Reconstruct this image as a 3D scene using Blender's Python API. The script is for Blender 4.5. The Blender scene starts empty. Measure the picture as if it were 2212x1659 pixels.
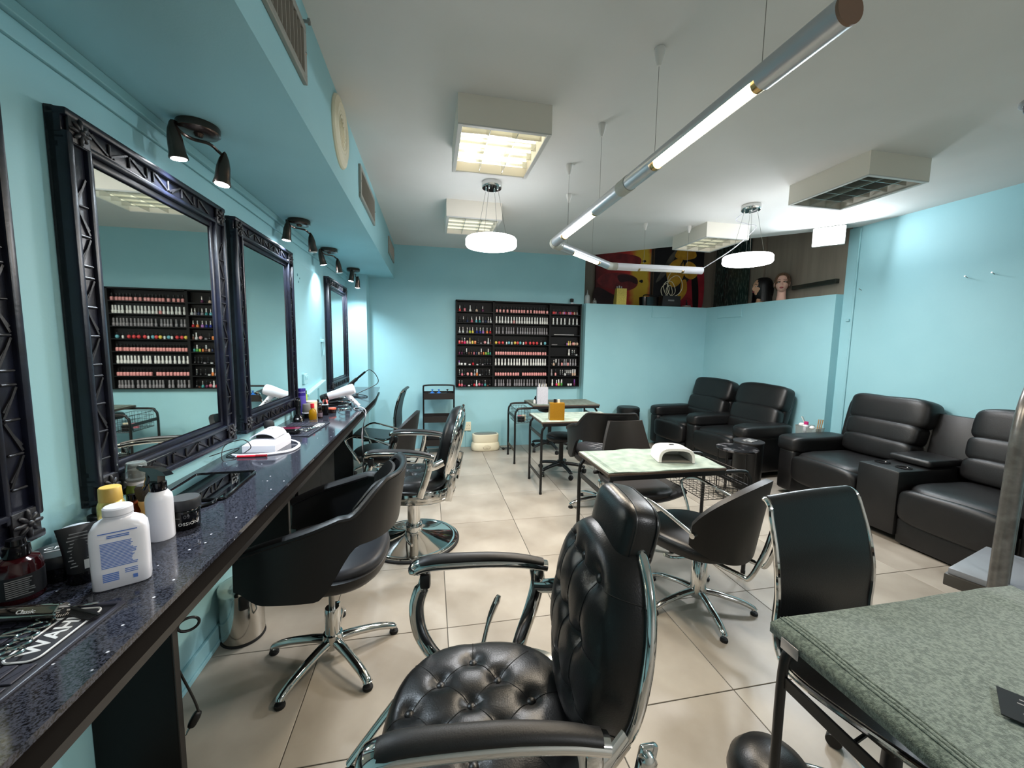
import bpy, bmesh, math, random
from mathutils import Vector, Matrix, Euler
random.seed(7)
S = bpy.context.scene
COL = S.collection
PI = math.pi

# ------------------------------------------------------------------ camera
FPX, CAMH = 861.94, 1.475
YAW, PITCH, ROLL = (math.radians(a) for a in (11.518, 5.807, 0.926))
CF = Vector((math.sin(YAW)*math.cos(PITCH), math.cos(YAW)*math.cos(PITCH), -math.sin(PITCH)))
_r = Vector((math.cos(YAW), -math.sin(YAW), 0)); _u = _r.cross(CF)
CR = math.cos(ROLL)*_r + math.sin(ROLL)*_u
CU = -math.sin(ROLL)*_r + math.cos(ROLL)*_u
CPOS = Vector((0, 0, CAMH))
cam = bpy.data.cameras.new('camera'); camo = bpy.data.objects.new('camera', cam); COL.objects.link(camo)
cam.sensor_fit = 'HORIZONTAL'; cam.sensor_width = 36.0; cam.lens = FPX/2212*36.0
cam.clip_start = 0.02; cam.clip_end = 60
camo.matrix_world = Matrix(((CR.x, CU.x, -CF.x, CPOS.x), (CR.y, CU.y, -CF.y, CPOS.y), (CR.z, CU.z, -CF.z, CPOS.z), (0, 0, 0, 1)))
S.camera = camo
def ray(px, py): return CF + CR*((px-1106)/FPX) - CU*((py-829.5)/FPX)
def onz(px, py, z): d = ray(px, py); return CPOS + d*((z-CAMH)/d.z)
def onx(px, py, x): d = ray(px, py); return CPOS + d*(x/d.x)
def ony(px, py, y): d = ray(px, py); return CPOS + d*(y/d.y)

# ------------------------------------------------------------------ view / world
S.view_settings.view_transform = 'Standard'; S.view_settings.look = 'None'
S.view_settings.gamma = 1.0; S.view_settings.use_curve_mapping = False
S.view_settings.exposure = 0.2
S.cycles.use_denoising = True
S.cycles.max_bounces = 8; S.cycles.diffuse_bounces = 5; S.cycles.glossy_bounces = 5
S.cycles.sample_clamp_indirect = 6.0
S.cycles.caustics_reflective = True; S.cycles.blur_glossy = 0.3; S.cycles.caustics_refractive = False
W = bpy.data.worlds.new('world'); S.world = W; W.use_nodes = True
W.node_tree.nodes['Background'].inputs[0].default_value = (0.5, 0.6, 0.7, 1)
W.node_tree.nodes['Background'].inputs[1].default_value = 0.2

# ------------------------------------------------------------------ materials
def lin(c):
    if isinstance(c, str): c = tuple(int(c[i:i+2], 16) for i in (0, 2, 4))
    o = []
    for v in c[:3]:
        v = v/255.0
        o.append(v/12.92 if v <= 0.04045 else ((v+0.055)/1.055)**2.4)
    return (o[0], o[1], o[2], 1.0)
MATS = {}
def mat(name, col, rough=0.5, metal=0.0, col2=None, nscale=6.0, ndetail=4.0, nlo=0.35, nhi=0.65, bump=0.0, bscale=60.0,
        emit=None, estr=0.0, trans=0.0, ior=1.45, spec=0.5, coat=0.0, sheen=0.0, alpha=1.0, stretch=None, rough2=None):
    if name in MATS: return MATS[name]
    m = bpy.data.materials.new(name); m.use_nodes = True
    nt = m.node_tree; b = nt.nodes['Principled BSDF']; I = b.inputs
    I['Base Color'].default_value = lin(col); I['Roughness'].default_value = rough; I['Metallic'].default_value = metal
    I['Specular IOR Level'].default_value = spec; I['IOR'].default_value = ior
    I['Transmission Weight'].default_value = trans; I['Coat Weight'].default_value = coat
    I['Sheen Weight'].default_value = sheen; I['Alpha'].default_value = alpha
    tc = None
    def coord(scale):
        nonlocal tc
        if tc is None:
            tc = nt.nodes.new('ShaderNodeTexCoord')
        if stretch:
            mp = nt.nodes.new('ShaderNodeMapping'); mp.inputs['Scale'].default_value = stretch
            nt.links.new(tc.outputs['Object'], mp.inputs['Vector']); return mp.outputs[0]
        return tc.outputs['Object']
    if col2 is not None or rough2 is not None:
        n = nt.nodes.new('ShaderNodeTexNoise'); n.inputs['Scale'].default_value = nscale; n.inputs['Detail'].default_value = ndetail
        nt.links.new(coord(nscale), n.inputs['Vector'])
        if col2 is not None:
            r = nt.nodes.new('ShaderNodeValToRGB'); r.color_ramp.elements[0].position = nlo; r.color_ramp.elements[1].position = nhi
            r.color_ramp.elements[0].color = lin(col); r.color_ramp.elements[1].color = lin(col2)
            nt.links.new(n.outputs['Fac'], r.inputs['Fac']); nt.links.new(r.outputs['Color'], I['Base Color'])
        if rough2 is not None:
            mr = nt.nodes.new('ShaderNodeMapRange'); mr.inputs[1].default_value = 0.3; mr.inputs[2].default_value = 0.7
            mr.inputs[3].default_value = rough; mr.inputs[4].default_value = rough2
            nt.links.new(n.outputs['Fac'], mr.inputs[0]); nt.links.new(mr.outputs[0], I['Roughness'])
    if bump:
        n2 = nt.nodes.new('ShaderNodeTexNoise'); n2.inputs['Scale'].default_value = bscale; n2.inputs['Detail'].default_value = 3
        nt.links.new(coord(bscale), n2.inputs['Vector'])
        bp = nt.nodes.new('ShaderNodeBump'); bp.inputs['Strength'].default_value = bump; bp.inputs['Distance'].default_value = 0.002
        nt.links.new(n2.outputs['Fac'], bp.inputs['Height']); nt.links.new(bp.outputs['Normal'], I['Normal'])
    if emit is not None:
        I['Emission Color'].default_value = lin(emit); I['Emission Strength'].default_value = estr
    MATS[name] = m
    return m

PAINT = mat('aqua_wall_paint', (144, 191, 199), 0.55, col2=(151, 197, 204), nscale=1.5, bump=0.12, bscale=140)
CEILP = mat('ceiling_paint', (206, 206, 203), 0.8, col2=(213, 213, 210), nscale=1.2, bump=0.15, bscale=40)
GROUT = mat('dark_grout', (70, 66, 60), 0.9)
TILE = mat('beige_stone_tile', (137, 128, 116), 0.33, col2=(171, 163, 151), nscale=2.4, ndetail=7, nlo=0.3, nhi=0.72, rough2=0.42, bump=0.03, bscale=30)
GREYPANEL = mat('brown_grey_panel', (126, 116, 104), 0.45, col2=(138, 128, 115), nscale=2, stretch=(6, 6, 0.6))
BLACKWOOD = mat('black_laminate', (9, 9, 10), 0.5, spec=0.22)
BLACKGLOSS = mat('black_gloss', (9, 9, 11), 0.12)
FRAMEBLUE = mat('blue_black_frame_paint', (20, 23, 38), 0.34, col2=(12, 13, 22), nscale=14, bump=0.2, bscale=90)
CARVED = mat('carved_black_wood', (18, 17, 20), 0.42, col2=(34, 32, 36), nscale=30, bump=0.35, bscale=120)
MIRROR = mat('mirror_silver', (232, 238, 234), 0.015, metal=1.0)
CHROME = mat('chrome', (216, 216, 214), 0.07, metal=1.0)
STEEL = mat('brushed_steel', (150, 148, 144), 0.28, metal=1.0)
ALU = mat('aluminium_tube', (186, 189, 193), 0.36, metal=0.65)
GREYTUBE = mat('scuffed_grey_enamel', (112, 111, 108), 0.3, col2=(88, 86, 83), nscale=22, metal=0.5)
LEATHER = mat('black_leather', (11, 11, 12), 0.34, col2=(16, 15, 15), nscale=9, bump=0.22, bscale=260)
LEATHERB = mat('black_leather_soft', (13, 13, 14), 0.42, col2=(19, 18, 18), nscale=5, bump=0.3, bscale=190)
LEATHERM = mat('matte_black_vinyl', (13, 12, 12), 0.5, bump=0.15, bscale=300)
SHELLBLK = mat('satin_black_shell', (14, 14, 16), 0.42, bump=0.06, bscale=400)
SHELLBRN = mat('dark_brown_shell', (34, 30, 28), 0.5, bump=0.08, bscale=300)
STITCH = mat('grey_stitching', (150, 150, 152), 0.7)
DKSTITCH = mat('dark_seam', (6, 6, 6), 0.8)
BLKPLASTIC = mat('black_plastic', (18, 18, 19), 0.4)
RUBBER = mat('black_rubber', (12, 12, 12), 0.7)
BLKMETAL = mat('black_painted_tube', (15, 15, 16), 0.38)
WHITEP = mat('white_plastic', (226, 225, 232), 0.28)
WHITEM = mat('white_matte_plastic', (222, 220, 216), 0.5)
CREAM = mat('cream_plastic', (222, 213, 186), 0.38)
TRAYCREAM = mat('cream_enamelled_steel', (226, 220, 208), 0.5)
BRONZE = mat('bronzed_metal', (88, 76, 70), 0.25, metal=0.9)
GOLD = mat('gold_metallic', (205, 165, 90), 0.3, metal=0.8)

# ------------------------------------------------------------------ mesh helpers
class MB:
    """collects geometry of ONE mesh"""
    def __init__(s): s.v = []; s.f = []; s.mi = []; s.cur = 0
    def add(s, vs, fs, T=None):
        o = len(s.v)
        for p in vs:
            p = Vector(p)
            s.v.append(T @ p if T is not None else p)
        for f in fs: s.f.append(tuple(i+o for i in f)); s.mi.append(s.cur)
        return s
    def box(s, c, d, rot=None, bev=0.0, seg=2, T=None):
        bm = bmesh.new(); bmesh.ops.create_cube(bm, size=1.0)
        for v in bm.verts: v.co = Vector((v.co.x*d[0], v.co.y*d[1], v.co.z*d[2]))
        if bev > 0:
            bmesh.ops.bevel(bm, geom=list(bm.edges), offset=min(bev, min(d)*0.49), segments=seg, profile=0.5, affect='EDGES')
        M = Matrix.Translation(c) @ (Euler(rot).to_matrix().to_4x4() if rot else Matrix())
        if T is not None: M = T @ M
        bm.verts.index_update()
        s.add([v.co for v in bm.verts], [[v.index for v in f.verts] for f in bm.faces], M); bm.free(); return s
    def bar(s, a, b, w, h=None, bev=0.0, up=(0, 0, 1)):
        a = Vector(a); b = Vector(b); h = w if h is None else h
        z = (b-a); L = z.length; z.normalize(); u = Vector(up)
        if abs(z.dot(u)) > 0.99: u = Vector((1, 0, 0))
        x = u.cross(z).normalized(); y = z.cross(x)
        M = Matrix(((x.x, y.x, z.x, (a.x+b.x)/2), (x.y, y.y, z.y, (a.y+b.y)/2), (x.z, y.z, z.z, (a.z+b.z)/2), (0, 0, 0, 1)))
        return s.box((0, 0, 0), (w, h, L), bev=bev, T=M)
    def lathe(s, prof, seg=24, T=None, a0=0.0, a1=2*PI):
        full = abs(a1-a0-2*PI) < 1e-6; n = seg if full else seg+1
        vs = []; fs = []
        for r, z in prof:
            for k in range(n):
                a = a0+(a1-a0)*k/seg; vs.append((r*math.cos(a), r*math.sin(a), z))
        for i in range(len(prof)-1):
            for k in range(seg):
                k2 = (k+1) % n
                fs.append((i*n+k, i*n+k2, (i+1)*n+k2, (i+1)*n+k))
        if full:
            if prof[0][0] > 1e-6: fs.append(tuple(range(n-1, -1, -1)))
            if prof[-1][0] > 1e-6: fs.append(tuple((len(prof)-1)*n+k for k in range(n)))
        return s.add(vs, fs, T)
    def cyl(s, a, b, r, seg=16, r2=None):
        return s.tube([a, b], [r, r if r2 is None else r2], seg)
    def tube(s, pts, r, seg=10, closed=False, flat=1.0, up=None, caps=True):
        pts = [Vector(p) for p in pts]; n = len(pts)
        rs = r if isinstance(r, (list, tuple)) else [r]*n
        tg = []
        for i in range(n):
            a = pts[i-1] if (i > 0 or closed) else pts[i]; b = pts[(i+1) % n] if (i < n-1 or closed) else pts[i]
            t = (b-a); tg.append(t.normalized() if t.length > 1e-9 else Vector((0, 0, 1)))
        u = Vector(up) if up else Vector((0, 0, 1))
        if abs(tg[0].dot(u)) > 0.95: u = Vector((1, 0, 0))
        nx = (u - tg[0]*u.dot(tg[0])).normalized()
        vs = []; fs = []
        for i in range(n):
            if i > 0:
                nx = nx - tg[i]*nx.dot(tg[i])
                if nx.length < 1e-6: nx = tg[i].orthogonal()
                nx.normalize()
            ny = tg[i].cross(nx)
            for k in range(seg):
                a = 2*PI*k/seg
                vs.append(pts[i] + nx*(math.cos(a)*rs[i]*flat) + ny*(math.sin(a)*rs[i]))
        m = n if closed else n-1
        for i in range(m):
            j = (i+1) % n
            for k in range(seg):
                k2 = (k+1) % seg; fs.append((i*seg+k, i*seg+k2, j*seg+k2, j*seg+k))
        if not closed and caps:
            fs.append(tuple(range(seg-1, -1, -1))); fs.append(tuple((n-1)*seg+k for k in range(seg)))
        return s.add(vs, fs)
    def loft(s, rings, cap=True, T=None, closed=True):
        n = len(rings[0]); vs = [p for r in rings for p in r]; fs = []
        for i in range(len(rings)-1):
            for k in range(n if closed else n-1):
                k2 = (k+1) % n; fs.append((i*n+k, i*n+k2, (i+1)*n+k2, (i+1)*n+k))
        if cap and closed:
            fs.append(tuple(range(n-1, -1, -1))); fs.append(tuple((len(rings)-1)*n+k for k in range(n)))
        return s.add(vs, fs, T)
    def puff(s, c, d, e1=0.45, e2=0.45, nu=20, nv=12, T=None, fn=None, rot=None):
        """super-ellipsoid cushion of full size d"""
        def sp(w, e): return math.copysign(abs(w)**e, w)
        vs = []; fs = []
        for j in range(nv+1):
            ph = -PI/2+PI*j/nv
            for i in range(nu):
                th = 2*PI*i/nu
                p = Vector((d[0]/2*sp(math.cos(ph), e1)*sp(math.cos(th), e2), d[1]/2*sp(math.cos(ph), e1)*sp(math.sin(th), e2), d[2]/2*sp(math.sin(ph), e1)))
                if fn: p = Vector(fn(p))
                vs.append(p)
        for j in range(nv):
            for i in range(nu):
                i2 = (i+1) % nu; fs.append((j*nu+i, j*nu+i2, (j+1)*nu+i2, (j+1)*nu+i))
        M = Matrix.Translation(c) @ (Euler(rot).to_matrix().to_4x4() if rot else Matrix())
        if T is not None: M = T @ M
        return s.add(vs, fs, M)
    def prism(s, poly, z0, z1, T=None):
        n = len(poly); vs = [(p[0], p[1], z0) for p in poly]+[(p[0], p[1], z1) for p in poly]
        fs = [tuple(range(n-1, -1, -1)), tuple(range(n, 2*n))]+[(i, (i+1) % n, n+(i+1) % n, n+i) for i in range(n)]
        return s.add(vs, fs, T)
    def sheet(s, fn, nu, nv, th, T=None):
        """thick parametric surface fn(u,v)->Vector, u,v in 0..1"""
        g = [[Vector(fn(i/nu, j/nv)) for i in range(nu+1)] for j in range(nv+1)]
        vs = []; N = (nu+1)*(nv+1)
        nr = []
        for j in range(nv+1):
            for i in range(nu+1):
                du = g[j][min(i+1, nu)]-g[j][max(i-1, 0)]; dv = g[min(j+1, nv)][i]-g[max(j-1, 0)][i]
                c = du.cross(dv); nr.append(c.normalized() if c.length > 1e-12 else Vector((0, 0, 1))); vs.append(g[j][i])
        vs2 = [vs[k]-nr[k]*th for k in range(N)]
        fs = []
        q = lambda i, j: j*(nu+1)+i
        for j in range(nv):
            for i in range(nu):
                fs.append((q(i, j), q(i+1, j), q(i+1, j+1), q(i, j+1)))
                fs.append((N+q(i, j), N+q(i, j+1), N+q(i+1, j+1), N+q(i+1, j)))
        for i in range(nu):
            fs.append((q(i, 0), N+q(i, 0), N+q(i+1, 0), q(i+1, 0))); fs.append((q(i, nv), q(i+1, nv), N+q(i+1, nv), N+q(i, nv)))
        for j in range(nv):
            fs.append((q(0, j), q(0, j+1), N+q(0, j+1), N+q(0, j))); fs.append((q(nu, j), N+q(nu, j), N+q(nu, j+1), q(nu, j+1)))
        return s.add(vs+vs2, fs, T)
    def mesh(s, name, mats, smooth=True, ang=40):
        me = bpy.data.meshes.new(name); me.from_pydata([tuple(v) for v in s.v], [], s.f); 
        for m in (mats if isinstance(mats, (list, tuple)) else [mats]): me.materials.append(m)
        if any(s.mi): me.polygons.foreach_set('material_index', s.mi)
        if smooth:
            me.polygons.foreach_set('use_smooth', [True]*len(me.polygons)); me.set_sharp_from_angle(angle=math.radians(ang))
        me.update(); return me
def cr(pts, n=6, closed=False):
    """Catmull-Rom through the points"""
    P = [Vector(p) for p in pts]; out = []; N = len(P)
    for i in range(N if closed else N-1):
        p0 = P[i-1] if (i > 0 or closed) else P[0]*2-P[1]; p1 = P[i]; p2 = P[(i+1) % N]
        p3 = P[(i+2) % N] if (i+2 < N or closed) else P[-1]*2-P[-2]
        for k in range(n):
            t = k/n
            out.append(0.5*((2*p1)+(p2-p0)*t+(2*p0-5*p1+4*p2-p3)*t*t+(3*p1-p0-3*p2+p3)*t**3))
    if not closed: out.append(P[-1])
    return out
def link(name, me, parent=None):
    o = bpy.data.objects.new(name, me); COL.objects.link(o)
    if parent is not None: o.parent = parent
    return o
def part(name, mb, mats, parent=None, smooth=True, ang=40):
    return link(name, mb.mesh(name, mats, smooth, ang), parent)
def tag(o, label=None, cat=None, group=None, kind=None):
    if label: o['label'] = label
    if cat: o['category'] = cat
    if group: o['group'] = group
    if kind: o['kind'] = kind
    return o
def thing(name, label, cat, loc=(0, 0, 0), rz=0.0, group=None):
    o = bpy.data.objects.new(name, None); COL.objects.link(o); o.empty_display_size = 0.05
    o.location = loc; o.rotation_euler = (0, 0, rz); return tag(o, label, cat, group)
def struct(name, mb, m, parent=None, label=None, smooth=False):
    o = part(name, mb, m, parent, smooth)
    if parent is None: o['kind'] = 'structure'
    if label: o['label'] = label
    return o
def dup(root, loc=None, rz=None, label=None, group=None):
    def cp(o, par):
        c = o.copy(); COL.objects.link(c); c.parent = par
        for ch in list(o.children): cp(ch, c)
        return c
    r = cp(root, root.parent)
    if loc is not None: r.location = loc
    if rz is not None: r.rotation_euler = (0, 0, rz)
    if label: r['label'] = label
    if group: r['group'] = group
    return r
def text(body, size, m, parent, T, name='lettering', ext=0.0004, align='CENTER', sx=1.0, bold=0.0):
    cu = bpy.data.curves.new(name, 'FONT'); cu.body = body; cu.size = size; cu.extrude = ext; cu.align_x = align; cu.align_y = 'CENTER'
    cu.offset = bold; cu.resolution_u = 2
    t = bpy.data.objects.new('tmp', cu); COL.objects.link(t)
    me = bpy.data.meshes.new_from_object(t.evaluated_get(bpy.context.evaluated_depsgraph_get()))
    bpy.data.objects.remove(t); bpy.data.curves.remove(cu)
    for v in me.vertices: v.co = T @ Vector((v.co.x*sx, v.co.y, v.co.z))
    me.materials.clear(); me.materials.append(m)
    return link(name, me, parent)
def frame(o, x, y):
    """matrix with origin o, x axis and y axis given"""
    x = Vector(x).normalized(); y = Vector(y); z = x.cross(y).normalized(); y = z.cross(x)
    return Matrix(((x.x, y.x, z.x, o[0]), (x.y, y.y, z.y, o[1]), (x.z, y.z, z.z, o[2]), (0, 0, 0, 1)))
def RX(a): return Matrix.Rotation(a, 4, 'X')
def RY(a): return Matrix.Rotation(a, 4, 'Y')
def RZ(a): return Matrix.Rotation(a, 4, 'Z')
def TR(*p): return Matrix.Translation(p)
def lamp(name, kind, parent, loc, energy, col, rot=(0, 0, 0), size=0.1, size_y=None, shape=None, spot=None, blend=0.5):
    l = bpy.data.lights.new(name, kind); l.energy = energy; l.color = col
    if kind == 'AREA':
        l.size = size
        if shape: l.shape = shape
        if size_y: l.size_y = size_y
    elif kind == 'SPOT': l.spot_size = spot; l.spot_blend = blend; l.shadow_soft_size = size
    else: l.shadow_soft_size = size
    o = link(name, l, parent); o.location = loc; o.rotation_euler = rot; return o
# ================================================================== the room
XL, XR, YB, YF, ZC = -1.03, 4.38, 5.58, -2.3, 2.74
XS, ZS = -0.468, 2.30                                    # soffit face and underside
floor = struct('floor', MB().box(((XL+XR)/2, (YF+YB)/2, -0.053), (XR-XL+0.3, YB-YF+0.3, 0.1)), GROUT)
# stone tiles, one object each, laid on a 0.6 m grid
tmesh = {}
xs = [XL]+[0.077+0.6*k for k in range(-1, 8) if XL < 0.077+0.6*k < XR]+[XR]
ys = [YF]+[1.358+0.6*k for k in range(-6, 8) if YF < 1.358+0.6*k < YB]+[YB]
for i in range(len(xs)-1):
    for j in range(len(ys)-1):
        w = xs[i+1]-xs[i]-0.004; h = ys[j+1]-ys[j]-0.004; key = (round(w, 3), round(h, 3))
        if key not in tmesh: tmesh[key] = MB().box((0, 0, 0), (w, h, 0.012), bev=0.0012, seg=1).mesh('tile', TILE, False)
        t = link('tile', tmesh[key], floor); t.location = ((xs[i]+xs[i+1])/2, (ys[j]+ys[j+1])/2, -0.006)
struct('wall_left', MB().box((XL-0.075, (YF+YB)/2, ZC/2), (0.15, YB-YF+0.3, ZC)), PAINT)
struct('wall_front', MB().box(((XL+XR)/2, YF-0.075, ZC/2), (XR-XL, 0.15, ZC)), mat('off_white_paint', (176, 174, 168), 0.7))
struct('wall_right', MB().box((XR+0.2, (YF+3.47)/2, 1.85), (0.4, 3.47-YF, 3.7)), PAINT)
struct('wall_back', MB().box(((XL+2.19)/2, YB+0.21, 1.4), (2.19-XL, 0.42, 2.8)), PAINT)
# ceiling with its oblique far edge over the boxed-in stair
cp = [(XL, YF), (XR, YF), (XR, 3.50), (4.34, 3.54), (2.19, 5.53), (2.19, 5.66), (XL, 5.66)]
struct('ceiling', MB().prism(cp, ZC, ZC+0.12), CEILP)
# half-height boxing below the high recess
struct('wall_boxing_back', MB().prism([(2.165, 5.44), (4.11, 5.44), (4.11, 6.1), (2.165, 6.1)], 0, 2.06), PAINT)
struct('wall_boxing_right', MB().prism([(4.11, 5.44), (4.285, 3.60), (4.9, 3.60), (4.9, 6.1), (4.11, 6.1)], 0, 2.06), PAINT)
struct('wall_recess_back', MB().box((3.6, 6.07, 2.9), (3.0, 0.1, 1.68)), GREYPANEL)
rp = [(4.62, 6.02), (4.42, 3.60), (4.80, 3.60), (4.80, 6.02)]
struct('wall_recess_right', MB().prism(rp, 2.06, 3.7), GREYPANEL)
struct('wall_recess_left', MB().box((2.18, 5.80, 3.2), (0.04, 0.44, 1.0)), GREYPANEL)
struct('wall_recess_end', MB().box((4.62, 3.56, 2.9), (0.40, 0.08, 1.68)), PAINT)
struct('ceiling_recess', MB().box((3.4, 4.8, 3.72), (3.0, 2.8, 0.06)), CEILP)
# soffit over the mirrors, pier in the far corner
struct('trim_soffit', MB().box(((XL+XS)/2, (YF+YB)/2, (ZS+ZC)/2), (XS-XL, YB-YF, ZC-ZS)), PAINT)
struct('trim_pier', MB().box(((XL-0.79)/2, (5.35+YB)/2, ZS/2), (-0.79-XL, YB-5.35, ZS)), PAINT)
cv = MB(); cv.box((XL+0.014, (YF+5.35)/2, ZS-0.018), (0.028, 5.35-YF, 0.036), bev=0.004); cv.box((XL+0.006, (YF+5.35)/2, ZS-0.062), (0.012, 5.35-YF, 0.05), bev=0.003)
struct('trim_conduit', cv, PAINT)
bb = MB(); bb.box((XL+0.008, (YF+5.35)/2, 0.045), (0.016, 5.35-YF, 0.09), bev=0.004); bb.box((XL+0.012, (YF+5.35)/2, 0.012), (0.024, 5.35-YF, 0.024), bev=0.004)
struct('baseboard_left', bb, PAINT)
pp = MB(); pp.box((4.405, 3.535, 1.37), (0.05, 0.13, 2.74), bev=0.004); pp.cyl((4.372, 3.478, 0), (4.372, 3.478, 2.72), 0.009, 8)
pp.box((4.375, 3.52, 1.78), (0.03, 0.035, 0.03), bev=0.006)
struct('trim_corner_pipe', pp, PAINT)
# painted-over access covers on the boxing
struct('trim_cover', MB().box((3.36, 5.434, 1.97), (0.33, 0.012, 0.16), bev=0.003), PAINT)
struct('trim_cover_side', MB().box((4.145, 5.0, 1.97), (0.012, 0.42, 0.16), rot=(0, 0, 0.095), bev=0.003), PAINT)
# nails left in the right wall
for (px, py) in ((2090, 600), (2148, 592), (1861, 627)):
    p = onx(px, py, XR)
    nl = part('wall_nail', MB().cyl((XR, p.y, p.z), (XR-0.03, p.y, p.z+0.012), 0.003, 6).lathe([(0.006, 0), (0.006, 0.002)], 8, TR(XR-0.03, p.y, p.z+0.012) @ RY(-PI/2)), STEEL)
    tag(nl, 'thin bare nail sticking out of the blue right wall', 'nail', 'nails left in the right wall')
# ================================================================== lamps of the room
COOL = (0.86, 0.94, 1.0); WARM = (1.0, 0.86, 0.68); NEUT = (1.0, 0.97, 0.92)
K = 1.35
# --- recessed-style louvre trays hung under the ceiling
def louvre_tray(x0, y0, label, lit):
    w, d, h = 0.50, 0.595, 0.145
    t = thing('ceiling_light_tray', label, 'ceiling light', (x0+w/2, y0+d/2, ZC), 0, 'square louvre ceiling lights')
    m = MB()
    for sx in (-1, 1): m.box((sx*(w/2-0.004), 0, -h/2), (0.008, d, h))
    for sy in (-1, 1): m.box((0, sy*(d/2-0.004), -h/2), (w-0.016, 0.008, h))
    m.box((0, 0, -0.004), (w-0.016, d-0.016, 0.008))
    part('housing', m, TRAYCREAM, t, False)
    m = MB()
    for sx in (-1, 1): m.box((sx*(w/2-0.012), 0, -h-0.003), (0.024, d, 0.008), bev=0.002)
    for sy in (-1, 1): m.box((0, sy*(d/2-0.012), -h-0.003), (w-0.048, 0.024, 0.008), bev=0.002)
    part('rim', m, mat('tray_rim', (196, 196, 192), 0.35), t, False)
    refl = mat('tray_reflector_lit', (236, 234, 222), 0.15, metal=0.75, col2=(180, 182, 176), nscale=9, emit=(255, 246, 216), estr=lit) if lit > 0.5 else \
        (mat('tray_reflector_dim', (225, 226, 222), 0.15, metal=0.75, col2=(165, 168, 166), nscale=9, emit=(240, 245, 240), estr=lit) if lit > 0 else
         mat('tray_reflector_off', (120, 126, 126), 0.2, metal=0.8, col2=(60, 66, 68), nscale=7))
    part('reflector', MB().box((0, 0, -h*0.45), (w-0.02, d-0.02, 0.004)), refl, t, False)
    blade = mat('louvre_blade', (205, 206, 200), 0.12, metal=0.9)
    for k in (-1, 1): part('louvre_blade', MB().box((k*(w-0.05)/6, 0, -h*0.74), (0.004, d-0.05, h*0.5)), blade, t, False)
    for k in range(4): part('louvre_blade', MB().box((0, -d/2+(k+1)*d/5, -h*0.70), (w-0.05, 0.004, h*0.40)), blade, t, False)
    if lit > 0:
        tubem = mat('fluorescent_tube_lit' if lit > 0.5 else 'fluorescent_tube_dim', (250, 250, 240), 0.4, emit=(255, 247, 222), estr=5.0 if lit > 0.5 else 1.6)
        for k in (-1.5, -0.5, 0.5, 1.5): part('lamp_tube', MB().cyl((-w*0.44, k*d/5, -h*0.58), (w*0.44, k*d/5, -h*0.58), 0.008, 8), tubem, t)
    return t
louvre_tray(0.14, 2.18, 'lit square louvre ceiling light nearest the soffit vents, above the barber chairs', 0.6)
louvre_tray(0.14, 3.72, 'square louvre ceiling light behind the round pendant, over the aisle to the polish rack', 0.45)
louvre_tray(2.76, 2.18, 'unlit dark square louvre ceiling light above the black loveseat', 0.0)
louvre_tray(2.76, 3.73, 'square louvre ceiling light beside the round pendant with the white cable', 0.45)
# --- round pendants
def pendant(x, y, z, label):
    t = thing('pendant_lamp', label, 'pendant lamp', (x, y, ZC))
    part('canopy', MB().lathe([(0.0, 0), (0.078, 0), (0.08, -0.004), (0.08, -0.042), (0.076, -0.048), (0, -0.048)], 32), CHROME, t)
    zz = z-ZC
    for k in range(4):
        a = PI/4+k*PI/2+0.2
        part('wire', MB().cyl((0.05*math.cos(a), 0.05*math.sin(a), -0.046), (0.13*math.cos(a), 0.13*math.sin(a), zz+0.04), 0.0015, 6), STEEL, t)
        part('gland', MB().lathe([(0.007, 0), (0.007, -0.014), (0.003, -0.018)], 10, TR(0.05*math.cos(a), 0.05*math.sin(a), -0.048)), CHROME, t)
    em = mat('pendant_diffuser', (250, 250, 252), 0.3, emit=(250, 250, 252), estr=18.0)
    part('shade', MB().lathe([(0, 0.036), (0.17, 0.036), (0.196, 0.032), (0.204, 0.02), (0.204, -0.022), (0.196, -0.034), (0.17, -0.04), (0.0, -0.043)], 48, TR(0, 0, zz)), em, t)
    part('shade_rim', MB().lathe([(0.150, 0.037), (0.165, 0.037), (0.165, 0.041), (0.150, 0.041)], 40, TR(0, 0, zz)), CHROME, t)
    lamp('pendant_glow', 'AREA', t, (0, 0, zz-0.0435), 25*K, (0.97, 0.98, 1.0), size=0.38, shape='DISK')
    lamp('pendant_up_glow', 'AREA', t, (0, 0, zz+0.0365), 12*K, (0.97, 0.98, 1.0), rot=(PI, 0, 0), size=0.28, shape='DISK')
    return t
pendant(0.478, 3.27, 2.275, 'round white disc pendant lit over the aisle, in front of a square louvre light')
pendant(2.813, 3.218, 2.262, 'round white disc pendant lit beside the end of the bent tube light')
pendant(1.7, -0.9, 2.27, 'round white disc pendant added behind the camera as fill light')  # extra pendant added behind the camera to fill the room with light
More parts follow.
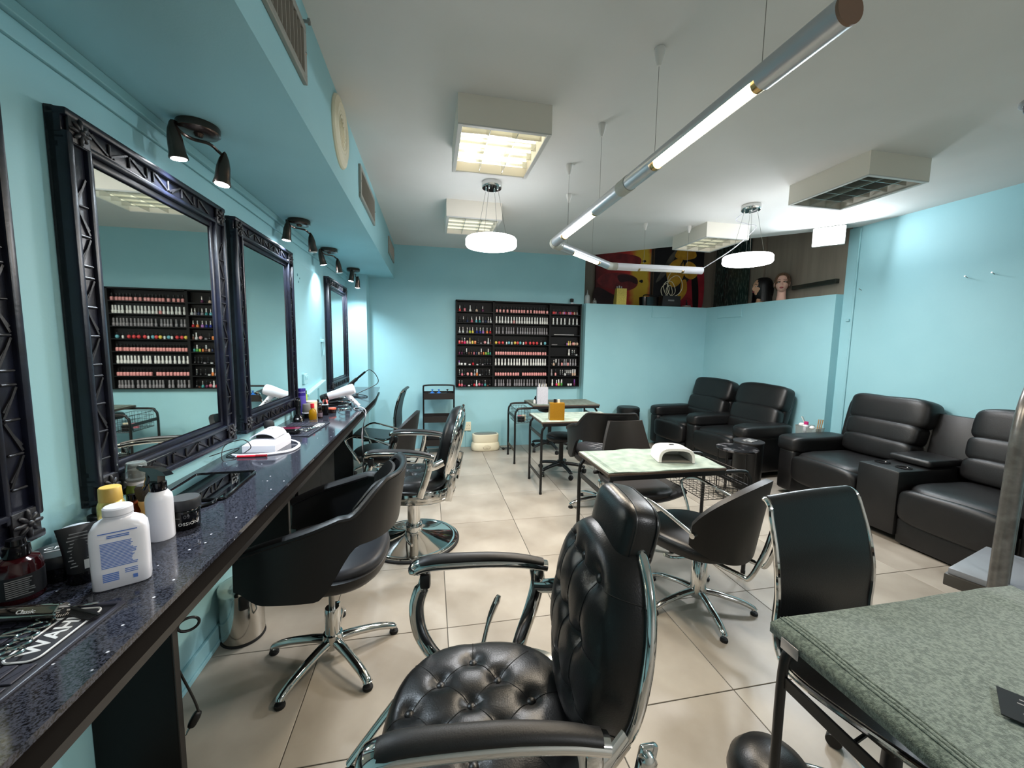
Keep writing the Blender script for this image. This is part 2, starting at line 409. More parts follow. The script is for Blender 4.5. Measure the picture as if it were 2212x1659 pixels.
# --- bent suspended tube light
def arc_ring(c, nx, ny, r, a0, a1, n): return [c+nx*(r*math.cos(a0+(a1-a0)*k/n))+ny*(r*math.sin(a0+(a1-a0)*k/n)) for k in range(n+1)]
tl = thing('suspended_tube_light', 'long bent chain of aluminium tube lamps hung on thin wires', 'tube light', (0.98, 2.0, ZC))
TZ = 2.285; TRR = 0.037
def tl_seg(a, b, o0, o1, lit, m, endcap=None, wide=135):
    off = Vector((0.98, 2.0, ZC)); a = Vector((a[0], a[1], TZ))-off; b = Vector((b[0], b[1], TZ))-off
    d = (b-a); L = d.length; d.normalize(); up = Vector((0, 0, 1)); sd = d.cross(up).normalized()
    g = MB()
    def full(s0, s1): g.tube([a+d*s0, a+d*s1], TRR, 28, up=(0, 0, 1))
    def open_(s0, s1):
        h = math.radians(wide/2); rings = []
        for s_ in (s0, s1):
            c = a+d*s_
            out = arc_ring(c, sd, up, TRR, -PI/2+h, 1.5*PI-h, 24); inn = arc_ring(c, sd, up, TRR-0.003, -PI/2+h, 1.5*PI-h, 24)
            rings.append(out+inn[::-1])
        g.loft(rings)
    full(0, o0); open_(o0, o1); full(o1, L)
    p = part('tube', g, m, tl)
    lm = mat('warm_tube_lamp', (255, 250, 235), 0.4, emit=(255, 240, 208), estr=14.0) if lit else mat('tube_lamp_off', (235, 235, 232), 0.3)
    dz = Vector((0, 0, -0.012))
    part('lamp_tube', MB().cyl(a+d*(o0+0.02)+dz, a+d*(o1-0.02)+dz, 0.021, 14), lm, p)
    for s_ in (o0+0.012, o1-0.012): part('lamp_holder', MB().cyl(a+d*(s_-0.012)+dz, a+d*(s_+0.012)+dz, 0.0245, 14), mat('brass_holder', (190, 160, 110), 0.25, metal=0.9), p)
    if endcap: part('end_cap', MB().cyl(a-d*0.006, a+d*0.002, TRR*1.01, 28), endcap, p)
    if lit:
        c = a+d*((o0+o1)/2); 
        lamp('tube_glow', 'AREA', p, c+Vector((0, 0, -0.0375)), 15*K*(o1-o0)/0.6, WARM, rot=(0, 0, math.atan2(d.y, d.x)), size=o1-o0-0.04, size_y=0.045, shape='RECTANGLE')
TW = mat('white_tube', (214, 214, 220), 0.35)
tl_seg((0.985, 0.865), (0.978, 1.95), 0.25, 0.84, True, ALU, mat('brown_end_cap', (126, 98, 80), 0.6))
tl_seg((0.978, 2.0), (0.975, 3.15), 0.34, 0.93, True, ALU)
tl_seg((1.03, 3.24), (1.77, 3.90), 0.22, 0.76, True, ALU)
tl_seg((1.86, 3.945), (2.86, 3.905), 0.26, 0.78, False, TW)
cone = mat('grey_joint', (168, 168, 158), 0.55)
off = Vector((0.98, 2.0, ZC))
def jt(pts): part('joint', MB().tube([Vector((p[0], p[1], TZ))-off for p in cr(pts, 5)], TRR*1.06, 24), cone, tl)
jt([(0.978, 1.93), (0.978, 1.975), (0.978, 2.02)]); jt([(0.975, 3.13), (0.98, 3.185), (1.0, 3.22), (1.05, 3.258)]); jt([(1.75, 3.885), (1.80, 3.928), (1.83, 3.942), (1.89, 3.944)])
for (x, y) in ((0.98, 1.12), (0.965, 1.685), (0.972, 2.29), (0.966, 2.83), (1.15, 3.36), (1.5, 3.66), (2.19, 3.935), (2.685, 3.915)):
    part('ceiling_cup', MB().lathe([(0.0, 0), (0.022, 0), (0.024, -0.004), (0.02, -0.03), (0.013, -0.055), (0.008, -0.07), (0, -0.072)], 16, TR(x-off.x, y-off.y, 0)), WHITEM, tl)
    part('wire', MB().cyl((x-off.x, y-off.y, -0.07), (x-off.x, y-off.y, TZ-ZC+TRR*0.95), 0.0012, 6), STEEL, tl)
cbl = cr([(2.86, 3.905, 2.305), (2.9, 3.86, 2.34), (2.98, 3.6, 2.46), (3.02, 3.38, 2.60), (2.97, 3.42, 2.64), (2.9, 3.5, 2.70), (2.85, 3.3, 2.72)], 6)
part_c = part('power_cable', MB().tube(cbl, 0.005, 8), WHITEP)
tag(part_c, 'white power cable looping from the bent tube light to the pendant canopy', 'cable')
# --- flood light high in the recess
fl = thing('flood_light', 'bright rectangular LED flood light below the ceiling edge in front of the brown recess', 'flood light', (4.10, 3.585, 2.642), math.radians(40))
T0 = RY(math.radians(-4))
g = MB(); g.box((-0.025, 0, 0), (0.05, 0.275, 0.19), bev=0.008, T=T0); part('housing', g, WHITEM, fl)
part('lens', MB().box((-0.053, 0, 0), (0.006, 0.26, 0.175), bev=0.002, T=T0), mat('flood_lens', (255, 255, 255), 0.3, emit=(240, 248, 255), estr=30.0), fl)
part('bracket', MB().box((0.01, 0, 0.05), (0.03, 0.05, 0.1), bev=0.004, T=T0), STEEL, fl)
lamp('flood_glow', 'AREA', fl, T0 @ Vector((-0.058, 0, 0)), 24*K, COOL, rot=(0, math.radians(86), 0), size=0.17, size_y=0.25, shape='RECTANGLE')
# --- twin spots on the soffit
LENS_ON = mat('spot_bulb_lit', (255, 255, 255), 0.2, emit=(242, 248, 255), estr=40.0)
LENS_OFF = mat('spot_bulb_off', (190, 192, 190), 0.15)
def twin_spot(x, y, rz, lits, aims, label):
    t = thing('ceiling_spotlight', label, 'spotlight', (x, y, ZS), rz)
    part('canopy', MB().lathe([(0.0, 0), (0.070, 0), (0.072, -0.004), (0.072, -0.026), (0.062, -0.034), (0.02, -0.034), (0.012, -0.045), (0.0, -0.046)], 32), BRONZE, t)
    arm = cr([(-0.075, -0.02, -0.025), (-0.055, -0.02, -0.05), (-0.02, 0.005, -0.055), (0.03, -0.005, -0.06), (0.06, 0.02, -0.07), (0.078, 0.02, -0.085)], 5)
    part('arm', MB().tube(arm, 0.006, 8), BRONZE, t)
    for k, sx in ((0, -1), (1, 1)):
        j = Vector((sx*0.075, sx*0.02, -0.045 if sx < 0 else -0.095))
        part('joint', MB().cyl(j+Vector((0, 0, 0.03 if sx < 0 else 0.015)), j+Vector((0, 0, -0.05)), 0.0085, 10), BRONZE, t)
        Rm = TR(j.x, j.y-0.02, j.z-0.03) @ Euler(aims[k]).to_matrix().to_4x4()
        hd = part('lamp_head', MB().lathe([(0.0, 0.055), (0.008, 0.045), (0.018, 0.02), (0.024, -0.01), (0.026, -0.04), (0.027, -0.06), (0.031, -0.075), (0.031, -0.08), (0.026, -0.081)], 20, Rm), BRONZE, t)
        part('bulb', MB().lathe([(0.0, -0.086), (0.012, -0.0855), (0.024, -0.083), (0.0285, -0.078), (0.0285, -0.072), (0.0, -0.071)], 20, Rm), LENS_ON if lits[k] else LENS_OFF, hd)
        if lits[k]:
            e = (Rm.to_3x3()).to_euler()
            lamp('spot_glow', 'SPOT', hd, Rm @ Vector((0, 0, -0.092)), 36*K, (0.78, 0.90, 1.0), rot=e, size=0.022, spot=math.radians(130), blend=0.8)
    return t
# heads hang by the joints; the bulb end points down and a little to the wall or the room
twin_spot(-0.885, 1.86, math.radians(28), (1, 1), ((0.06, -0.12, 0), (-0.05, 0.12, 0)), 'twin bronze ceiling spotlight, both bulbs lit, above the nearest full mirror')
twin_spot(-0.892, 3.10, math.radians(22), (1, 0), ((0.05, 0.1, 0), (-0.05, -0.1, 0)), 'twin bronze ceiling spotlight with one lit bulb, above the second mirror corner')
twin_spot(-0.90, 3.97, math.radians(24), (1, 0), ((0.1, -0.25, 0), (-0.05, -0.1, 0)), 'twin bronze ceiling spotlight with one lit bulb, above the painted wall hatch')
twin_spot(-0.87, 4.96, math.radians(62), (1, 1), ((0.1, 0.12, 0), (0.15, -0.1, 0)), 'twin bronze ceiling spotlight by the far pier, both bulbs lit')
# ================================================================== left side: vents, mirrors, counter
def vent(y0, y1, z0, z1, label):
    t = thing('air_vent', label, 'vent', (XS, (y0+y1)/2, (z0+z1)/2), 0, 'rectangular soffit vents')
    w = y1-y0; h = z1-z0; fm = mat('grey_vent_metal', (150, 148, 140), 0.4, metal=0.3)
    g = MB()
    for s_ in (-1, 1):
        g.box((0.008, 0, s_*(h/2-0.014)), (0.016, w, 0.028), bev=0.003); g.box((0.008, s_*(w/2-0.016), 0), (0.016, 0.032, h-0.056), bev=0.003)
    part('frame', g, fm, t, False)
    part('back_plate', MB().box((0.002, 0, 0), (0.004, w-0.05, h-0.05)), mat('vent_dark', (40, 36, 32), 0.7), t, False)
    n = max(6, int((w-0.06)/0.036)); sm = MB().box((0, 0, 0), (0.012, 0.005, h-0.058), rot=(0, 0, 0.15)).mesh('slat', mat('vent_slat', (168, 162, 152), 0.4, metal=0.2), False)
    for k in range(n):
        s_ = link('slat', sm, t); s_.location = (0.010, -w/2+0.034+(w-0.068)*k/(n-1), 0)
    for sy in (-1, 1): part('screw', MB().lathe([(0, 0), (0.006, 0), (0.004, 0.004), (0, 0.005)], 8, TR(0.016, sy*(w/2-0.016), 0) @ RY(PI/2)), STEEL, t)
    return t
vent(1.10, 1.742, 2.432, 2.640, 'open rectangular soffit vent with clear vertical slats, above the carved mirrors')
vent(2.932, 3.62, 2.435, 2.648, 'grey rectangular soffit vent just past the round diffuser')
vent(4.80, 5.42, 2.465, 2.655, 'small grey soffit vent next to the back wall')
dz = thing('round_air_diffuser', 'round cream air diffuser with concentric rings on the soffit face', 'vent', (XS, 2.36, 2.562))
T = RY(PI/2)
part('flange', MB().lathe([(0.125, 0), (0.172, 0), (0.172, 0.006), (0.165, 0.014), (0.150, 0.016), (0.135, 0.024), (0.125, 0.02)], 48, T), CREAM, dz)
for k in range(6):
    r = 0.122-0.019*k
    part('ring', MB().lathe([(r-0.014, 0.004+0.002*k), (r, 0.010+0.002*k), (r, 0.018+0.002*k), (r-0.004, 0.02+0.002*k), (r-0.014, 0.012+0.002*k)], 40, T), CREAM, dz)
part('hub', MB().lathe([(0, 0.03), (0.014, 0.028), (0.018, 0.01), (0, 0.01)], 16, T), CREAM, dz)
for (y, z) in ((1.745, 2.66),):
    b = part('wall_bolt', MB().cyl((XS, y, z), (XS+0.03, y, z), 0.006, 8).lathe([(0, 0), (0.012, 0), (0.012, 0.008), (0, 0.008)], 6, TR(XS+0.022, y, z) @ RY(PI/2)), STEEL)
    tag(b, 'short steel bolt sticking out of the soffit beside the near vent', 'bolt')

# ---------------------------------------------------------------- counter
ZT, XCF = 0.89, -0.578
GRANITE = mat('black_sparkle_granite', (22, 23, 28), 0.09, spec=0.6)
nt = GRANITE.node_tree; b = nt.nodes['Principled BSDF']
tc = nt.nodes.new('ShaderNodeTexCoord'); n1 = nt.nodes.new('ShaderNodeTexNoise'); n1.inputs['Scale'].default_value = 260; n1.inputs['Detail'].default_value = 3
r1 = nt.nodes.new('ShaderNodeValToRGB'); e = r1.color_ramp.elements; e[0].position = 0.36; e[0].color = lin((6, 6, 10)); e[1].position = 0.56; e[1].color = lin((58, 60, 70))
vo = nt.nodes.new('ShaderNodeTexVoronoi'); vo.inputs['Scale'].default_value = 26
r2 = nt.nodes.new('ShaderNodeValToRGB'); e = r2.color_ramp.elements; e[0].position = 0.05; e[0].color = (1, 1, 1, 1); e[1].position = 0.09; e[1].color = (0, 0, 0, 1)
mx = nt.nodes.new('ShaderNodeMix'); mx.data_type = 'RGBA'; mx.inputs[7].default_value = lin((225, 225, 232))
nt.links.new(tc.outputs['Object'], n1.inputs['Vector']); nt.links.new(tc.outputs['Object'], vo.inputs['Vector'])
nt.links.new(n1.outputs['Fac'], r1.inputs['Fac']); nt.links.new(vo.outputs['Distance'], r2.inputs['Fac'])
nt.links.new(r2.outputs['Color'], mx.inputs[0]); nt.links.new(r1.outputs['Color'], mx.inputs[6]); nt.links.new(mx.outputs[2], b.inputs['Base Color'])
co = thing('styling_counter', 'long black sparkling granite counter on dark panels below the mirrors', 'counter', (XL, 2.0, 0))
def W2L(p): return (p[0]-XL, p[1]-2.0)
pl = [(XL+0.001, -1.2), (XCF, -1.2), (XCF, 4.38), (-0.645, 5.345), (XL+0.001, 5.345)]
g = MB(); g.prism([W2L(p) for p in pl], ZT-0.014, ZT); part('worktop', g, GRANITE, co, False)
g = MB(); g.prism([W2L(p) for p in [(XL+0.001, -1.2), (XCF-0.09, -1.2), (XCF-0.09, 4.33), (-0.735, 5.3), (XL+0.001, 5.3)]], ZT-0.060, ZT-0.014); part('apron', g, BLACKWOOD, co, False)
g = MB(); g.prism([W2L(p) for p in [(XL+0.2, -1.2), (XCF, -1.2), (XCF, 4.38), (-0.645, 5.3), (XL+0.2, 5.3)]], ZT-0.080, ZT-0.060); part('lower_rail', g, mat('grey_edge_laminate', (34, 31, 29), 0.4), co, False)
for y in (0.30, 1.36, 2.40, 3.45, 4.3):
    lg = part('leg_panel', MB().box((0.115, y-2.0, (ZT-0.084)/2), (0.23, 0.028, ZT-0.084), bev=0.003), BLACKWOOD, co, False)
    part('edge_strip', MB().box((0.231, y-2.0, (ZT-0.084)/2), (0.004, 0.026, ZT-0.09), bev=0.001), mat('grey_edge_laminate', (44, 41, 39)), lg, False)
for (y0, y1) in ((2.52, 3.02), (3.02, 3.43)):
    part('modesty_panel', MB().box((0.235, (y0+y1)/2-2.0, 0.43), (0.02, y1-y0-0.006, 0.74), bev=0.002), BLACKWOOD, co, False)
# ---------------------------------------------------------------- carved mirrors
def carved_strip(L):
    """zigzag carving along +y, length L, in the plane x = 0, raised along +x"""
    g = MB(); y = -L/2; k = 0; w = 0.036; random.seed(3)
    while y < L/2-0.07:
        st = 0.085 if k % 4 != 3 else 0.034
        g.box((0.0035, y, 0), (0.007, 0.006, w*1.05), bev=0.002, seg=1)
        if st > 0.05:
            s_ = 1 if k % 2 else -1
            g.bar((0.002, y+0.006, -s_*w/2), (0.002, y+st-0.006, s_*w/2), 0.006, 0.006)
            g.bar((0.002, y+0.02, -s_*w/2), (0.002, y+st*0.6, s_*w*0.1), 0.005, 0.005)
        y += st; k += 1
    return g
def make_mirror():
    Wd, z0, z1, fw, dp = 0.875, 0.0, 1.14, 0.125, 0.05
    t = thing('wall_mirror', 'x', 'mirror')
    H = z1-z0
    part('backing', MB().box((0.01, 0, H/2), (0.02, Wd, H)), CARVED, t, False)
    def rail(L, horizontal, zc, yc):
        # profile boards: outer lip, recessed carved band, raised inner moulding; local long axis = y
        g = MB(); d = dp
        sgn = 1 if (zc > H/2 if horizontal else yc > 0) else -1
        def bx(off, wd, x1, bev):
            if horizontal: g.box((x1/2, yc, zc+sgn*off), (x1, L, wd), bev=bev)
            else: g.box((x1/2, yc+sgn*off, zc), (x1, wd, L), bev=bev)
        bx(fw/2-0.011, 0.022, d, 0.006)
        bx(fw/2-0.045, 0.05, d-0.014, 0.002)
        bx(fw/2-0.080, 0.018, d-0.004, 0.006)
        bx(fw/2-0.100, 0.026, d-0.018, 0.006)
        bx(fw/2-0.118, 0.014, d-0.030, 0.004)
        r = part('frame_rail', g, FRAMEBLUE, t, True, 30)
        c = carved_strip(L-0.16)
        me = c.mesh('carving', CARVED, False); cc = link('carving', me, r)
        if horizontal: cc.location = (d-0.014, yc, zc+sgn*(fw/2-0.045))
        else: cc.location = (d-0.014, yc+sgn*(fw/2-0.045), zc); cc.rotation_euler = (PI/2, 0, 0)
        return r
    rail(Wd, True, H-fw/2, 0); rail(Wd, True, fw/2, 0)
    rail(H-2*0.06, False, H/2, -Wd/2+fw/2); rail(H-2*0.06, False, H/2, Wd/2-fw/2)
    for sy in (-1, 1):
        for z in (0.05, H-0.05):
            g = MB(); g.box((0.004, 0, 0), (0.008, 0.07, 0.07), bev=0.002)
            for k in range(8):
                a = k*PI/4; L = 0.036 if k % 2 == 0 else 0.03
                g.puff((0.011, math.cos(a)*L*0.55, math.sin(a)*L*0.55), (0.012, L, 0.012), 0.8, 1.0, 8, 6, rot=(a, 0, 0))
            g.puff((0.014, 0, 0), (0.016, 0.018, 0.018), 1, 1, 10, 6)
            o = part('rosette', g, CARVED, t); o.location = (dp-0.010, sy*(Wd/2-0.045), z)
    part('glass', MB().box((0.023, 0, H/2), (0.006, Wd-2*0.118, H-2*0.118)), MIRROR, t, False)
    return t
mr = make_mirror(); MZ = 0.962
mr.location = (XL+0.002, 1.82, MZ); mr['label'] = 'carved black mirror behind the white powder bottle, second along the counter'
mr['group'] = 'carved black wall mirrors'
dup(mr, (XL+0.002, 0.772, MZ), 0, 'carved black mirror at the end of the counter, above the dark red bottle')
dup(mr, (XL+0.002, 2.80, MZ), 0, 'carved black mirror behind the white dryer stand and purple bottle')
dup(mr, (XL+0.002, 4.715, MZ), 0, 'carved black mirror nearest the pier in the far corner')
# ---------------------------------------------------------------- painted hatch between the mirrors
PAINTB = PAINT
h = thing('wall_hatch', 'painted-over hatch panel with socket and hook on the left wall between mirrors', 'hatch', (XL, 3.72, 0))
part('panel', MB().box((0.006, 0, 1.50), (0.012, 0.80, 1.16), bev=0.004), PAINTB, h, False)
part('ledge', MB().box((0.025, 0.06, 1.06), (0.05, 0.56, 0.02), rot=(0.12, 0, 0), bev=0.003), PAINTB, h, False)
part('duct', MB().box((0.015, 0.2, 0.99), (0.03, 0.04, 0.16), bev=0.003), PAINTB, h, False)
sk = part('socket', MB().box((0.022, -0.21, 1.16), (0.022, 0.085, 0.085), bev=0.005), PAINTB, h, False)
for dy in (-0.018, 0.018): part('button', MB().box((0.036, -0.21+dy, 1.17), (0.01, 0.02, 0.03), bev=0.003), PAINTB, sk, False)
hk = part('hook', MB().box((0.02, 0.36, 1.47), (0.03, 0.05, 0.03), bev=0.006), PAINTB, h, False)
part('cord_loop', MB().tube(cr([(0.03, 0.345, 1.46), (0.03, 0.34, 1.38), (0.03, 0.355, 1.33), (0.03, 0.385, 1.40), (0.03, 0.38, 1.46)], 4), 0.004, 6), PAINTB, hk)
for k, (y, z) in enumerate(((-0.27, 1.98), (-0.25, 1.93), (-0.22, 1.96))):
    part('stain', MB().lathe([(0, 0), (0.012-0.002*k, 0), (0.010-0.002*k, 0.0015), (0, 0.002)], 7, TR(0.012, y, z) @ RY(PI/2)), mat('teal_chip', (70, 120, 132), 0.6), h)
# ================================================================== nail polish rack on the back wall
RX0, RX1, RZ0, RZ1, RY0 = 0.332, 2.128, 0.862, 2.052, 5.505
rk = thing('polish_rack', 'large black wall rack of eight shelves full of nail polish', 'shelf', (RX0, YB, RZ0))
LW = RX1-RX0; LH = RZ1-RZ0; DP = YB-RY0
part('back_panel', MB().box((LW/2, -0.005, LH/2), (LW, 0.01, LH)), BLACKWOOD, rk, False)
g = MB(); cols = [(0.018, 0.505), (0.535, 1.315), (1.345, LW-0.018)]
for nm, x in (('side_panel', 0.009), ('divider', 0.52), ('divider', 1.33), ('side_panel', LW-0.009)):
    part(nm, MB().box((x, -DP/2, LH/2), (0.018 if nm == 'side_panel' else 0.03, DP, LH), bev=0.001), BLACKWOOD, rk, False)
part('top_board', MB().box((LW/2, -DP/2, LH-0.009), (LW, DP, 0.018)), BLACKWOOD, rk, False)
RH = (LH-0.018)/8.0
SHZ = [LH-0.018-RH*(r+1)+0.012 for r in range(8)]          # top of shelf board, row 0 at the top
for r in range(8):
    for c in cols:
        part('shelf_board', MB().box(((c[0]+c[1])/2, -DP/2, SHZ[r]-0.006), (c[1]-c[0], DP, 0.012)), BLACKWOOD, rk, False)
CAPS = {'k': mat('cap_black', (14, 14, 15), 0.35), 'w': mat('cap_white', (232, 230, 226), 0.4), 'g': mat('cap_grey', (128, 124, 126), 0.4),
        's': mat('cap_silver', (170, 165, 160), 0.25, metal=0.8), 'o': mat('cap_ochre', (206, 178, 96), 0.4), 'v': mat('cap_violet', (120, 60, 150), 0.4)}
BODY = {n: mat('polish_'+n, c, 0.22) for n, c in dict(
    pink=(222, 150, 146), white=(226, 224, 218), grey=(136, 131, 134), coral=(214, 72, 74), rose=(196, 104, 116), red=(170, 24, 36), blue=(30, 44, 128),
    teal=(58, 138, 138), aqua=(110, 178, 190), yellow=(226, 200, 92), black=(20, 18, 20), plum=(92, 34, 66), nude=(206, 176, 152), green=(70, 150, 70),
    brown=(96, 60, 48), lilac=(168, 110, 176), clear=(190, 192, 190), orange=(222, 126, 66), navy=(36, 46, 74), lime=(176, 196, 70), hot=(232, 50, 110)).items()}
PROF = {
    'gel': ([(0, 0), (0.0125, 0), (0.0135, 0.004), (0.0135, 0.030), (0.011, 0.038), (0.008, 0.042)], [(0.0085, 0.042), (0.0092, 0.046), (0.0082, 0.088), (0.0065, 0.092), (0, 0.092)]),
    'sq': ([(0, 0), (0.0128, 0), (0.0145, 0.003), (0.0145, 0.036), (0.012, 0.041), (0.007, 0.044)], [(0.0075, 0.044), (0.0085, 0.046), (0.0075, 0.082), (0, 0.083)]),
    'ball': ([(0, 0), (0.009, 0.002), (0.0165, 0.012), (0.0185, 0.022), (0.0165, 0.032), (0.010, 0.041), (0.007, 0.043)], [(0.007, 0.043), (0.0075, 0.046), (0.0066, 0.07), (0, 0.071)]),
    'opi': ([(0, 0), (0.0135, 0), (0.0165, 0.006), (0.0155, 0.02), (0.010, 0.032), (0.007, 0.036)], [(0.0072, 0.036), (0.0068, 0.045), (0.0058, 0.062), (0.0062, 0.08), (0.0045, 0.083), (0, 0.083)]),
    'mini': ([(0, 0), (0.009, 0), (0.010, 0.003), (0.010, 0.030), (0.006, 0.036)], [(0.0062, 0.036), (0.0066, 0.039), (0.0055, 0.062), (0, 0.063)]),
    'jar': ([(0, 0), (0.015, 0), (0.016, 0.003), (0.016, 0.018)], [(0.0165, 0.018), (0.0165, 0.028), (0, 0.029)]),
}
bcache = {}
def bottle(kind, body, cap):
    k = (kind, body, cap)
    if k not in bcache:
        sg = 4 if kind == 'sq' else 10
        T = RZ(PI/4) @ Matrix.Scale(1.18, 4) if kind == 'sq' else Matrix()
        if kind == 'sq': T = RZ(PI/4) @ Matrix(((1.18, 0, 0, 0), (0, 1.18, 0, 0), (0, 0, 1, 0), (0, 0, 0, 1)))
        bcache[k] = (MB().lathe(PROF[kind][0], sg, T).mesh('polish_body', BODY[body]), MB().lathe(PROF[kind][1], 10).mesh('cap', CAPS[cap]))
    return bcache[k]
NB = 0
def polish(x, r, kind, body, cap, label, group):
    global NB
    b, c = bottle(kind, body, cap)
    o = link('polish_bottle', b); o.location = (RX0+x, RY0+0.024+random.uniform(-0.003, 0.006), RZ0+SHZ[r]+0.0004); o.rotation_euler = (0, 0, random.uniform(-0.3, 0.3) if kind != 'sq' else random.uniform(-0.08, 0.08))
    cc = link('cap', c, o); tag(o, label, 'nail polish', group); NB += 1
ORD = ['top', 'second', 'third', 'fourth', 'fifth', 'sixth', 'seventh', 'bottom']
WHO = {'pink': 'pale pink', 'white': 'white', 'grey': 'grey', 'coral': 'coral red', 'rose': 'dusky rose', 'red': 'dark red', 'blue': 'deep blue', 'teal': 'teal', 'aqua': 'light aqua', 'yellow': 'yellow',
       'black': 'black', 'plum': 'plum', 'nude': 'beige', 'green': 'green', 'brown': 'brown', 'lilac': 'lilac', 'clear': 'clear', 'orange': 'orange', 'navy': 'navy', 'lime': 'lime green', 'hot': 'bright pink'}
CAPN = {'k': 'black', 'w': 'white', 'g': 'grey', 's': 'silver', 'o': 'ochre', 'v': 'violet'}
KN = {'gel': 'tall', 'sq': 'square', 'ball': 'ball-shaped', 'opi': 'flared', 'mini': 'slim', 'jar': 'low'}
CN = ['left', 'middle', 'right']
def row(c, r, items):
    """items: list of (fraction across the bay, kind, body, cap)"""
    for f, kind, body, cap in items:
        x = cols[c][0]+0.022+f*(cols[c][1]-cols[c][0]-0.044)
        polish(x, r, kind, body, cap, f'{KN[kind]} {WHO[body]} polish bottle with {CAPN[cap]} cap, {ORD[r]} shelf, {["narrow trolley-side", "wide centre", "narrow corner-side"][c]} bay',
               f'polish bottles on the {ORD[r]} shelf of the {["trolley-side", "centre", "corner-side"][c]} bay')
def fr(s): return [float(v)/1000 for v in s.split()]
# centre bay, read off the photograph (fractions across the bay, thousandths)
row(1, 0, [(f, 'sq', 'pink', 'k') for f in fr('10 72 140 210 285 335 385 435 488 535 605 668 735 785 835 880 925 990')])
row(1, 1, [(f, 'gel', 'white' if k != 6 else 'pink', 'w') for k, f in enumerate(fr('5 65 118 178 232 290 342 395 447 497 550 598 645 695 752 800 858 905 950 995'))])
row(1, 2, [(f, 'gel', 'grey', 'g') for f in fr('5 55 130 200 245 290 335 415 470 515 563 610 655 705 760 810 855 900 945 993')])
bc = 'yellow coral coral white aqua white yellow coral aqua white coral coral coral coral white aqua'.split()
row(1, 3, [(f, 'ball' if b != 'white' else 'mini', b, 'k') for f, b in zip(fr('0 62 130 205 250 305 368 420 472 533 582 665 735 803 885 965'), bc)])
row(1, 4, [(f, 'sq', 'pink', 'k') for f in fr('5 52 98 142 188 232 278 322 365 408 455 502 548 595 640 685 735 780 825 870 925 975')])
row(1, 5, [(f, 'gel', 'white', 'w') for f in fr('0 60 120 182 250 303 360 415 462 530 578 625 690 742 788 835 880 930 975')])
row(1, 6, [(f, 'sq', 'pink', 'k') for f in fr('5 52 98 145 190 245 295 345 395 440 535 582 628 672 715 760 805 850 895 945 985')])
row(1, 7, [(f, 'gel', 'grey', 'g') for f in fr('0 65 110 155 235 282 375 420 465 508 560 625 672 728 800 850 900 940 985')])
# narrow bay towards the trolley
mk = lambda s: [tuple(x.split(':')) for x in s.split()]
def rowx(c, r, s):
    L = mk(s); n = len(L)
    row(c, r, [(float(a)/1000, k, b, cp_) for a, k, b, cp_ in L])
rowx(0, 0, '30:opi:coral:s 180:sq:rose:k 350:opi:white:w 550:opi:nude:k 740:opi:plum:s')
rowx(0, 1, '30:opi:black:k 140:opi:black:s 265:opi:navy:k 400:opi:rose:s 540:opi:aqua:s 645:opi:teal:w 745:opi:grey:s 830:opi:navy:k 915:opi:grey:s 995:opi:clear:s')
rowx(0, 2, '25:opi:clear:s 130:opi:clear:s 260:opi:grey:s 345:opi:lime:s 430:opi:yellow:s 560:opi:blue:s 665:opi:blue:s 755:opi:lilac:s 880:opi:orange:s 980:opi:red:s')
rowx(0, 3, '25:sq:coral:k 105:sq:red:s 185:opi:hot:s 265:sq:nude:k 345:opi:nude:o 425:sq:yellow:k 510:sq:orange:k 600:opi:black:k 690:jar:grey:k 815:ball:pink:k 920:opi:clear:w 995:mini:brown:s')
rowx(0, 4, '20:mini:plum:k 100:mini:plum:k 170:mini:black:k 245:opi:black:w 320:mini:brown:k 395:mini:brown:k 475:mini:rose:k 555:mini:navy:k 630:mini:nude:k 705:opi:brown:w 780:mini:orange:k 850:mini:lime:k 925:opi:green:w 990:mini:teal:k')
rowx(0, 5, '15:mini:clear:v 90:jar:white:w 200:jar:white:w 340:jar:white:k 450:opi:red:k 580:jar:clear:k 670:opi:black:k 750:jar:grey:k 825:opi:black:k 905:opi:black:k 985:opi:black:k')
rowx(0, 6, '25:opi:black:s 110:opi:rose:s 185:opi:black:k 285:ball:pink:k 400:sq:pink:k 500:opi:grey:s 575:gel:orange:w 665:jar:clear:k 750:opi:black:k 870:opi:black:k 965:opi:black:s')
rowx(0, 7, '25:opi:coral:s 105:opi:rose:s 190:jar:plum:k 325:jar:white:k 410:opi:black:k 490:opi:red:k 565:opi:clear:w 650:ball:rose:s 740:opi:plum:k 835:opi:teal:s 915:jar:brown:k 985:opi:black:k')
# bay towards the corner
cc = 'coral coral rose black plum red brown pink lilac red plum pink lilac rose red nude brown grey'.split()
row(2, 0, [(0.02+0.055*k, 'mini', b, 'k') for k, b in enumerate(cc)])
row(2, 1, [(f, 'gel', 'clear', 'w') for f in fr('40 190 340 480 660 810 955')])
rowx(2, 3, '590:mini:lilac:k 650:mini:yellow:o 715:mini:nude:o 775:mini:brown:k 830:ball:pink:k 885:ball:nude:k 940:mini:brown:k 990:ball:nude:k')
rowx(2, 4, '680:gel:white:w 800:opi:black:s 880:opi:black:s 975:jar:clear:k')
rowx(2, 5, '20:mini:black:k 100:opi:nude:s 185:gel:black:w 290:gel:grey:g 415:gel:pink:k 505:gel:grey:g 580:gel:grey:g 655:gel:pink:k 740:gel:grey:g 845:gel:grey:g 945:gel:grey:g')
rowx(2, 6, '25:gel:grey:g 175:gel:pink:k 360:opi:black:s 450:opi:black:s 545:opi:clear:s 625:opi:black:w 700:opi:black:w 775:opi:black:w 850:gel:nude:w 940:gel:nude:w')
rowx(2, 7, '60:gel:white:w 140:jar:black:k 225:opi:hot:w 305:gel:lime:w 360:mini:brown:s 420:gel:green:w 690:jar:white:w 790:jar:white:w 925:gel:plum:v')
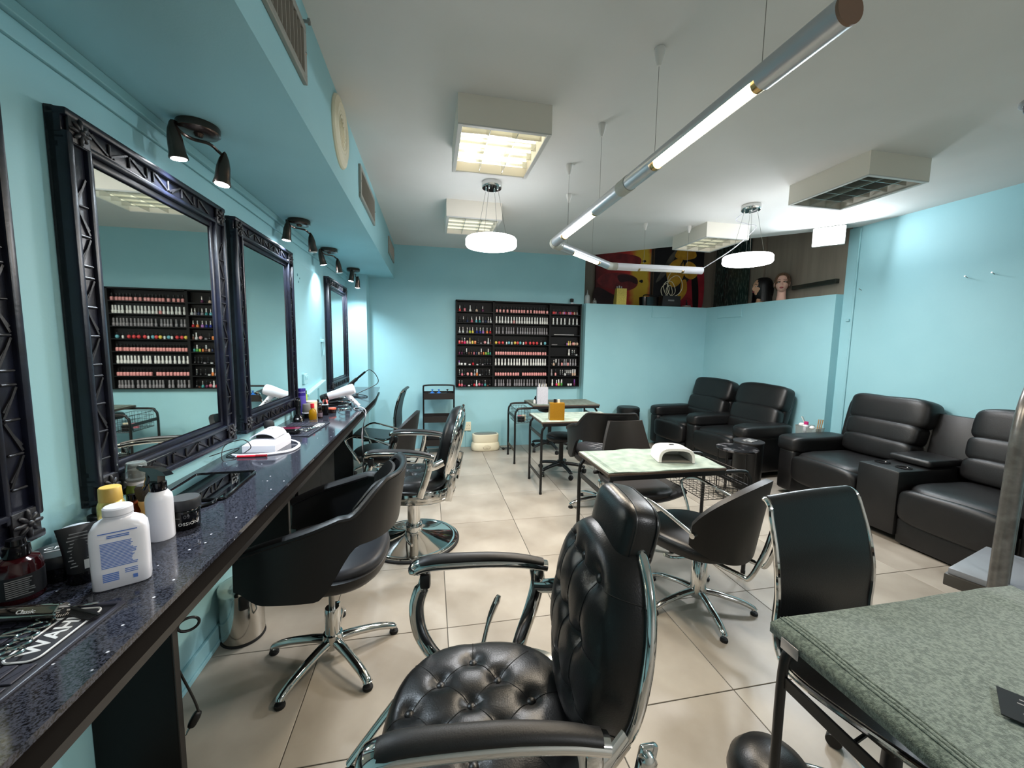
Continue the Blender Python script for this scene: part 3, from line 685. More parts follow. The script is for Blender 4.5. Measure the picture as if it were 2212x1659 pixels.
# odds and ends lying on two shelves
st = part('nail_tip_strip', MB().box((0, 0, 0.003), (0.30, 0.02, 0.006), bev=0.001), WHITEM); st.location = (RX0+1.345+0.20, RY0+0.02, RZ0+SHZ[2]+0.0004)
tag(st, 'thin strip of white nail tips lying on the third shelf', 'nail tips')
nf = part('nail_file', MB().box((0, 0, 0.006), (0.085, 0.02, 0.012), bev=0.002), mat('grey_file', (120, 118, 118), 0.8, bump=0.5, bscale=900)); nf.location = (RX0+1.345+0.06, RY0+0.02, RZ0+SHZ[3]+0.0004)
tag(nf, 'grey nail file block lying on the fourth shelf', 'nail file')
# small camera on top of the rack
cm = thing('security_camera', 'small black and white camera standing on top of the polish rack', 'camera', (RX0+LW-0.14, RY0+0.04, RZ1))
part('base', MB().lathe([(0, 0), (0.028, 0), (0.028, 0.006), (0.008, 0.012), (0.006, 0.03), (0, 0.03)], 16), WHITEP, cm)
part('body', MB().box((0, 0, 0.052), (0.05, 0.045, 0.05), bev=0.012, rot=(0.2, 0, 0)), BLKPLASTIC, cm)
part('lens', MB().lathe([(0, 0), (0.012, 0), (0.010, 0.004), (0, 0.005)], 14, TR(0, -0.024, 0.052) @ RX(PI/2)), BLACKGLOSS, cm)
part('cable', MB().tube(cr([(0.01, 0.01, 0.02), (0.05, 0.02, 0.01), (0.1, 0.02, 0.004), (0.13, 0.03, 0.003)], 4), 0.0025, 6), WHITEP, cm)
# ================================================================== chairs
def pad(a, b, th, bt=(), seams=(), e=2.6, dome=0.55, bd=0.018, na=72, nr=22, edge=0.5):
    """upholstered pad: super-elliptic outline a x b (half sizes), front in +z, thickness th; buttons bt, seams; returns MB and height fn"""
    def rad(t):
        c = abs(math.cos(t)); s_ = abs(math.sin(t)); return (( (c/a)**e + (s_/b)**e) ** (-1/e))
    def hgt(x, y):
        t = math.atan2(y, x); q = min(1.0, math.hypot(x, y)/rad(t))
        z = th*(1-q**3.2*dome)*1.0
        if q > 0.86: z -= th*(0.45)*((q-0.86)/0.14)**2
        for (bx, by) in bt:
            d2 = (x-bx)**2+(y-by)**2; z -= bd*math.exp(-d2/(2*0.020**2)) + bd*0.45*math.exp(-d2/(2*0.05**2))
        for (p, q2) in seams:
            px, py = p; dx, dy = q2[0]-px, q2[1]-py; L2 = dx*dx+dy*dy
            k = max(0, min(1, ((x-px)*dx+(y-py)*dy)/L2)); d = math.hypot(x-px-k*dx, y-py-k*dy)
            z -= bd*0.30*math.exp(-(d/0.016)**2)
        return z
    g = MB(); vs = [(0, 0, hgt(0, 0))]; fs = []
    for i in range(1, nr+1):
        q = (i/nr)**0.85
        for k in range(na):
            t = 2*PI*k/na; r = rad(t)*q; x, y = r*math.cos(t), r*math.sin(t); vs.append((x, y, hgt(x, y)))
    for (q, z) in ((1.0, th*0.05), (0.93, 0.0)):
        for k in range(na):
            t = 2*PI*k/na; r = rad(t)*q; vs.append((r*math.cos(t), r*math.sin(t), z))
    for k in range(na): fs.append((0, 1+k, 1+(k+1) % na))
    for i in range(nr+1):
        for k in range(na):
            o = 1+i*na; fs.append((o+k, o+na+k, o+na+(k+1) % na, o+(k+1) % na))
    o = 1+(nr+1)*na; fs.append(tuple(o+na-1-k for k in range(na)))
    g.add(vs, fs); return g, hgt
def xf(mb, T):
    mb.v = [T @ Vector(v) for v in mb.v]; return mb
def seam_tubes(g, hgt, seams, r=0.0013, lift=0.0004, n=10):
    for (p, q) in seams:
        g.tube([(p[0]+(q[0]-p[0])*k/n, p[1]+(q[1]-p[1])*k/n, hgt(p[0]+(q[0]-p[0])*k/n, p[1]+(q[1]-p[1])*k/n)+lift) for k in range(n+1)], r, 6)
    return g
def star_base(t, mt, R, n, a0, hub, foot, fr=0.018, casters=False, kr=0.03, stem=True):
    """radial feet; each leg its own part"""
    part('hub', MB().lathe([(0, hub-0.05), (kr+0.012, hub-0.05), (kr+0.016, hub-0.02), (kr+0.012, hub+0.015), (0, hub+0.02)], 24), mt, t)
    for k in range(n):
        a = a0+2*PI*k/n; c, s_ = math.cos(a), math.sin(a)
        zt = foot
        pts = cr([(c*0.02, s_*0.02, hub-0.018), (c*R*0.35, s_*R*0.35, hub-0.022), (c*R*0.75, s_*R*0.75, (hub+zt)/2-0.005), (c*R*0.97, s_*R*0.97, zt+0.01), (c*R, s_*R, zt)], 5)
        m_ = len(pts); rs = [fr*(1.25-0.35*i/(m_-1)) for i in range(m_)]
        if not casters: rs[-3:] = [fr*1.0, fr*1.12, fr*1.05]
        lg = part('leg', MB().tube(pts, rs, 12, flat=0.8), mt, t)
        if casters:
            ca = a+0.9
            g = MB(); w = 0.011
            for sgn in (-1, 1):
                o = Vector((c*R-math.sin(ca)*w*sgn, s_*R+math.cos(ca)*w*sgn, 0.026))
                g.lathe([(0, -0.008), (0.024, -0.008), (0.026, -0.004), (0.026, 0.004), (0.024, 0.008), (0, 0.008)], 18, TR(*o) @ RZ(ca) @ RX(PI/2))
            g.puff((c*R, s_*R, 0.040), (0.045, 0.03, 0.03), 0.8, 0.8, 12, 8, rot=(0, 0, ca))
            part('caster', g, BLKPLASTIC, lg)
        else:
            part('foot_pad', MB().lathe([(0, 0), (fr*1.05, 0), (fr*1.15, 0.006), (fr*1.05, 0.014), (0, 0.014)], 14, TR(c*R, s_*R, 0)), RUBBER, lg)
# ------------------------------------------------------------------ barber chairs (facing +x)
def barber_chair(loc, rz, label, tufted):
    t = thing('barber_chair', label, 'barber chair', loc, rz)
    part('base_ring', MB().lathe([(0, 0), (0.325, 0), (0.333, 0.006), (0.333, 0.016), (0.322, 0.021), (0, 0.021)], 64), RUBBER, t)
    part('base_plate', MB().lathe([(0.322, 0.018), (0.32, 0.026), (0.305, 0.032), (0.29, 0.031), (0.285, 0.028), (0.18, 0.05), (0.09, 0.072), (0.062, 0.085), (0.058, 0.12), (0.06, 0.122), (0.06, 0.135), (0.0, 0.137)], 64), CHROME, t)
    part('column', MB().lathe([(0.046, 0.12), (0.046, 0.40), (0, 0.40)], 32), CHROME, t)
    part('pump_lever', MB().tube(cr([(0.04, 0.07, 0.10), (0.02, 0.16, 0.11), (-0.02, 0.26, 0.12), (-0.06, 0.33, 0.135)], 4), 0.009, 10), CHROME, t)
    # seat pan
    g, _ = pad(0.275, 0.265, 0.006, e=2.4, dome=0.1, nr=4); 
    pan = MB(); rings = []
    for (q, z) in ((0.90, 0.375), (0.97, 0.378), (1.0, 0.385), (1.0, 0.400), (0.985, 0.403), (0.985, 0.408), (1.0, 0.411), (1.0, 0.462), (0.99, 0.468), (0.9, 0.470)):
        rings.append([(0.29*q*math.copysign(abs(math.cos(a))**0.8, math.cos(a))-0.015, 0.272*q*math.copysign(abs(math.sin(a))**0.8, math.sin(a)), z) for a in [2*PI*k/56 for k in range(56)]])
    pan.loft(rings); part('seat_pan', pan, CHROME, t)
    # seat
    bt = [(0.03, -0.145), (-0.04, -0.075), (0.12, -0.075), (-0.125, 0.0), (0.035, 0.0), (0.195, 0.0), (-0.04, 0.078), (0.12, 0.078), (0.03, 0.15)]
    sm = [(bt[0], bt[1]), (bt[0], bt[2]), (bt[1], bt[3]), (bt[1], bt[4]), (bt[2], bt[4]), (bt[2], bt[5]), (bt[3], bt[6]), (bt[4], bt[6]), (bt[4], bt[7]), (bt[5], bt[7]), (bt[6], bt[8]), (bt[7], bt[8]),
          (bt[0], (0.03, -0.235)), (bt[8], (0.03, 0.235)), (bt[5], (0.245, 0.03)), (bt[3], (-0.205, -0.02)), (bt[2], (0.2, -0.16)), (bt[7], (0.2, 0.16)), (bt[6], (-0.14, 0.17)), (bt[1], (-0.14, -0.17))]
    g, hf = pad(0.265, 0.255, 0.105, bt, sm, e=2.5, dome=0.34, bd=0.011)
    T = TR(0.02, 0, 0.442); xf(g, T); s_ = part('seat', g, LEATHER, t, True, 60)
    part('seam', xf(seam_tubes(MB(), hf, sm), T), DKSTITCH, s_)
    for (x, y) in bt: part('button', MB().lathe([(0.0135, 0), (0.0135, 0.005), (0.011, 0.009), (0.005, 0.0115), (0, 0.012)], 16, T @ TR(x, y, hf(x, y)-0.001)), LEATHER, s_)
    # back
    if tufted:
        bt = [(-0.16+0.15*i+0.02, y) for i in range(3) for y in (-0.10, 0.0, 0.10)]
        sm = [(bt[3*i], bt[3*i+1]) for i in range(3)]+[(bt[3*i+1], bt[3*i+2]) for i in range(3)]+[(bt[j], bt[j+3]) for j in range(6)]
        sm += [(bt[3*i+2], (bt[3*i+2][0], 0.205)) for i in range(3)]+[(bt[3*i], (bt[3*i][0], -0.205)) for i in range(3)]
        bd = 0.012
    else: bt, sm, bd = [], [((0.05, -0.2), (0.05, 0.2))], 0.008
    bh = 0.262 if tufted else 0.265
    g, hf = pad(bh, 0.232, 0.125 if tufted else 0.095, bt, sm, e=2.25, dome=0.42, bd=bd)
    # local pad x -> up, y -> side, z -> forward
    lean = math.radians(9 if tufted else 13)
    B = TR(-0.285, 0, 0.50+bh*0.97) @ RY(-lean) @ frame((0, 0, 0), (0, 0, 1), (0, 1, 0))
    B = TR(-0.30, 0, 0.50+bh*0.97) @ Matrix.Rotation(-lean, 4, 'Y') @ Matrix(((0, 0, 1, 0), (0, -1, 0, 0), (1, 0, 0, 0), (0, 0, 0, 1)))
    bk = part('backrest', xf(g, B), LEATHER, t, True, 60)
    part('seam', xf(seam_tubes(MB(), hf, sm), B), DKSTITCH, bk)
    for (x, y) in bt: part('button', MB().lathe([(0.013, 0), (0.013, 0.005), (0.010, 0.009), (0.004, 0.0115), (0, 0.012)], 14, B @ TR(x, y, hf(x, y)-0.001)), LEATHER, bk)
    g, _ = pad(bh*1.01, 0.238, 0.05, e=2.25, dome=0.75, nr=10)
    part('back_shell', xf(g, B @ TR(0, 0, -0.002) @ Matrix(((1, 0, 0, 0), (0, 1, 0, 0), (0, 0, -1, 0), (0, 0, 0, 1)))), CHROME, t, True, 60)
    g = MB(); rings = []
    part('back_rim', xf(MB().tube([(bh*1.0*math.copysign(abs(math.cos(a))**0.88, math.cos(a)), 0.236*math.copysign(abs(math.sin(a))**0.88, math.sin(a)), 0.0) for a in [2*PI*k/64 for k in range(64)]], 0.013, 10, closed=True), B), CHROME, t)
    # recline bars behind the lower back
    for sy in (-1, 1):
        part('recline_bar', MB().bar((-0.285, sy*0.235, 0.40), (-0.325, sy*0.225, 0.62), 0.016, 0.045, bev=0.006), CHROME, t)
        part('pivot', MB().lathe([(0, -0.012), (0.016, -0.012), (0.018, -0.006), (0.018, 0.008), (0.010, 0.014), (0, 0.015)], 16, TR(-0.315, sy*0.242, 0.60) @ RX(-sy*PI/2)), CHROME, t)
    # arms
    za = 0.735
    for sy in (-1, 1):
        y = sy*0.305
        prof = cr([(0.24, y, za-0.012), (0.235, y, za), (0.18, y, za+0.012), (0.0, y, za+0.014), (-0.12, y, za+0.004), (-0.20, y, za-0.012)], 5)
        n = len(prof); rs = [0.032*(0.75+0.25*math.sin(PI*min(1, (i+1)/(n*0.25))/2)) if i < n*0.25 else 0.032*(1-0.28*(i-n*0.25)/(n*0.75)) for i in range(n)]
        ar = part('armrest', MB().tube(prof, rs, 16, flat=0.72), CHROME, t)
        padp = [(p.x*0.93, p.y, p.z+0.013) for p in prof]
        part('arm_pad', MB().tube(padp, [r*0.86 for r in rs], 16, flat=0.62), LEATHERM, ar)
        part('front_bracket', MB().tube(cr([(0.205, y, za-0.02), (0.215, y, za-0.06), (0.235, y*0.98, za-0.13), (0.225, y*0.95, za-0.21), (0.19, y*0.92, 0.46), (0.16, y*0.9, 0.43)], 5), [0.016]*6+[0.024]*20, 12, flat=0.35, up=(0, 1, 0)), CHROME, t)
        part('clamp', MB().box((0.207, y, za-0.045), (0.034, 0.03, 0.05), bev=0.008), BLKPLASTIC, t)
        part('rear_bracket', MB().tube(cr([(-0.165, y, za-0.02), (-0.17, y, za-0.07), (-0.15, y*0.97, za-0.15), (-0.12, y*0.94, 0.50), (-0.10, y*0.9, 0.44)], 5), 0.024, 12, flat=0.35, up=(0, 1, 0)), CHROME, t)
        part('back_strut', MB().tube(cr([(-0.16, y, za-0.08), (-0.205, y*0.95, za-0.075), (-0.255, y*0.86, za-0.055)], 5), 0.026, 10, flat=0.4, up=(0, 1, 0)), CHROME, t)
        part('rear_clamp', MB().box((-0.172, y, za-0.043), (0.034, 0.03, 0.045), bev=0.008), CHROME, t)
        # foot rest side bars
        part('footrest_bar', MB().tube(cr([(0.20, sy*0.235, 0.42), (0.27, sy*0.23, 0.36), (0.37, sy*0.21, 0.24), (0.43, sy*0.19, 0.17)], 5), 0.018, 12, flat=0.6), CHROME, t)
    part('footrest', MB().box((0.46, 0, 0.155), (0.14, 0.36, 0.022), rot=(0, 0.35, 0), bev=0.008), CHROME, t)
    part('lever', MB().tube(cr([(0.06, -0.2, 0.40), (0.02, -0.30, 0.43), (-0.01, -0.36, 0.50), (-0.045, -0.385, 0.57)], 5), [0.008]*10+[0.010, 0.011, 0.012, 0.012, 0.012, 0.008], 10), CHROME, t)
    if tufted:
        g = MB(); g.puff((0, 0, 0), (0.115, 0.235, 0.175), 0.5, 0.55, 32, 20)
        H = TR(-0.335, 0, 1.008) @ RY(-math.radians(12))
        hr = part('headrest', xf(g, H), LEATHER, t, True, 60)
        for x in (0.022, -0.03): part('piping', xf(MB().tube([(x, 0.1155*math.copysign(abs(math.cos(a))**0.55, math.cos(a)), 0.086*math.copysign(abs(math.sin(a))**0.5, math.sin(a))) for a in [2*PI*k/48 for k in range(48)]], 0.003, 6, closed=True), H), LEATHER, hr)
        for sy in (-1, 1): part('headrest_post', MB().bar((-0.345, sy*0.05, 0.88), (-0.345, sy*0.05, 0.99), 0.018, 0.008), CHROME, t)
    return t
barber_chair((0.155, 0.955, -0.01+0.01), math.radians(174.5), 'black barber chair with deep-buttoned back and headrest beside the towel-covered table', True)
barber_chair((-0.13, 2.93, 0), math.radians(170), 'black barber chair without headrest, smooth oval back and chrome disc base', False)
# ------------------------------------------------------------------ tub chairs (facing +x)
def tub_chair(loc, rz, label, base_a):
    t = thing('tub_chair', label, 'chair', loc, rz, 'black moulded tub chairs')
    plan = cr([(0.33, 0.275), (0.16, 0.305), (-0.04, 0.30), (-0.19, 0.245), (-0.265, 0.13), (-0.285, 0.0), (-0.265, -0.13), (-0.19, -0.245), (-0.04, -0.30), (0.16, -0.305), (0.33, -0.275)] if False else
              [Vector((x, y, 0)) for x, y in ((0.25, 0.245), (0.12, 0.27), (-0.04, 0.265), (-0.17, 0.22), (-0.24, 0.12), (-0.26, 0.0), (-0.24, -0.12), (-0.17, -0.22), (-0.04, -0.265), (0.12, -0.27), (0.25, -0.245))], 8)
    N = len(plan)-1
    def sstep(x, a, b): x = max(0, min(1, (x-a)/(b-a))); return x*x*(3-2*x)
    def P(u): f = u*N; i = min(int(f), N-1); return plan[i].lerp(plan[i+1], f-i)
    def shell(u, v):
        p = P(u); w = abs(u-0.5)*2            # 0 rear .. 1 front of arms
        bkk = 1-sstep(w, 0.26, 0.46)
        ztop = 0.650+0.27*min(0.5, 1-w) + 0.125*bkk
        hole = 1-sstep(w, 0.40, 0.62)
        zbot = 0.465 + 0.205*hole + 0.05*sstep(w, 0.85, 1.0)
        z = zbot+(ztop-zbot)*v
        lean = 1+0.20*max(0, z-0.44)
        nrm = Vector((p.x, p.y, 0))
        q = nrm*lean
        q.x += -0.10*bkk*max(0, (z-0.6)) + 0.10*sstep(w, 0.8, 1.0)*(0.62-z)  # recline of the back
        return (q.x, q.y, z)
    part('shell', MB().sheet(shell, 80, 14, -0.026), SHELLBLK, t, True, 60)
    # rolled top rim
    rim = [Vector(shell(k/80, 1.0)) for k in range(81)]
    part('rim', MB().tube([(p.x*1.03, p.y*1.03, p.z) for p in rim], [0.016+0.012*min(1, abs(k-40)/24) for k in range(81)], 10, flat=0.55), SHELLBLK, t)
    # lower bucket
    def bowl(p): return (p.x, p.y, p.z if p.z < 0 else p.z*0.06)
    part('bucket', MB().puff((0.01, 0, 0.510), (0.53, 0.54, 0.20), 0.75, 0.72, 40, 18, fn=bowl), SHELLBLK, t, True, 60)
    part('seat_pad', MB().puff((-0.005, 0, 0.522), (0.50, 0.50, 0.085), 0.5, 0.75, 40, 12), mat('charcoal_quilt', (40, 40, 44), 0.45), t, True, 60)
    g = MB()
    for k in (-2, -1, 0, 1, 2):
        for sg in (-1, 1):
            pts = []
            for i in range(13):
                f = -1+2*i/12; x = 0.02+f*0.26; y = sg*f*0.26+k*0.1
                rr = (abs(x-0.02)/0.235)**2.6+(abs(y)/0.235)**2.6
                if rr < 0.92: pts.append((x-0.025, y, 0.522+0.0425*(1-rr)**0.25+0.0005))
            if len(pts) > 2: g.tube(pts, 0.0016, 5)
    part('stitching', g, STITCH, t)
    # inner quilted back pad
    def inner(u, v):
        uu = 0.5+(u-0.5)*0.40; p = Vector(shell(uu, 0.12+0.80*v)); 
        return (p.x+0.024-0.006*math.cos((u-0.5)*PI)*0, p.y*0.93, p.z)
    bp = part('back_pad', MB().sheet(inner, 24, 10, 0.012), LEATHERM, t, True, 60)
    g = MB()
    for k in range(6):
        u0 = 0.08+k*0.14
        for sg in (-1, 1): g.tube([Vector(inner(min(0.98, max(0.02, u0+sg*0.30*v_/6)), 0.06+0.88*v_/6))+Vector((0.0035, 0, 0)) for v_ in range(7)], 0.0014, 5)
    part('stitching', g, STITCH, bp)
    part('piston', MB().cyl((0, 0, 0.24), (0, 0, 0.42), 0.014, 14), STEEL, t)
    part('column', MB().lathe([(0, 0.06), (0.033, 0.06), (0.033, 0.235), (0.030, 0.245), (0, 0.245)], 28), CHROME, t)
    part('lever_box', MB().box((-0.005, -0.038, 0.20), (0.04, 0.03, 0.08), bev=0.006), CHROME, t)
    star_base(t, CHROME, 0.285, 5, base_a, 0.105, 0.03, 0.019)
    return t
tub_chair((-0.455, 1.865, 0), math.radians(176), 'black tub chair with silver quilting on a chrome star base, beside the steel bin', math.radians(22.5-176))
tub_chair((1.52, 3.30, 0), math.radians(78), 'black tub chair pushed in at the table with the gold box', math.radians(100))
# ------------------------------------------------------------------ salon chairs with winged back (facing +x)
def wing_chair(loc, rz, label, sc=1.0, base_a=0.3):
    t = thing('salon_chair', label, 'chair', loc, rz, 'wing-backed salon chairs')
    part('seat', MB().puff((0.045, 0, 0.405), (0.53, 0.50, 0.105), 0.5, 0.8, 40, 14), LEATHER, t, True, 60)
    def back(u, v):
        a = (u-0.5)*2; th = a*math.radians(63)
        R = 0.345
        hw = math.cos(a*PI/2*0.97)
        zm = 0.60+0.0*a; top = 0.555+0.255*hw**0.6; bot = 0.50-0.13*hw**0.8
        z = bot+(top-bot)*v
        ln = -0.14*(z-0.45)
        return (-R*math.cos(th)*0.92+0.055+ln, R*math.sin(th)*(1.0+0.12*(z-0.45)), z)
    part('backrest', MB().sheet(back, 36, 12, -0.034), LEATHERM, t, True, 70)
    for sy in (-1, 1):
        tip = Vector(back(0.5+sy*0.485, 0.5))
        part('arm', MB().tube(cr([tuple(tip), (0.07, sy*0.285, 0.605), (0.20, sy*0.285, 0.635), (0.285, sy*0.28, 0.60), (0.29, sy*0.27, 0.565), (0.235, sy*0.25, 0.46), (0.19, sy*0.22, 0.365)], 6), 0.012, 10, flat=0.75), CHROME, t)
        part('arm_tip', MB().cyl((tip.x-0.005, tip.y-sy*0.02, tip.z), (tip.x-0.005, tip.y+sy*0.02, tip.z), 0.014, 12), CHROME, t)
    rb = [(-0.02, -0.095, 0.345), (-0.25, -0.095, 0.335), (-0.30, -0.095, 0.345), (-0.345, -0.070, 0.48), (-0.362, -0.03, 0.60), (-0.364, 0.0, 0.615), (-0.362, 0.03, 0.60), (-0.345, 0.070, 0.48), (-0.30, 0.095, 0.345), (-0.25, 0.095, 0.335), (-0.02, 0.085, 0.345)]
    part('back_bar', MB().tube(cr(rb, 5), 0.0125, 10), CHROME, t)
    part('seat_plate', MB().box((0, 0, 0.345), (0.2, 0.22, 0.02), bev=0.004), BLKPLASTIC, t)
    part('piston', MB().cyl((0, 0, 0.26), (0, 0, 0.345), 0.02, 16), BLKPLASTIC, t)
    part('column', MB().lathe([(0, 0.07), (0.042, 0.07), (0.042, 0.27), (0.038, 0.275), (0, 0.275)], 28), CHROME, t)
    part('pump_lever', MB().tube(cr([(0, 0.02, 0.29), (0.03, 0.10, 0.30), (0.06, 0.19, 0.315), (0.07, 0.25, 0.345)], 4), 0.008, 8), CHROME, t)
    star_base(t, CHROME, 0.29, 5, base_a, 0.105, 0.03, 0.017)
    return t
wing_chair((1.495, 1.90, 0), math.radians(115), 'black winged salon chair with looped chrome bar, drawn up to the curing-lamp table', base_a=math.radians(-72))
wing_chair((-0.42, 3.95, 0), math.radians(172), 'black winged salon chair with white paper on its seat, behind a barber chair', base_a=0.2)
# ------------------------------------------------------------------ sling chairs with chrome edge (facing +x)
def sling_chair(loc, rz, label, a0=0.5):
    t = thing('office_chair', label, 'chair', loc, rz, 'sling-back office chairs')
    prof = cr([(0.245, 0.0, 0.425), (0.235, 0, 0.455), (0.19, 0, 0.468), (0.0, 0, 0.445), (-0.14, 0, 0.435), (-0.20, 0, 0.46), (-0.225, 0, 0.54), (-0.225, 0, 0.66), (-0.245, 0, 0.79), (-0.28, 0, 0.905), (-0.295, 0, 0.945), (-0.32, 0, 0.96), (-0.34, 0, 0.945)], 5)
    N = len(prof)-1
    def P(v): f = v*N; i = min(int(f), N-1); return prof[i].lerp(prof[i+1], f-i)
    def sling(u, v):
        p = P(v); hw = 0.222 if v < 0.5 else 0.222-0.030*max(0, (v-0.62)/0.38)
        return (p.x, (u-0.5)*2*hw, p.z+0.004*math.cos((u-0.5)*PI))
    part('sling', MB().sheet(sling, 16, 60, 0.022), LEATHER, t, True, 60)
    for sy in (-1, 1):
        part('side_rail', MB().tube([(p.x, sy*((0.222 if i/N < 0.5 else 0.222-0.030*max(0, (i/N-0.62)/0.38))+0.008), p.z-0.012) for i, p in enumerate(prof[:-4])], 0.009, 8), CHROME, t)
    part('under_plate', MB().box((-0.01, 0, 0.41), (0.22, 0.40, 0.02), bev=0.004), BLKPLASTIC, t)
    part('mechanism', MB().box((0, 0, 0.37), (0.16, 0.12, 0.06), bev=0.012), BLKPLASTIC, t)
    part('lever', MB().cyl((0, -0.05, 0.37), (0.02, -0.24, 0.365), 0.006, 8), BLKPLASTIC, t)
    part('column', MB().cyl((0, 0, 0.10), (0, 0, 0.36), 0.028, 18, 0.022), BLKPLASTIC, t)
    star_base(t, CHROME, 0.25, 5, a0, 0.115, 0.06, 0.016, casters=True)
    return t
sling_chair((1.38, 0.845, -0.0), math.radians(-84), 'black leather sling chair with chrome edges, tucked under the towel-covered table', 2.67)
sling_chair((-0.60, 4.62, 0), math.radians(176), 'black leather sling chair with rolled top, last at the counter')
# ------------------------------------------------------------------ padded shell chair at the curing-lamp table (facing +x)
sc = thing('shell_chair', 'dark brown padded shell chair across the table with the curing lamp', 'chair', (1.50, 2.635, 0), math.radians(-90))
def shf(u, v):
    a = (u-0.5)*2
    pr = cr([(0.26, 0, 0.415), (0.22, 0, 0.44), (0.05, 0, 0.43), (-0.12, 0, 0.435), (-0.185, 0, 0.49), (-0.215, 0, 0.62), (-0.24, 0, 0.76), (-0.255, 0, 0.885)], 5)
    f = v*(len(pr)-1); i = min(int(f), len(pr)-2); p = pr[i].lerp(pr[i+1], f-i)
    hw = 0.235 if v < 0.45 else 0.235-0.10*max(0, (v-0.55)/0.45)
    cup = 0.045*a*a
    return (p.x+(cup if v > 0.5 else 0.0), a*hw, p.z+(0.05*a*a if v < 0.6 else 0.05*a*a*(1-(v-0.6)/0.4)) - (0.012*(1-a*a) if v > 0.97 else 0))
part('shell', MB().sheet(shf, 20, 36, 0.022), SHELLBRN, sc, True, 70)
part('seat_cushion', MB().puff((0.06, 0, 0.445), (0.40, 0.40, 0.06), 0.5, 0.7, 32, 10), SHELLBRN, sc, True, 60)
part('column', MB().cyl((0, 0, 0.08), (0, 0, 0.42), 0.026, 18), CHROME, sc)
star_base(sc, CHROME, 0.27, 4, PI/4, 0.10, 0.025, 0.016)
# ------------------------------------------------------------------ round stools on black five-star bases
def stool(loc, zseat, label, r=0.175):
    t = thing('round_stool', label, 'stool', loc, 0.4, 'round stools on black star bases')
    part('seat', MB().lathe([(0, zseat), (r*0.7, zseat-0.002), (r*0.92, zseat-0.010), (r, zseat-0.03), (r*0.99, zseat-0.055), (r*0.9, zseat-0.07), (0, zseat-0.07)], 40), SHELLBLK, t, True, 60)
    part('plate', MB().box((0, 0, zseat-0.08), (0.14, 0.1, 0.025), bev=0.006), BLKPLASTIC, t)
    part('lever', MB().cyl((0, 0, zseat-0.085), (0.17, 0.05, zseat-0.095), 0.006, 8), BLKPLASTIC, t)
    part('column', MB().cyl((0, 0, 0.08), (0, 0, zseat-0.08), 0.026, 16), BLKPLASTIC, t)
    star_base(t, BLKPLASTIC, 0.27, 5, 0.65, 0.13, 0.065, 0.021, casters=True)
    return t
stool((1.46, 4.28, 0), 0.46, 'low black round stool behind the table with the gold box')
stool((1.62, 5.27, 0), 0.62, 'tall black round stool under the table by the back wall')
fs = thing('footstool', 'low domed black footstool on the floor under the towel-covered table', 'footstool', (1.045, 0.935, 0))
part('cushion', MB().lathe([(0, 0.215), (0.05, 0.21), (0.095, 0.19), (0.12, 0.155), (0.126, 0.12), (0.12, 0.10), (0, 0.10)], 40), LEATHER, fs, True, 60)
part('skirt', MB().lathe([(0, 0.02), (0.11, 0.02), (0.115, 0.03), (0.117, 0.10), (0, 0.10)], 40), LEATHERM, fs)
for k in range(4): part('foot', MB().lathe([(0, 0), (0.016, 0), (0.014, 0.022), (0, 0.022)], 12, TR(0.1*math.cos(k*PI/2), 0.1*math.sin(k*PI/2), 0)), BLKPLASTIC, fs)
ot = thing('drum_stool', 'black drum-shaped stool against the back wall beside the recliner', 'stool', (2.80, 5.27, 0))
part('body', MB().lathe([(0, 0), (0.155, 0), (0.158, 0.01), (0.165, 0.35), (0.160, 0.50), (0.155, 0.52), (0, 0.52)], 40), LEATHERB, ot)
part('lid', MB().lathe([(0.160, 0.52), (0.163, 0.53), (0.160, 0.575), (0.145, 0.59), (0, 0.595)], 40), LEATHERB, ot)
# paper on the winged chair
pc = part('paper_slip', MB().sheet(lambda u, v: (0.05*(u-0.5), 0.075*(v-0.5), 0.008*math.sin(v*3)), 6, 8, 0.0006), WHITEM)
pc.location = (-0.52, 3.72, 0.46); pc.rotation_euler = (0.5, 0.1, 0.4); tag(pc, 'crumpled white paper slip on the edge of the winged chair seat', 'paper')
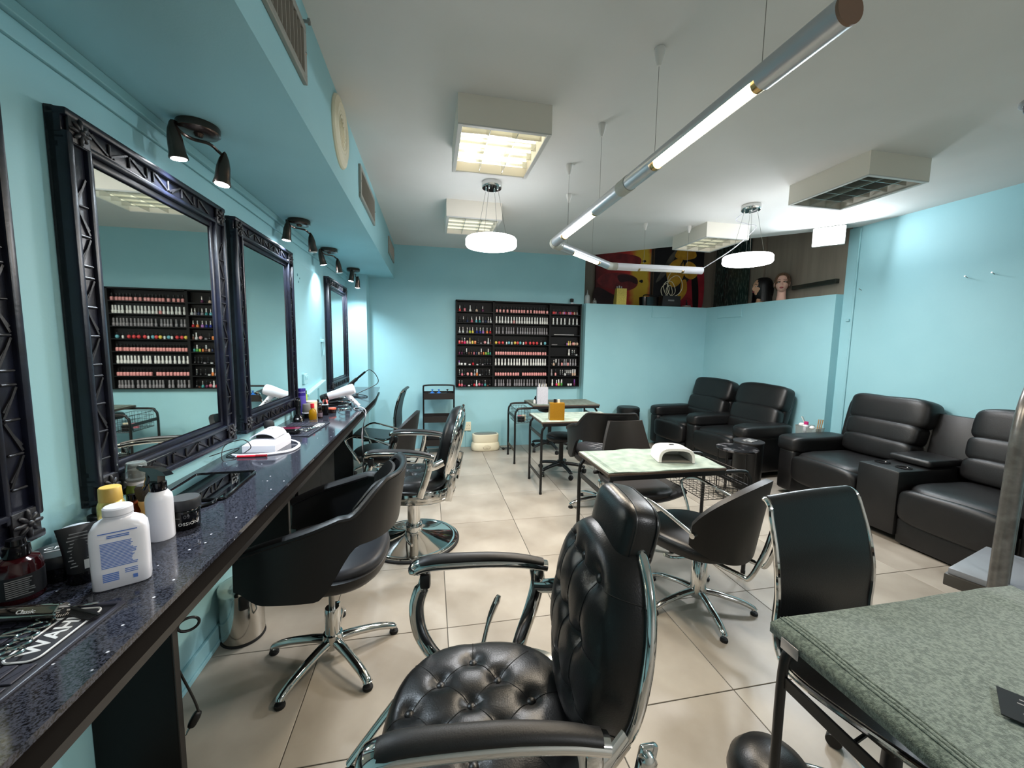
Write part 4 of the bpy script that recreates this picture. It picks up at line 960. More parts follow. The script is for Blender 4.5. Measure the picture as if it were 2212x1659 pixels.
# ================================================================== folding manicure tables
TOWEL = mat('pale_green_towel', (146, 160, 148), 0.95, col2=(112, 130, 119), nscale=14, ndetail=8, bump=0.6, bscale=500, sheen=0.3)
TOWELD = mat('grey_green_towel', (100, 113, 103), 0.95, col2=(64, 77, 69), nscale=130, ndetail=8, nlo=0.4, nhi=0.6, bump=1.0, bscale=420, sheen=0.3)
TOPLAM = mat('brown_table_edge', (70, 58, 48), 0.5)
def table(x0, x1, y0, y1, tx0, tx1, label, basket=None, towel=None, zt=0.725):
    cx, cy = (x0+x1)/2, (y0+y1)/2
    t = thing('manicure_table', label, 'table', (cx, cy, 0), 0, 'folding tube-framed manicure tables')
    hx, hy = (x1-x0)/2, (y1-y0)/2; zr = zt-0.035
    for sy in (-1, 1):
        y = sy*(hy-0.012)
        part('tube_frame', MB().tube(cr([(-hx, y, 0), (-hx, y, zr*0.5), (-hx, y, zr-0.09), (-hx+0.022, y, zr-0.028), (-hx+0.085, y, zr), (0, y, zr), (hx-0.085, y, zr), (hx-0.022, y, zr-0.028), (hx, y, zr-0.09), (hx, y, zr*0.5), (hx, y, 0)], 4), 0.0125, 10), BLKMETAL, t)
        for sx in (-1, 1): part('foot_cap', MB().cyl((sx*hx, y, 0), (sx*hx, y, 0.02), 0.014, 10), RUBBER, t)
    for sx in (-1, 1):
        for z in (zr-0.115, 0.16): part('cross_bar', MB().box((sx*hx, 0, z), (0.008, hy*2-0.03, 0.034), bev=0.002), BLKMETAL, t, False)
    a, b = tx0-cx, tx1-cx
    part('table_top', MB().box(((a+b)/2, 0, zt-0.011), (b-a, hy*2+0.03, 0.022), bev=0.003), [TOPLAM], t, False)
    part('top_rail', MB().box(((a+b)/2, -hy-0.012, zt-0.028), (b-a-0.02, 0.012, 0.03), bev=0.002), BLKMETAL, t, False)
    if basket:
        bx0, bx1 = basket[0]-cx, basket[1]-cx; zb0, zb1 = zr-0.19, zr-0.02; yy0, yy1 = -hy+0.05, hy-0.05
        bk = MB()
        for z in (zb0, zb1): bk.tube([(bx0, yy0, z), (bx1, yy0, z), (bx1, yy1, z), (bx0, yy1, z)], 0.0028, 5, closed=True)
        bk2 = part('basket', bk, BLKMETAL, t)
        nx = int((bx1-bx0)/0.035); ny = int((yy1-yy0)/0.035)
        wm = MB().cyl((0, 0, 0), (0, 0, 1), 0.0016, 4)
        def wire(pts): part('basket_wire', MB().tube(pts, 0.0016, 4), BLKMETAL, bk2)
        for i in range(nx+1):
            x = bx0+(bx1-bx0)*i/nx; wire([(x, yy0, zb1), (x, yy0, zb0), (x, yy1, zb0), (x, yy1, zb1)])
        for j in range(1, ny):
            y = yy0+(yy1-yy0)*j/ny; wire([(bx0, y, zb1), (bx0, y, zb0), (bx1, y, zb0), (bx1, y, zb1)])
        for k in (1, 2, 3):
            z = zb0+(zb1-zb0)*k/4; part('basket_wire', MB().tube([(bx0, yy0, z), (bx1, yy0, z), (bx1, yy1, z), (bx0, yy1, z)], 0.0016, 4, closed=True), BLKMETAL, bk2)
    return t
def towel(x0, x1, y0, y1, z, m, label, drape=None, folds=0.004, rz=0.0, hem=True):
    nx, ny = 60, 36; random.seed(int(x0*100)+5)
    ph = [random.uniform(0, 6.28) for _ in range(8)]
    cx, cy = (x0+x1)/2, (y0+y1)/2
    def fn(u, v):
        x = x0+(x1-x0)*u; y = y0+(y1-y0)*v
        w = folds*(math.sin(9*u+2.5*v+ph[0])*math.sin(5*v+ph[1])+0.6*math.sin(23*v+4*u+ph[2])*math.exp(-((u-0.35)/0.3)**2)+0.5*math.sin(17*u-6*v+ph[3])*0.6)
        zz = z+0.0035+max(0, w)
        if drape: 
            dzz = drape(x, y); 
            if dzz is not None: x, y, zz = dzz if isinstance(dzz, tuple) else (x, y, zz+dzz)
        return (x-cx, y-cy, zz-z)
    tw = part('towel', MB().sheet(fn, nx, ny, 0.0045), m, None, True, 80)
    tw.location = (cx, cy, z); tag(tw, label, 'towel', 'towels covering the manicure tables')
    if hem:
        g = MB()
        for k in (0, 1, 2): g.tube([Vector(fn(0.045+0.012*k, v/24))+Vector((0, 0, 0.0006)) for v in range(25)], 0.0022, 5)
        part('hem_band', g, m, tw)
    return tw
ZTB = 0.725
table(1.00, 2.06, 4.67, 5.12, 1.215, 2.085, 'folding manicure table by the back wall holding the white glitter box', basket=(1.02, 1.20))
towel(1.218, 2.08, 4.665, 5.13, ZTB, mat('pale_grey_towel', (124, 134, 124), 0.95, col2=(100, 110, 101), nscale=18, bump=0.6, bscale=500), 'thin grey green towel under the white glitter box', folds=0.0025)
table(1.05, 2.09, 3.655, 4.14, 1.04, 1.87, 'folding manicure table holding the gold box', basket=(1.885, 2.06))
def dr2(x, y):
    if y < 3.66: return (x, 3.648, ZTB+0.0035-(3.66-y)*0.75)
    return None
towel(1.045, 1.865, 3.60, 4.15, ZTB, TOWEL, 'pale green towel under the gold box, hanging over the table edge', drape=dr2)
table(1.015, 2.0, 2.115, 2.575, 1.01, 1.80, 'folding manicure table holding the white curing lamp', basket=(1.70, 1.98))
towel(1.015, 1.795, 2.105, 2.585, ZTB, TOWEL, 'creased pale green towel under the white curing lamp', folds=0.006)
table(0.935, 1.97, 0.30, 0.845, 0.93, 1.80, 'folding manicure table covered by a thick grey green towel')
def dr4(x, y):
    if x < 0.945: return (0.915, y, ZTB+0.006-(0.945-x)*0.9)
    return 0.008*math.exp(-((x-1.69)/0.04)**2)*math.exp(-((y-0.80)/0.07)**2)
tw4 = towel(0.905, 1.82, 0.10, 0.865, ZTB, TOWELD, 'thick grey green terry towel covering the table under the black flyer', drape=dr4, folds=0.005)
tg = part('care_tag', MB().box((0, 0, 0), (0.003, 0.05, 0.03), bev=0.0005), mat('silver_tag', (170, 170, 172), 0.3, metal=0.7), tw4); tg.location = (0.912-1.3625, 0.80-0.4825, -0.030)
fy = thing('flyer', 'folded black printed flyer lying on the grey green towel', 'flyer', (1.235, 0.47, ZTB+0.012), math.radians(-58))
part('sheet', MB().box((0, 0, 0), (0.20, 0.10, 0.002)), mat('black_card', (22, 22, 24), 0.4), fy, False)
for k, (ln, dy) in enumerate(((0.12, 0.03), (0.14, 0.015), (0.09, 0.0), (0.13, -0.018), (0.10, -0.033))):
    part('print_line', MB().box((-0.01+0.006*(k % 2), dy, 0.0012), (ln, 0.004, 0.0006)), mat('grey_print', (120, 120, 120), 0.6), fy, False)
bc_ = part('binder_clip', MB().box((0, 0, 0), (0.035, 0.022, 0.018), bev=0.003).tube(cr([(-0.01, 0, 0.008), (-0.012, 0, 0.03), (0.0, 0, 0.036), (0.012, 0, 0.03), (0.01, 0, 0.008)], 4), 0.0012, 5), BLKPLASTIC)
bc_.location = (1.012, 2.28, ZTB-0.045); tag(bc_, 'small black binder clip gripping the edge of the curing-lamp table', 'clip')
# ---- white curing lamp on the table
ul = thing('curing_lamp', 'white arched nail curing lamp on the creased pale towel', 'nail lamp', (1.56, 2.33, ZTB+0.007), math.radians(-12))
def arch(w, h, n=20): return [(math.copysign(abs(math.cos(a))**0.55, math.cos(a))*w, math.sin(a)**0.6*h if math.sin(a) > 0 else 0) for a in [PI*k/n for k in range(n+1)]]
g = MB(); rings = []
for (y, s_) in ((-0.105, 1.0), (-0.10, 1.02), (0.03, 1.0), (0.08, 0.92), (0.105, 0.78)):
    o = arch(0.115*s_, 0.092*s_); i = arch(0.098*s_, 0.076*s_)
    rings.append([(p[0], y, p[1]) for p in o]+[(p[0], y, p[1]) for p in i[::-1]])
g.loft(rings); part('hood', g, WHITEM, ul, True, 50)
g = MB(); g.loft([[(p[0], 0.085, p[1]) for p in arch(0.1, 0.078)], [(p[0], 0.100, p[1]) for p in arch(0.085, 0.068)]]); part('back_wall', g, WHITEM, ul, True, 50)
part('display', MB().box((0.0, 0.0, 0.094), (0.03, 0.022, 0.003), bev=0.001), BLKPLASTIC, ul)
part('tray', MB().box((0, -0.01, 0.002), (0.19, 0.18, 0.004)), mat('grey_inside', (120, 118, 112), 0.4), ul)
part('cord', MB().tube(cr([(0.1, 0.05, 0.02), (0.13, 0.03, 0.012), (0.15, 0.06, 0.004), (0.20, 0.12, 0.004)], 4), 0.003, 6), BLKPLASTIC, ul)
# ---- glitter boxes
def glitter_box(loc, rz, m, label, tools, wedge=True, h=0.155, w=0.135, letter=None):
    t = thing('tool_box', label, 'box', loc, rz, 'glitter tool boxes')
    g = MB(); g.prism([(-0.05, 0), (0.05, 0), (0.05, h*1.0), (-0.01, h*1.0), (-0.05, h*0.25)], -w/2, w/2, RX(PI/2)); part('body', g, m, t, False)
    g = MB(); g.prism([(0.049, 0.0), (0.052, 0.0), (0.052, h), (0.049, h)], -w/2, w/2, RX(PI/2)); part('front_plate', g, m, t, False)
    for (x, y, hh, r, mm) in tools: part('tool', MB().cyl((x, y, h*0.9), (x+0.002, y, h+hh), r, 10), mm, t)
    if letter: text(letter, 0.032, mat('red_lettering', (214, 92, 40), 0.5), t, frame((0.0525, 0, h*0.80), (0, 1, 0), (0, 0, 1)), sx=0.95)
    return t
GLG = mat('gold_glitter', (196, 146, 44), 0.35, metal=0.5, col2=(150, 102, 22), nscale=420, ndetail=2)
GLW = mat('white_glitter', (214, 214, 222), 0.35, col2=(132, 132, 142), nscale=420, ndetail=2, nlo=0.42, nhi=0.58)
GLY = mat('yellow_glitter', (226, 204, 104), 0.35, metal=0.3, col2=(170, 140, 52), nscale=260, ndetail=2)
glitter_box((1.215, 3.74, ZTB+0.006), math.radians(-98), GLG, 'gold glitter tool box with red lettering on the draped pale towel', [(0.0, -0.015, 0.032, 0.016, BLKPLASTIC), (-0.01, 0.022, 0.03, 0.012, mat('clear_cap', (205, 195, 180), 0.15))], h=0.17, w=0.145)
glitter_box((1.36, 4.78, ZTB+0.006), math.radians(-98), GLW, 'white glitter tool box full of pens on the table by the back wall', [(0.02*math.cos(k*1.7), -0.045+0.013*k, 0.03+0.012*((k*7) % 3), 0.005, [WHITEP, mat('clear_cap', (205, 195, 180)), STEEL][k % 3]) for k in range(8)], h=0.21, w=0.135)
for lx, ly, h_, m_ in ((1.27, 4.80, 0.05, WHITEM), (1.30, 4.87, 0.085, BLKPLASTIC)):
    o = part('small_bottle', MB().lathe([(0, 0), (0.016, 0), (0.017, h_*0.7), (0.008, h_*0.8), (0.008, h_), (0, h_)], 14), m_); o.location = (lx, ly, ZTB+0.006)
    tag(o, ('small white bottle' if m_ is WHITEM else 'small black bottle')+' standing beside the white glitter box', 'bottle')
# jars in the hanging basket
for k, (x, y, r, h_, m_, nm) in enumerate(((1.10, 4.80, 0.045, 0.06, BLKPLASTIC, 'black'), (1.12, 4.95, 0.03, 0.05, mat('pink_jar', (214, 130, 140), 0.4), 'pink'), (1.15, 4.87, 0.028, 0.07, CREAM, 'cream'))):
    o = part('jar', MB().lathe([(0, 0), (r, 0), (r, h_*0.7), (r*1.04, h_*0.7), (r*1.04, h_), (0, h_)], 18), m_); o.location = (x, y, 0.505)
    tag(o, f'{nm} jar lying in the wire basket of the table by the back wall', 'jar')
# ================================================================== recliners (local: facing +x, width along y)
def wr(seed, amp=0.004, f=14.0):
    """soft leather wrinkles"""
    random.seed(seed); a = [random.uniform(0, 6.28) for _ in range(6)]
    def fn(p):
        k = 1+amp/0.1*0.5*(math.sin(f*p.y+a[0]+6*p.z)*math.sin(f*0.6*p.z+a[1])+0.6*math.sin(f*1.7*p.x+a[2]+f*p.y*0.8))
        return (p.x*k, p.y*k, p.z*k)
    return fn
def rpuff(name, c, d, parent, m=LEATHERB, e1=0.4, e2=0.4, rot=None, seed=1, amp=0.004, nu=40, nv=22):
    return part(name, MB().puff(c, d, e1, e2, nu, nv, fn=wr(seed, amp), rot=rot), m, parent, True, 70)
def recliner_pair(loc, rz, label):
    t = thing('recliner_sofa', label, 'sofa', loc, rz)
    W_ = 1.70; D = 0.86
    part('base', MB().box((0.0, 0, 0.20), (0.70, W_-0.10, 0.28), bev=0.03), LEATHERB, t)
    for k, yc in enumerate((0.39, -0.39)):
        rpuff('seat_cushion', (0.08, yc, 0.385), (0.66, 0.60, 0.20), t, seed=k+2)
        rpuff('footrest_pad', (0.385, yc, 0.315), (0.14, 0.59, 0.26), t, seed=k+5)
        part('front_panel', MB().box((0.375, yc, 0.115), (0.05, 0.58, 0.17), bev=0.02), LEATHERB, t)
        b = part('backrest', MB().box((-0.33, yc, 0.62), (0.14, 0.66, 0.66), rot=(0, -0.30, 0), bev=0.05, seg=3), LEATHERB, t)
        rpuff('head_pillow', (-0.335, yc, 0.865), (0.20, 0.70, 0.32), b, seed=k+8, rot=(0, -0.30, 0))
        rpuff('lumbar_pad', (-0.235, yc, 0.645), (0.18, 0.66, 0.26), b, seed=k+10, rot=(0, -0.26, 0))
        rpuff('waist_roll', (-0.155, yc, 0.515), (0.15, 0.58, 0.15), b, seed=k+12, rot=(0, -0.2, 0))
    for k, (yc, w) in enumerate(((0.755, 0.20), (0.0, 0.20), (-0.755, 0.20))):
        a = part('arm', MB().box((0.02, yc, 0.27), (0.74, w*0.86, 0.42), bev=0.035, seg=3), LEATHERB, t)
        rpuff('arm_pad', (0.05, yc, 0.535), (0.72, w*1.12, 0.155), a, seed=k+20, amp=0.006)
    part('release_lever', MB().box((0.12, -0.845, 0.30), (0.10, 0.02, 0.03), bev=0.006), BLKPLASTIC, t)
    for sx in (-0.28, 0.28):
        for sy in (-0.75, 0.75): part('foot', MB().lathe([(0, 0), (0.025, 0), (0.025, 0.065), (0, 0.065)], 12, TR(sx, sy, 0)), BLKPLASTIC, t)
    return t
recliner_pair((3.675, 4.56, 0), PI+0.095, 'black leather double recliner sofa in the corner under the boxed-in ledge')
def loveseat(loc, rz, label):
    t = thing('loveseat_sofa', label, 'sofa', loc, rz)
    D = 0.88
    part('base', MB().box((0.0, 0, 0.19), (0.76, 1.86, 0.30), bev=0.02), LEATHERB, t)
    for k, yc in enumerate((0.46, -0.46)):
        rpuff('seat_cushion', (0.08, yc, 0.375), (0.72, 0.62, 0.22), t, seed=k+30)
        rpuff('footrest_pad', (0.405, yc, 0.315), (0.13, 0.61, 0.27), t, seed=k+33)
        part('front_panel', MB().box((0.405, yc, 0.11), (0.05, 0.62, 0.19), bev=0.015), LEATHERB, t)
        b = part('backrest', MB().box((-0.34, yc, 0.62), (0.14, 0.66, 0.70), rot=(0, -0.20, 0), bev=0.05, seg=3), LEATHERB, t)
        rpuff('head_pillow', (-0.315, yc, 0.905), (0.24, 0.66, 0.27), b, seed=k+36, rot=(0, -0.18, 0))
        rpuff('upper_pad', (-0.235, yc, 0.725), (0.20, 0.62, 0.20), b, seed=k+38, rot=(0, -0.18, 0), amp=0.006)
        rpuff('lower_pad', (-0.185, yc, 0.575), (0.20, 0.60, 0.19), b, seed=k+40, rot=(0, -0.12, 0), amp=0.006)
        rpuff('side_wing', (-0.36, yc+(0.33 if k == 0 else -0.33), 0.72), (0.14, 0.20, 0.52), b, seed=k+42, rot=(0, -0.2, 0))
    for k, yc in enumerate((0.865, -0.865)):
        a = part('arm', MB().box((0.02, yc, 0.26), (0.78, 0.18, 0.42), bev=0.03, seg=3), LEATHERB, t)
        rpuff('arm_pad', (0.05, yc, 0.525), (0.76, 0.25, 0.165), a, seed=k+50, amp=0.007)
    # console with cup holders
    c = part('console', MB().box((0.08, 0, 0.31), (0.74, 0.30, 0.50), bev=0.018, seg=2), LEATHERB, t)
    part('console_lid', MB().box((-0.03, 0, 0.595), (0.36, 0.29, 0.055), bev=0.02, seg=3), LEATHERB, c)
    part('console_back', MB().box((-0.325, 0, 0.66), (0.10, 0.30, 0.56), rot=(0, -0.20, 0), bev=0.02), LEATHERB, c)
    for sy in (-0.075, 0.075):
        part('cup_holder', MB().lathe([(0.05, 0.004), (0.05, 0.008), (0.043, 0.008), (0.040, 0.002), (0.0, 0.0015)], 28, TR(0.30, sy, 0.558)), BLACKGLOSS, c)
    for sx in (-0.3, 0.3):
        for sy in (-0.85, 0.85): part('foot', MB().lathe([(0, 0), (0.025, 0), (0.025, 0.045), (0, 0.045)], 12, TR(sx, sy, 0)), BLKPLASTIC, t)
    return t
loveseat((3.90, 2.43, 0), PI, 'black leather reclining loveseat with cup-holder console along the right wall')
# ---------------------------------------------------------------- small round side tables
MARBLE = mat('black_marble', (22, 20, 22), 0.15, col2=(150, 148, 150), nscale=9, ndetail=9, nlo=0.52, nhi=0.78)
def side_table(loc, r, h, label, m, solid):
    t = thing('side_table', label, 'side table', loc, 0.3, 'small round black side tables')
    part('top', MB().lathe([(0, h-0.015), (r, h-0.015), (r+0.002, h-0.012), (r+0.002, h-0.003), (r, h), (0, h)], 40), m, t)
    if solid:
        part('drum', MB().lathe([(0, 0), (r*0.9, 0), (r*0.92, 0.01), (r*0.97, h-0.015), (0, h-0.015)], 36), BLKMETAL, t)
    else:
        for k in range(6):
            a = k*PI/3; part('leg', MB().cyl((r*0.86*math.cos(a), r*0.86*math.sin(a), 0), (r*0.9*math.cos(a), r*0.9*math.sin(a), h-0.014), 0.006, 8), BLKMETAL, t)
        for z in (0.02, h-0.02): part('ring', MB().tube([(r*0.88*math.cos(a), r*0.88*math.sin(a), z) for a in [2*PI*k/36 for k in range(36)]], 0.006, 8, closed=True), BLKMETAL, t)
    return t
side_table((2.955, 3.33, 0), 0.185, 0.49, 'round black marbled side table on thin rods between the sofas', MARBLE, False)
side_table((3.265, 3.53, 0), 0.145, 0.50, 'round black drum side table tucked against the sofa corner', mat('dark_grey_top', (44, 44, 46), 0.35), True)
mg = part('magazine', MB().box((0, 0, 0.004), (0.14, 0.1, 0.008), bev=0.001), mat('pale_paper', (150, 150, 148), 0.5, col2=(60, 60, 62), nscale=40)); mg.location = (3.27, 3.52, 0.5003); mg.rotation_euler = (0, 0, 0.4)
tag(mg, 'small printed leaflet lying on the drum side table', 'leaflet')
# ---------------------------------------------------------------- low cabinet and supply tubs in the gap between the sofas
cb = thing('corner_cabinet', 'narrow pale cabinet in the gap between the two sofas', 'cabinet', (4.07, 3.555, 0))
part('body', MB().box((0, 0, 0.245), (0.34, 0.17, 0.49), bev=0.004), BLACKWOOD, cb, False)
part('top_board', MB().box((0, 0, 0.497), (0.36, 0.18, 0.014), bev=0.003), mat('pale_board', (190, 190, 182), 0.5), cb, False)
CLEARP = mat('clear_plastic', (220, 226, 222), 0.12, trans=0.75, ior=1.3, alpha=0.75)
def tub(loc, s_, label, contents):
    t = thing('plastic_tub', label, 'tub', loc, 0.2, 'clear tubs of salon supplies')
    g = MB(); w, d, h = s_
    rings = []
    for (q, z) in ((0.88, 0), (1.0, h), (0.97, h), (0.86, 0.004)): rings.append([(w/2*q*sx, d/2*q*sy, z) for sx, sy in ((-1, -1), (1, -1), (1, 1), (-1, 1))])
    g.loft(rings, cap=True); part('tub_body', g, CLEARP, t, False)
    part('rim', MB().tube([(w/2*sx, d/2*sy, h) for sx, sy in ((-1, -1), (1, -1), (1, 1), (-1, 1))], 0.004, 6, closed=True), CLEARP, t)
    return t
tub((4.06, 3.62, 0.5045), (0.16, 0.11, 0.12), 'clear tub of bottles and cotton between the sofas', [])
tub((4.06, 3.50, 0.5045), (0.15, 0.10, 0.115), 'clear tub of brushes and white balls between the sofas', [])
def small(name, mb, m, loc, label, cat, rot=None, group=None):
    o = part(name, mb, m); o.location = loc
    if rot: o.rotation_euler = rot
    return tag(o, label, cat, group)
small('pill_bottle', MB().lathe([(0, 0), (0.024, 0), (0.024, 0.12), (0.018, 0.128), (0.018, 0.13)], 18), WHITEP, (4.05, 3.60, 0.51), 'white bottle with magenta cap in the supply tub', 'bottle')
small('bottle_cap', MB().lathe([(0.021, 0), (0.021, 0.03), (0, 0.031)], 18), mat('magenta_cap', (190, 40, 110), 0.4), (4.05, 3.60, 0.64), 'magenta screw cap on the white bottle in the tub', 'cap')
small('foot_file', MB().box((0, 0, 0.11), (0.035, 0.008, 0.22), bev=0.003), mat('brushed_file', (170, 172, 168), 0.4, metal=0.4), (4.10, 3.585, 0.52), 'silver foot file leaning out of the supply tub', 'foot file', rot=(-0.5, 0.1, 0.3))
for k in range(3): small('wooden_stick', MB().cyl((0, 0, 0), (0, 0, 0.21), 0.005, 8), mat('orange_wood', (170, 130, 82), 0.6), (4.045+0.02*k, 3.475, 0.51), 'wooden nail stick standing at the end of the supply tub', 'stick', rot=(0.05+0.03*k, 0.05, 0), group='wooden sticks in the supply tub')
small('cotton_wad', MB().puff((0, 0, 0.02), (0.07, 0.05, 0.045), 0.9, 0.9, 16, 10, fn=wr(3, 0.02, 70)), WHITEM, (4.04, 3.64, 0.61), 'tuft of white cotton on top of the supply tub', 'cotton')
small('cotton_ball', MB().puff((0, 0, 0.02), (0.05, 0.05, 0.045), 1, 1, 14, 8, fn=wr(5, 0.01, 50)), WHITEM, (4.03, 3.51, 0.60), 'round white cotton ball in the brush tub', 'cotton')
# ================================================================== back of the room
# ---- three-tier trolley
tr_ = thing('trolley', 'black three-tier metal trolley with blue clamps on its top tray', 'trolley', (0.10, 5.36, 0))
hw, hd = 0.20, 0.12
for sx in (-1, 1):
    part('post', MB().tube(cr([(sx*hw, 0.0, 0.06), (sx*hw, 0, 0.4), (sx*hw, 0, 0.82)], 3), 0.011, 10), BLKMETAL, tr_)
part('handle', MB().tube(cr([(-hw, 0, 0.80), (-hw, 0, 0.88), (-hw+0.02, 0, 0.905), (0, 0, 0.91), (hw-0.02, 0, 0.905), (hw, 0, 0.88), (hw, 0, 0.80)], 4), 0.011, 10), BLKMETAL, tr_)
for z in (0.735, 0.43, 0.115):
    g = MB(); g.box((0, 0, z), (2*hw-0.01, 2*hd, 0.005))
    for sy in (-1, 1): g.box((0, sy*hd, z+0.038), (2*hw-0.01, 0.004, 0.08))
    for sx in (-1, 1): g.box((sx*(hw-0.006), 0, z+0.038), (0.004, 2*hd, 0.08))
    part('tray', g, mat('dark_brown_metal', (28, 24, 22), 0.45), tr_, False)
for sx in (-1, 1):
    for sy in (-1, 1):
        g = MB(); g.lathe([(0, -0.01), (0.024, -0.01), (0.026, 0), (0.024, 0.01), (0, 0.01)], 16, TR(sx*hw*0.92, sy*hd*0.9, 0.026) @ RX(PI/2)); g.box((sx*hw*0.92, sy*hd*0.9, 0.06), (0.02, 0.03, 0.05), bev=0.004)
        part('caster', g, BLKPLASTIC, tr_)
for x, m_, nm in ((-0.085, mat('blue_plastic', (44, 104, 176), 0.4), 'blue'), (0.0, mat('blue_plastic', (44, 104, 176)), 'blue'), (0.11, BLKPLASTIC, 'black')):
    g = MB(); g.lathe([(0.032, 0.0), (0.012, 0.016), (0.007, 0.02), (0.007, 0.036), (0.013, 0.038), (0.013, 0.048), (0, 0.048)], 12)
    o = part('hair_clamp', g, m_); o.location = (0.10+x, 5.29, 0.812); o.rotation_euler = (0, 0, x*9)
    tag(o, f'{nm} plastic hair clamp on the trolley top tray', 'clamp', 'hair clamps on the trolley' if nm == 'blue' else None)
g = MB(); g.box((0, 0, 0.0), (0.28, 0.17, 0.06), bev=0.004)
small('tool_case', g, BLACKWOOD, (0.10, 5.36, 0.7675), 'flat black case lying in the top trolley tray', 'case')
small('hair_towel', MB().puff((0, 0, 0.025), (0.26, 0.16, 0.05), 0.5, 0.5, 24, 10, fn=wr(6, 0.01, 40)), mat('black_cloth', (20, 20, 21), 0.9), (0.10, 5.36, 0.4325), 'folded black cloth in the middle trolley tray', 'cloth')
small('storage_box', MB().box((0, 0, 0.06), (0.30, 0.18, 0.12), bev=0.006), BLKPLASTIC, (0.10, 5.36, 0.1178), 'black box in the bottom trolley tray', 'box')
# ---- wax heater
wx = thing('wax_heater', 'cream oval paraffin wax heater on the floor by the back wall', 'wax heater', (0.735, 5.40, 0), 0.05)
def oval(a, b, z, e=0.7): return [(a*math.copysign(abs(math.cos(t))**e, math.cos(t)), b*math.copysign(abs(math.sin(t))**e, math.sin(t)), z) for t in [2*PI*k/40 for k in range(40)]]
g = MB(); g.loft([oval(0.18, 0.10, 0.0), oval(0.195, 0.112, 0.012), oval(0.20, 0.118, 0.06), oval(0.19, 0.11, 0.10), oval(0.178, 0.102, 0.115)]); part('base', g, CREAM, wx, True, 50)
g = MB(); g.loft([oval(0.172, 0.098, 0.113), oval(0.180, 0.104, 0.13), oval(0.184, 0.107, 0.20), oval(0.182, 0.106, 0.222), oval(0.172, 0.098, 0.228)]); part('bowl', g, CREAM, wx, True, 50)
g = MB(); g.loft([oval(0.168, 0.094, 0.226), oval(0.150, 0.08, 0.231)]); part('lid', g, mat('smoked_lid', (120, 112, 100), 0.12), wx, True, 50)
part('dial', MB().lathe([(0, 0.0), (0.055, 0.0), (0.055, 0.006), (0.05, 0.01), (0.016, 0.011), (0.015, 0.02), (0, 0.021)], 28, TR(0, -0.116, 0.062) @ RX(PI/2) @ Matrix(((1, 0, 0, 0), (0, 0.5, 0, 0), (0, 0, 1, 0), (0, 0, 0, 1)))), mat('dial_cream', (206, 196, 170), 0.3), wx)
part('cord', MB().tube(cr([(0.18, 0.04, 0.05), (0.22, 0.0, 0.02), (0.25, -0.03, 0.006), (0.33, -0.05, 0.006), (0.37, -0.02, 0.006), (0.30, 0.0, 0.008), (0.24, -0.01, 0.007)], 5), 0.0045, 6), BLKPLASTIC, wx)
part('plug', MB().box((0.245, -0.06, 0.016), (0.03, 0.045, 0.03), bev=0.008), BLKPLASTIC, wx)
# ---- wall outlet with trunking
so = thing('wall_outlet', 'cream wall socket with painted trunking above the wax heater', 'socket', (0.50, YB, 0.30))
part('plate', MB().box((0, -0.012, 0), (0.10, 0.024, 0.125), bev=0.004), CREAM, so, False)
for (x, z) in ((0.02, 0.03), (0.005, 0.01), (0.035, 0.012), (0.0, -0.03), (0.02, -0.03), (0.04, -0.03)): part('hole', MB().cyl((x-0.01, -0.0255, z), (x-0.01, -0.023, z), 0.004, 8), BLKPLASTIC, so)
part('trunking', MB().box((-0.012, -0.008, -0.18), (0.022, 0.016, 0.235), bev=0.002), PAINT, so, False)
# ---- things on the ledge over the boxing
ZL = 2.0602
small('squeeze_bottle', MB().lathe([(0, 0), (0.034, 0), (0.036, 0.004), (0.036, 0.10), (0.028, 0.125), (0.012, 0.135), (0.012, 0.15), (0.006, 0.16), (0.003, 0.20), (0, 0.205)], 20), mat('cloudy_plastic', (196, 202, 202), 0.3, trans=0.3), (2.225, 5.55, ZL), 'cloudy squeeze bottle with pointed nozzle at the end of the ledge', 'bottle')
sj = thing('glass_jar', 'small glass jar with metal lid on the ledge beside the squeeze bottle', 'jar', (2.33, 5.53, ZL))
part('jar_body', MB().lathe([(0, 0), (0.030, 0), (0.032, 0.004), (0.032, 0.04), (0.024, 0.048)], 18), mat('clear_glass', (225, 230, 228), 0.05, trans=0.8), sj); part('lid', MB().lathe([(0.025, 0.046), (0.027, 0.05), (0.024, 0.06), (0.006, 0.068), (0.006, 0.085), (0, 0.086)], 16), STEEL, sj)
glitter_box((2.72, 5.52, ZL), math.radians(-90), GLY, 'yellow glitter tool box on the ledge in front of the red painting', [(-0.02+0.01*k, -0.045+0.03*k, 0.035+0.01*(k % 2), 0.012, STEEL) for k in range(3)], h=0.235, w=0.155)
bx_ = thing('storage_tin', 'open black box on the ledge beside the coiled cables', 'box', (3.19, 5.53, ZL))
g = MB(); g.loft([oval(0.13, 0.075, 0.0, 0.5), oval(0.14, 0.08, 0.13, 0.5), oval(0.132, 0.073, 0.13, 0.5), oval(0.125, 0.07, 0.02, 0.5)]); part('body', g, BLACKGLOSS, bx_, True, 50)
part('handle', MB().tube(cr([(-0.1, 0, 0.12), (-0.08, 0, 0.16), (0.0, 0, 0.165), (0.09, 0, 0.15)], 4), 0.008, 8), BLKPLASTIC, bx_)
dv = thing('cable_box', 'black device with cream cables coiled on top, on the ledge before the banana painting', 'device', (3.51, 5.52, ZL))
g = MB(); g.loft([[(x*1.0, y, 0) for x, y in ((-0.15, -0.07), (0.15, -0.07), (0.15, 0.07), (-0.15, 0.07))], [(x, y, 0.16) for x, y in ((-0.13, -0.06), (0.16, -0.06), (0.16, 0.06), (-0.13, 0.06))]]); part('body', g, mat('charcoal_plastic', (30, 29, 30), 0.5), dv, False)
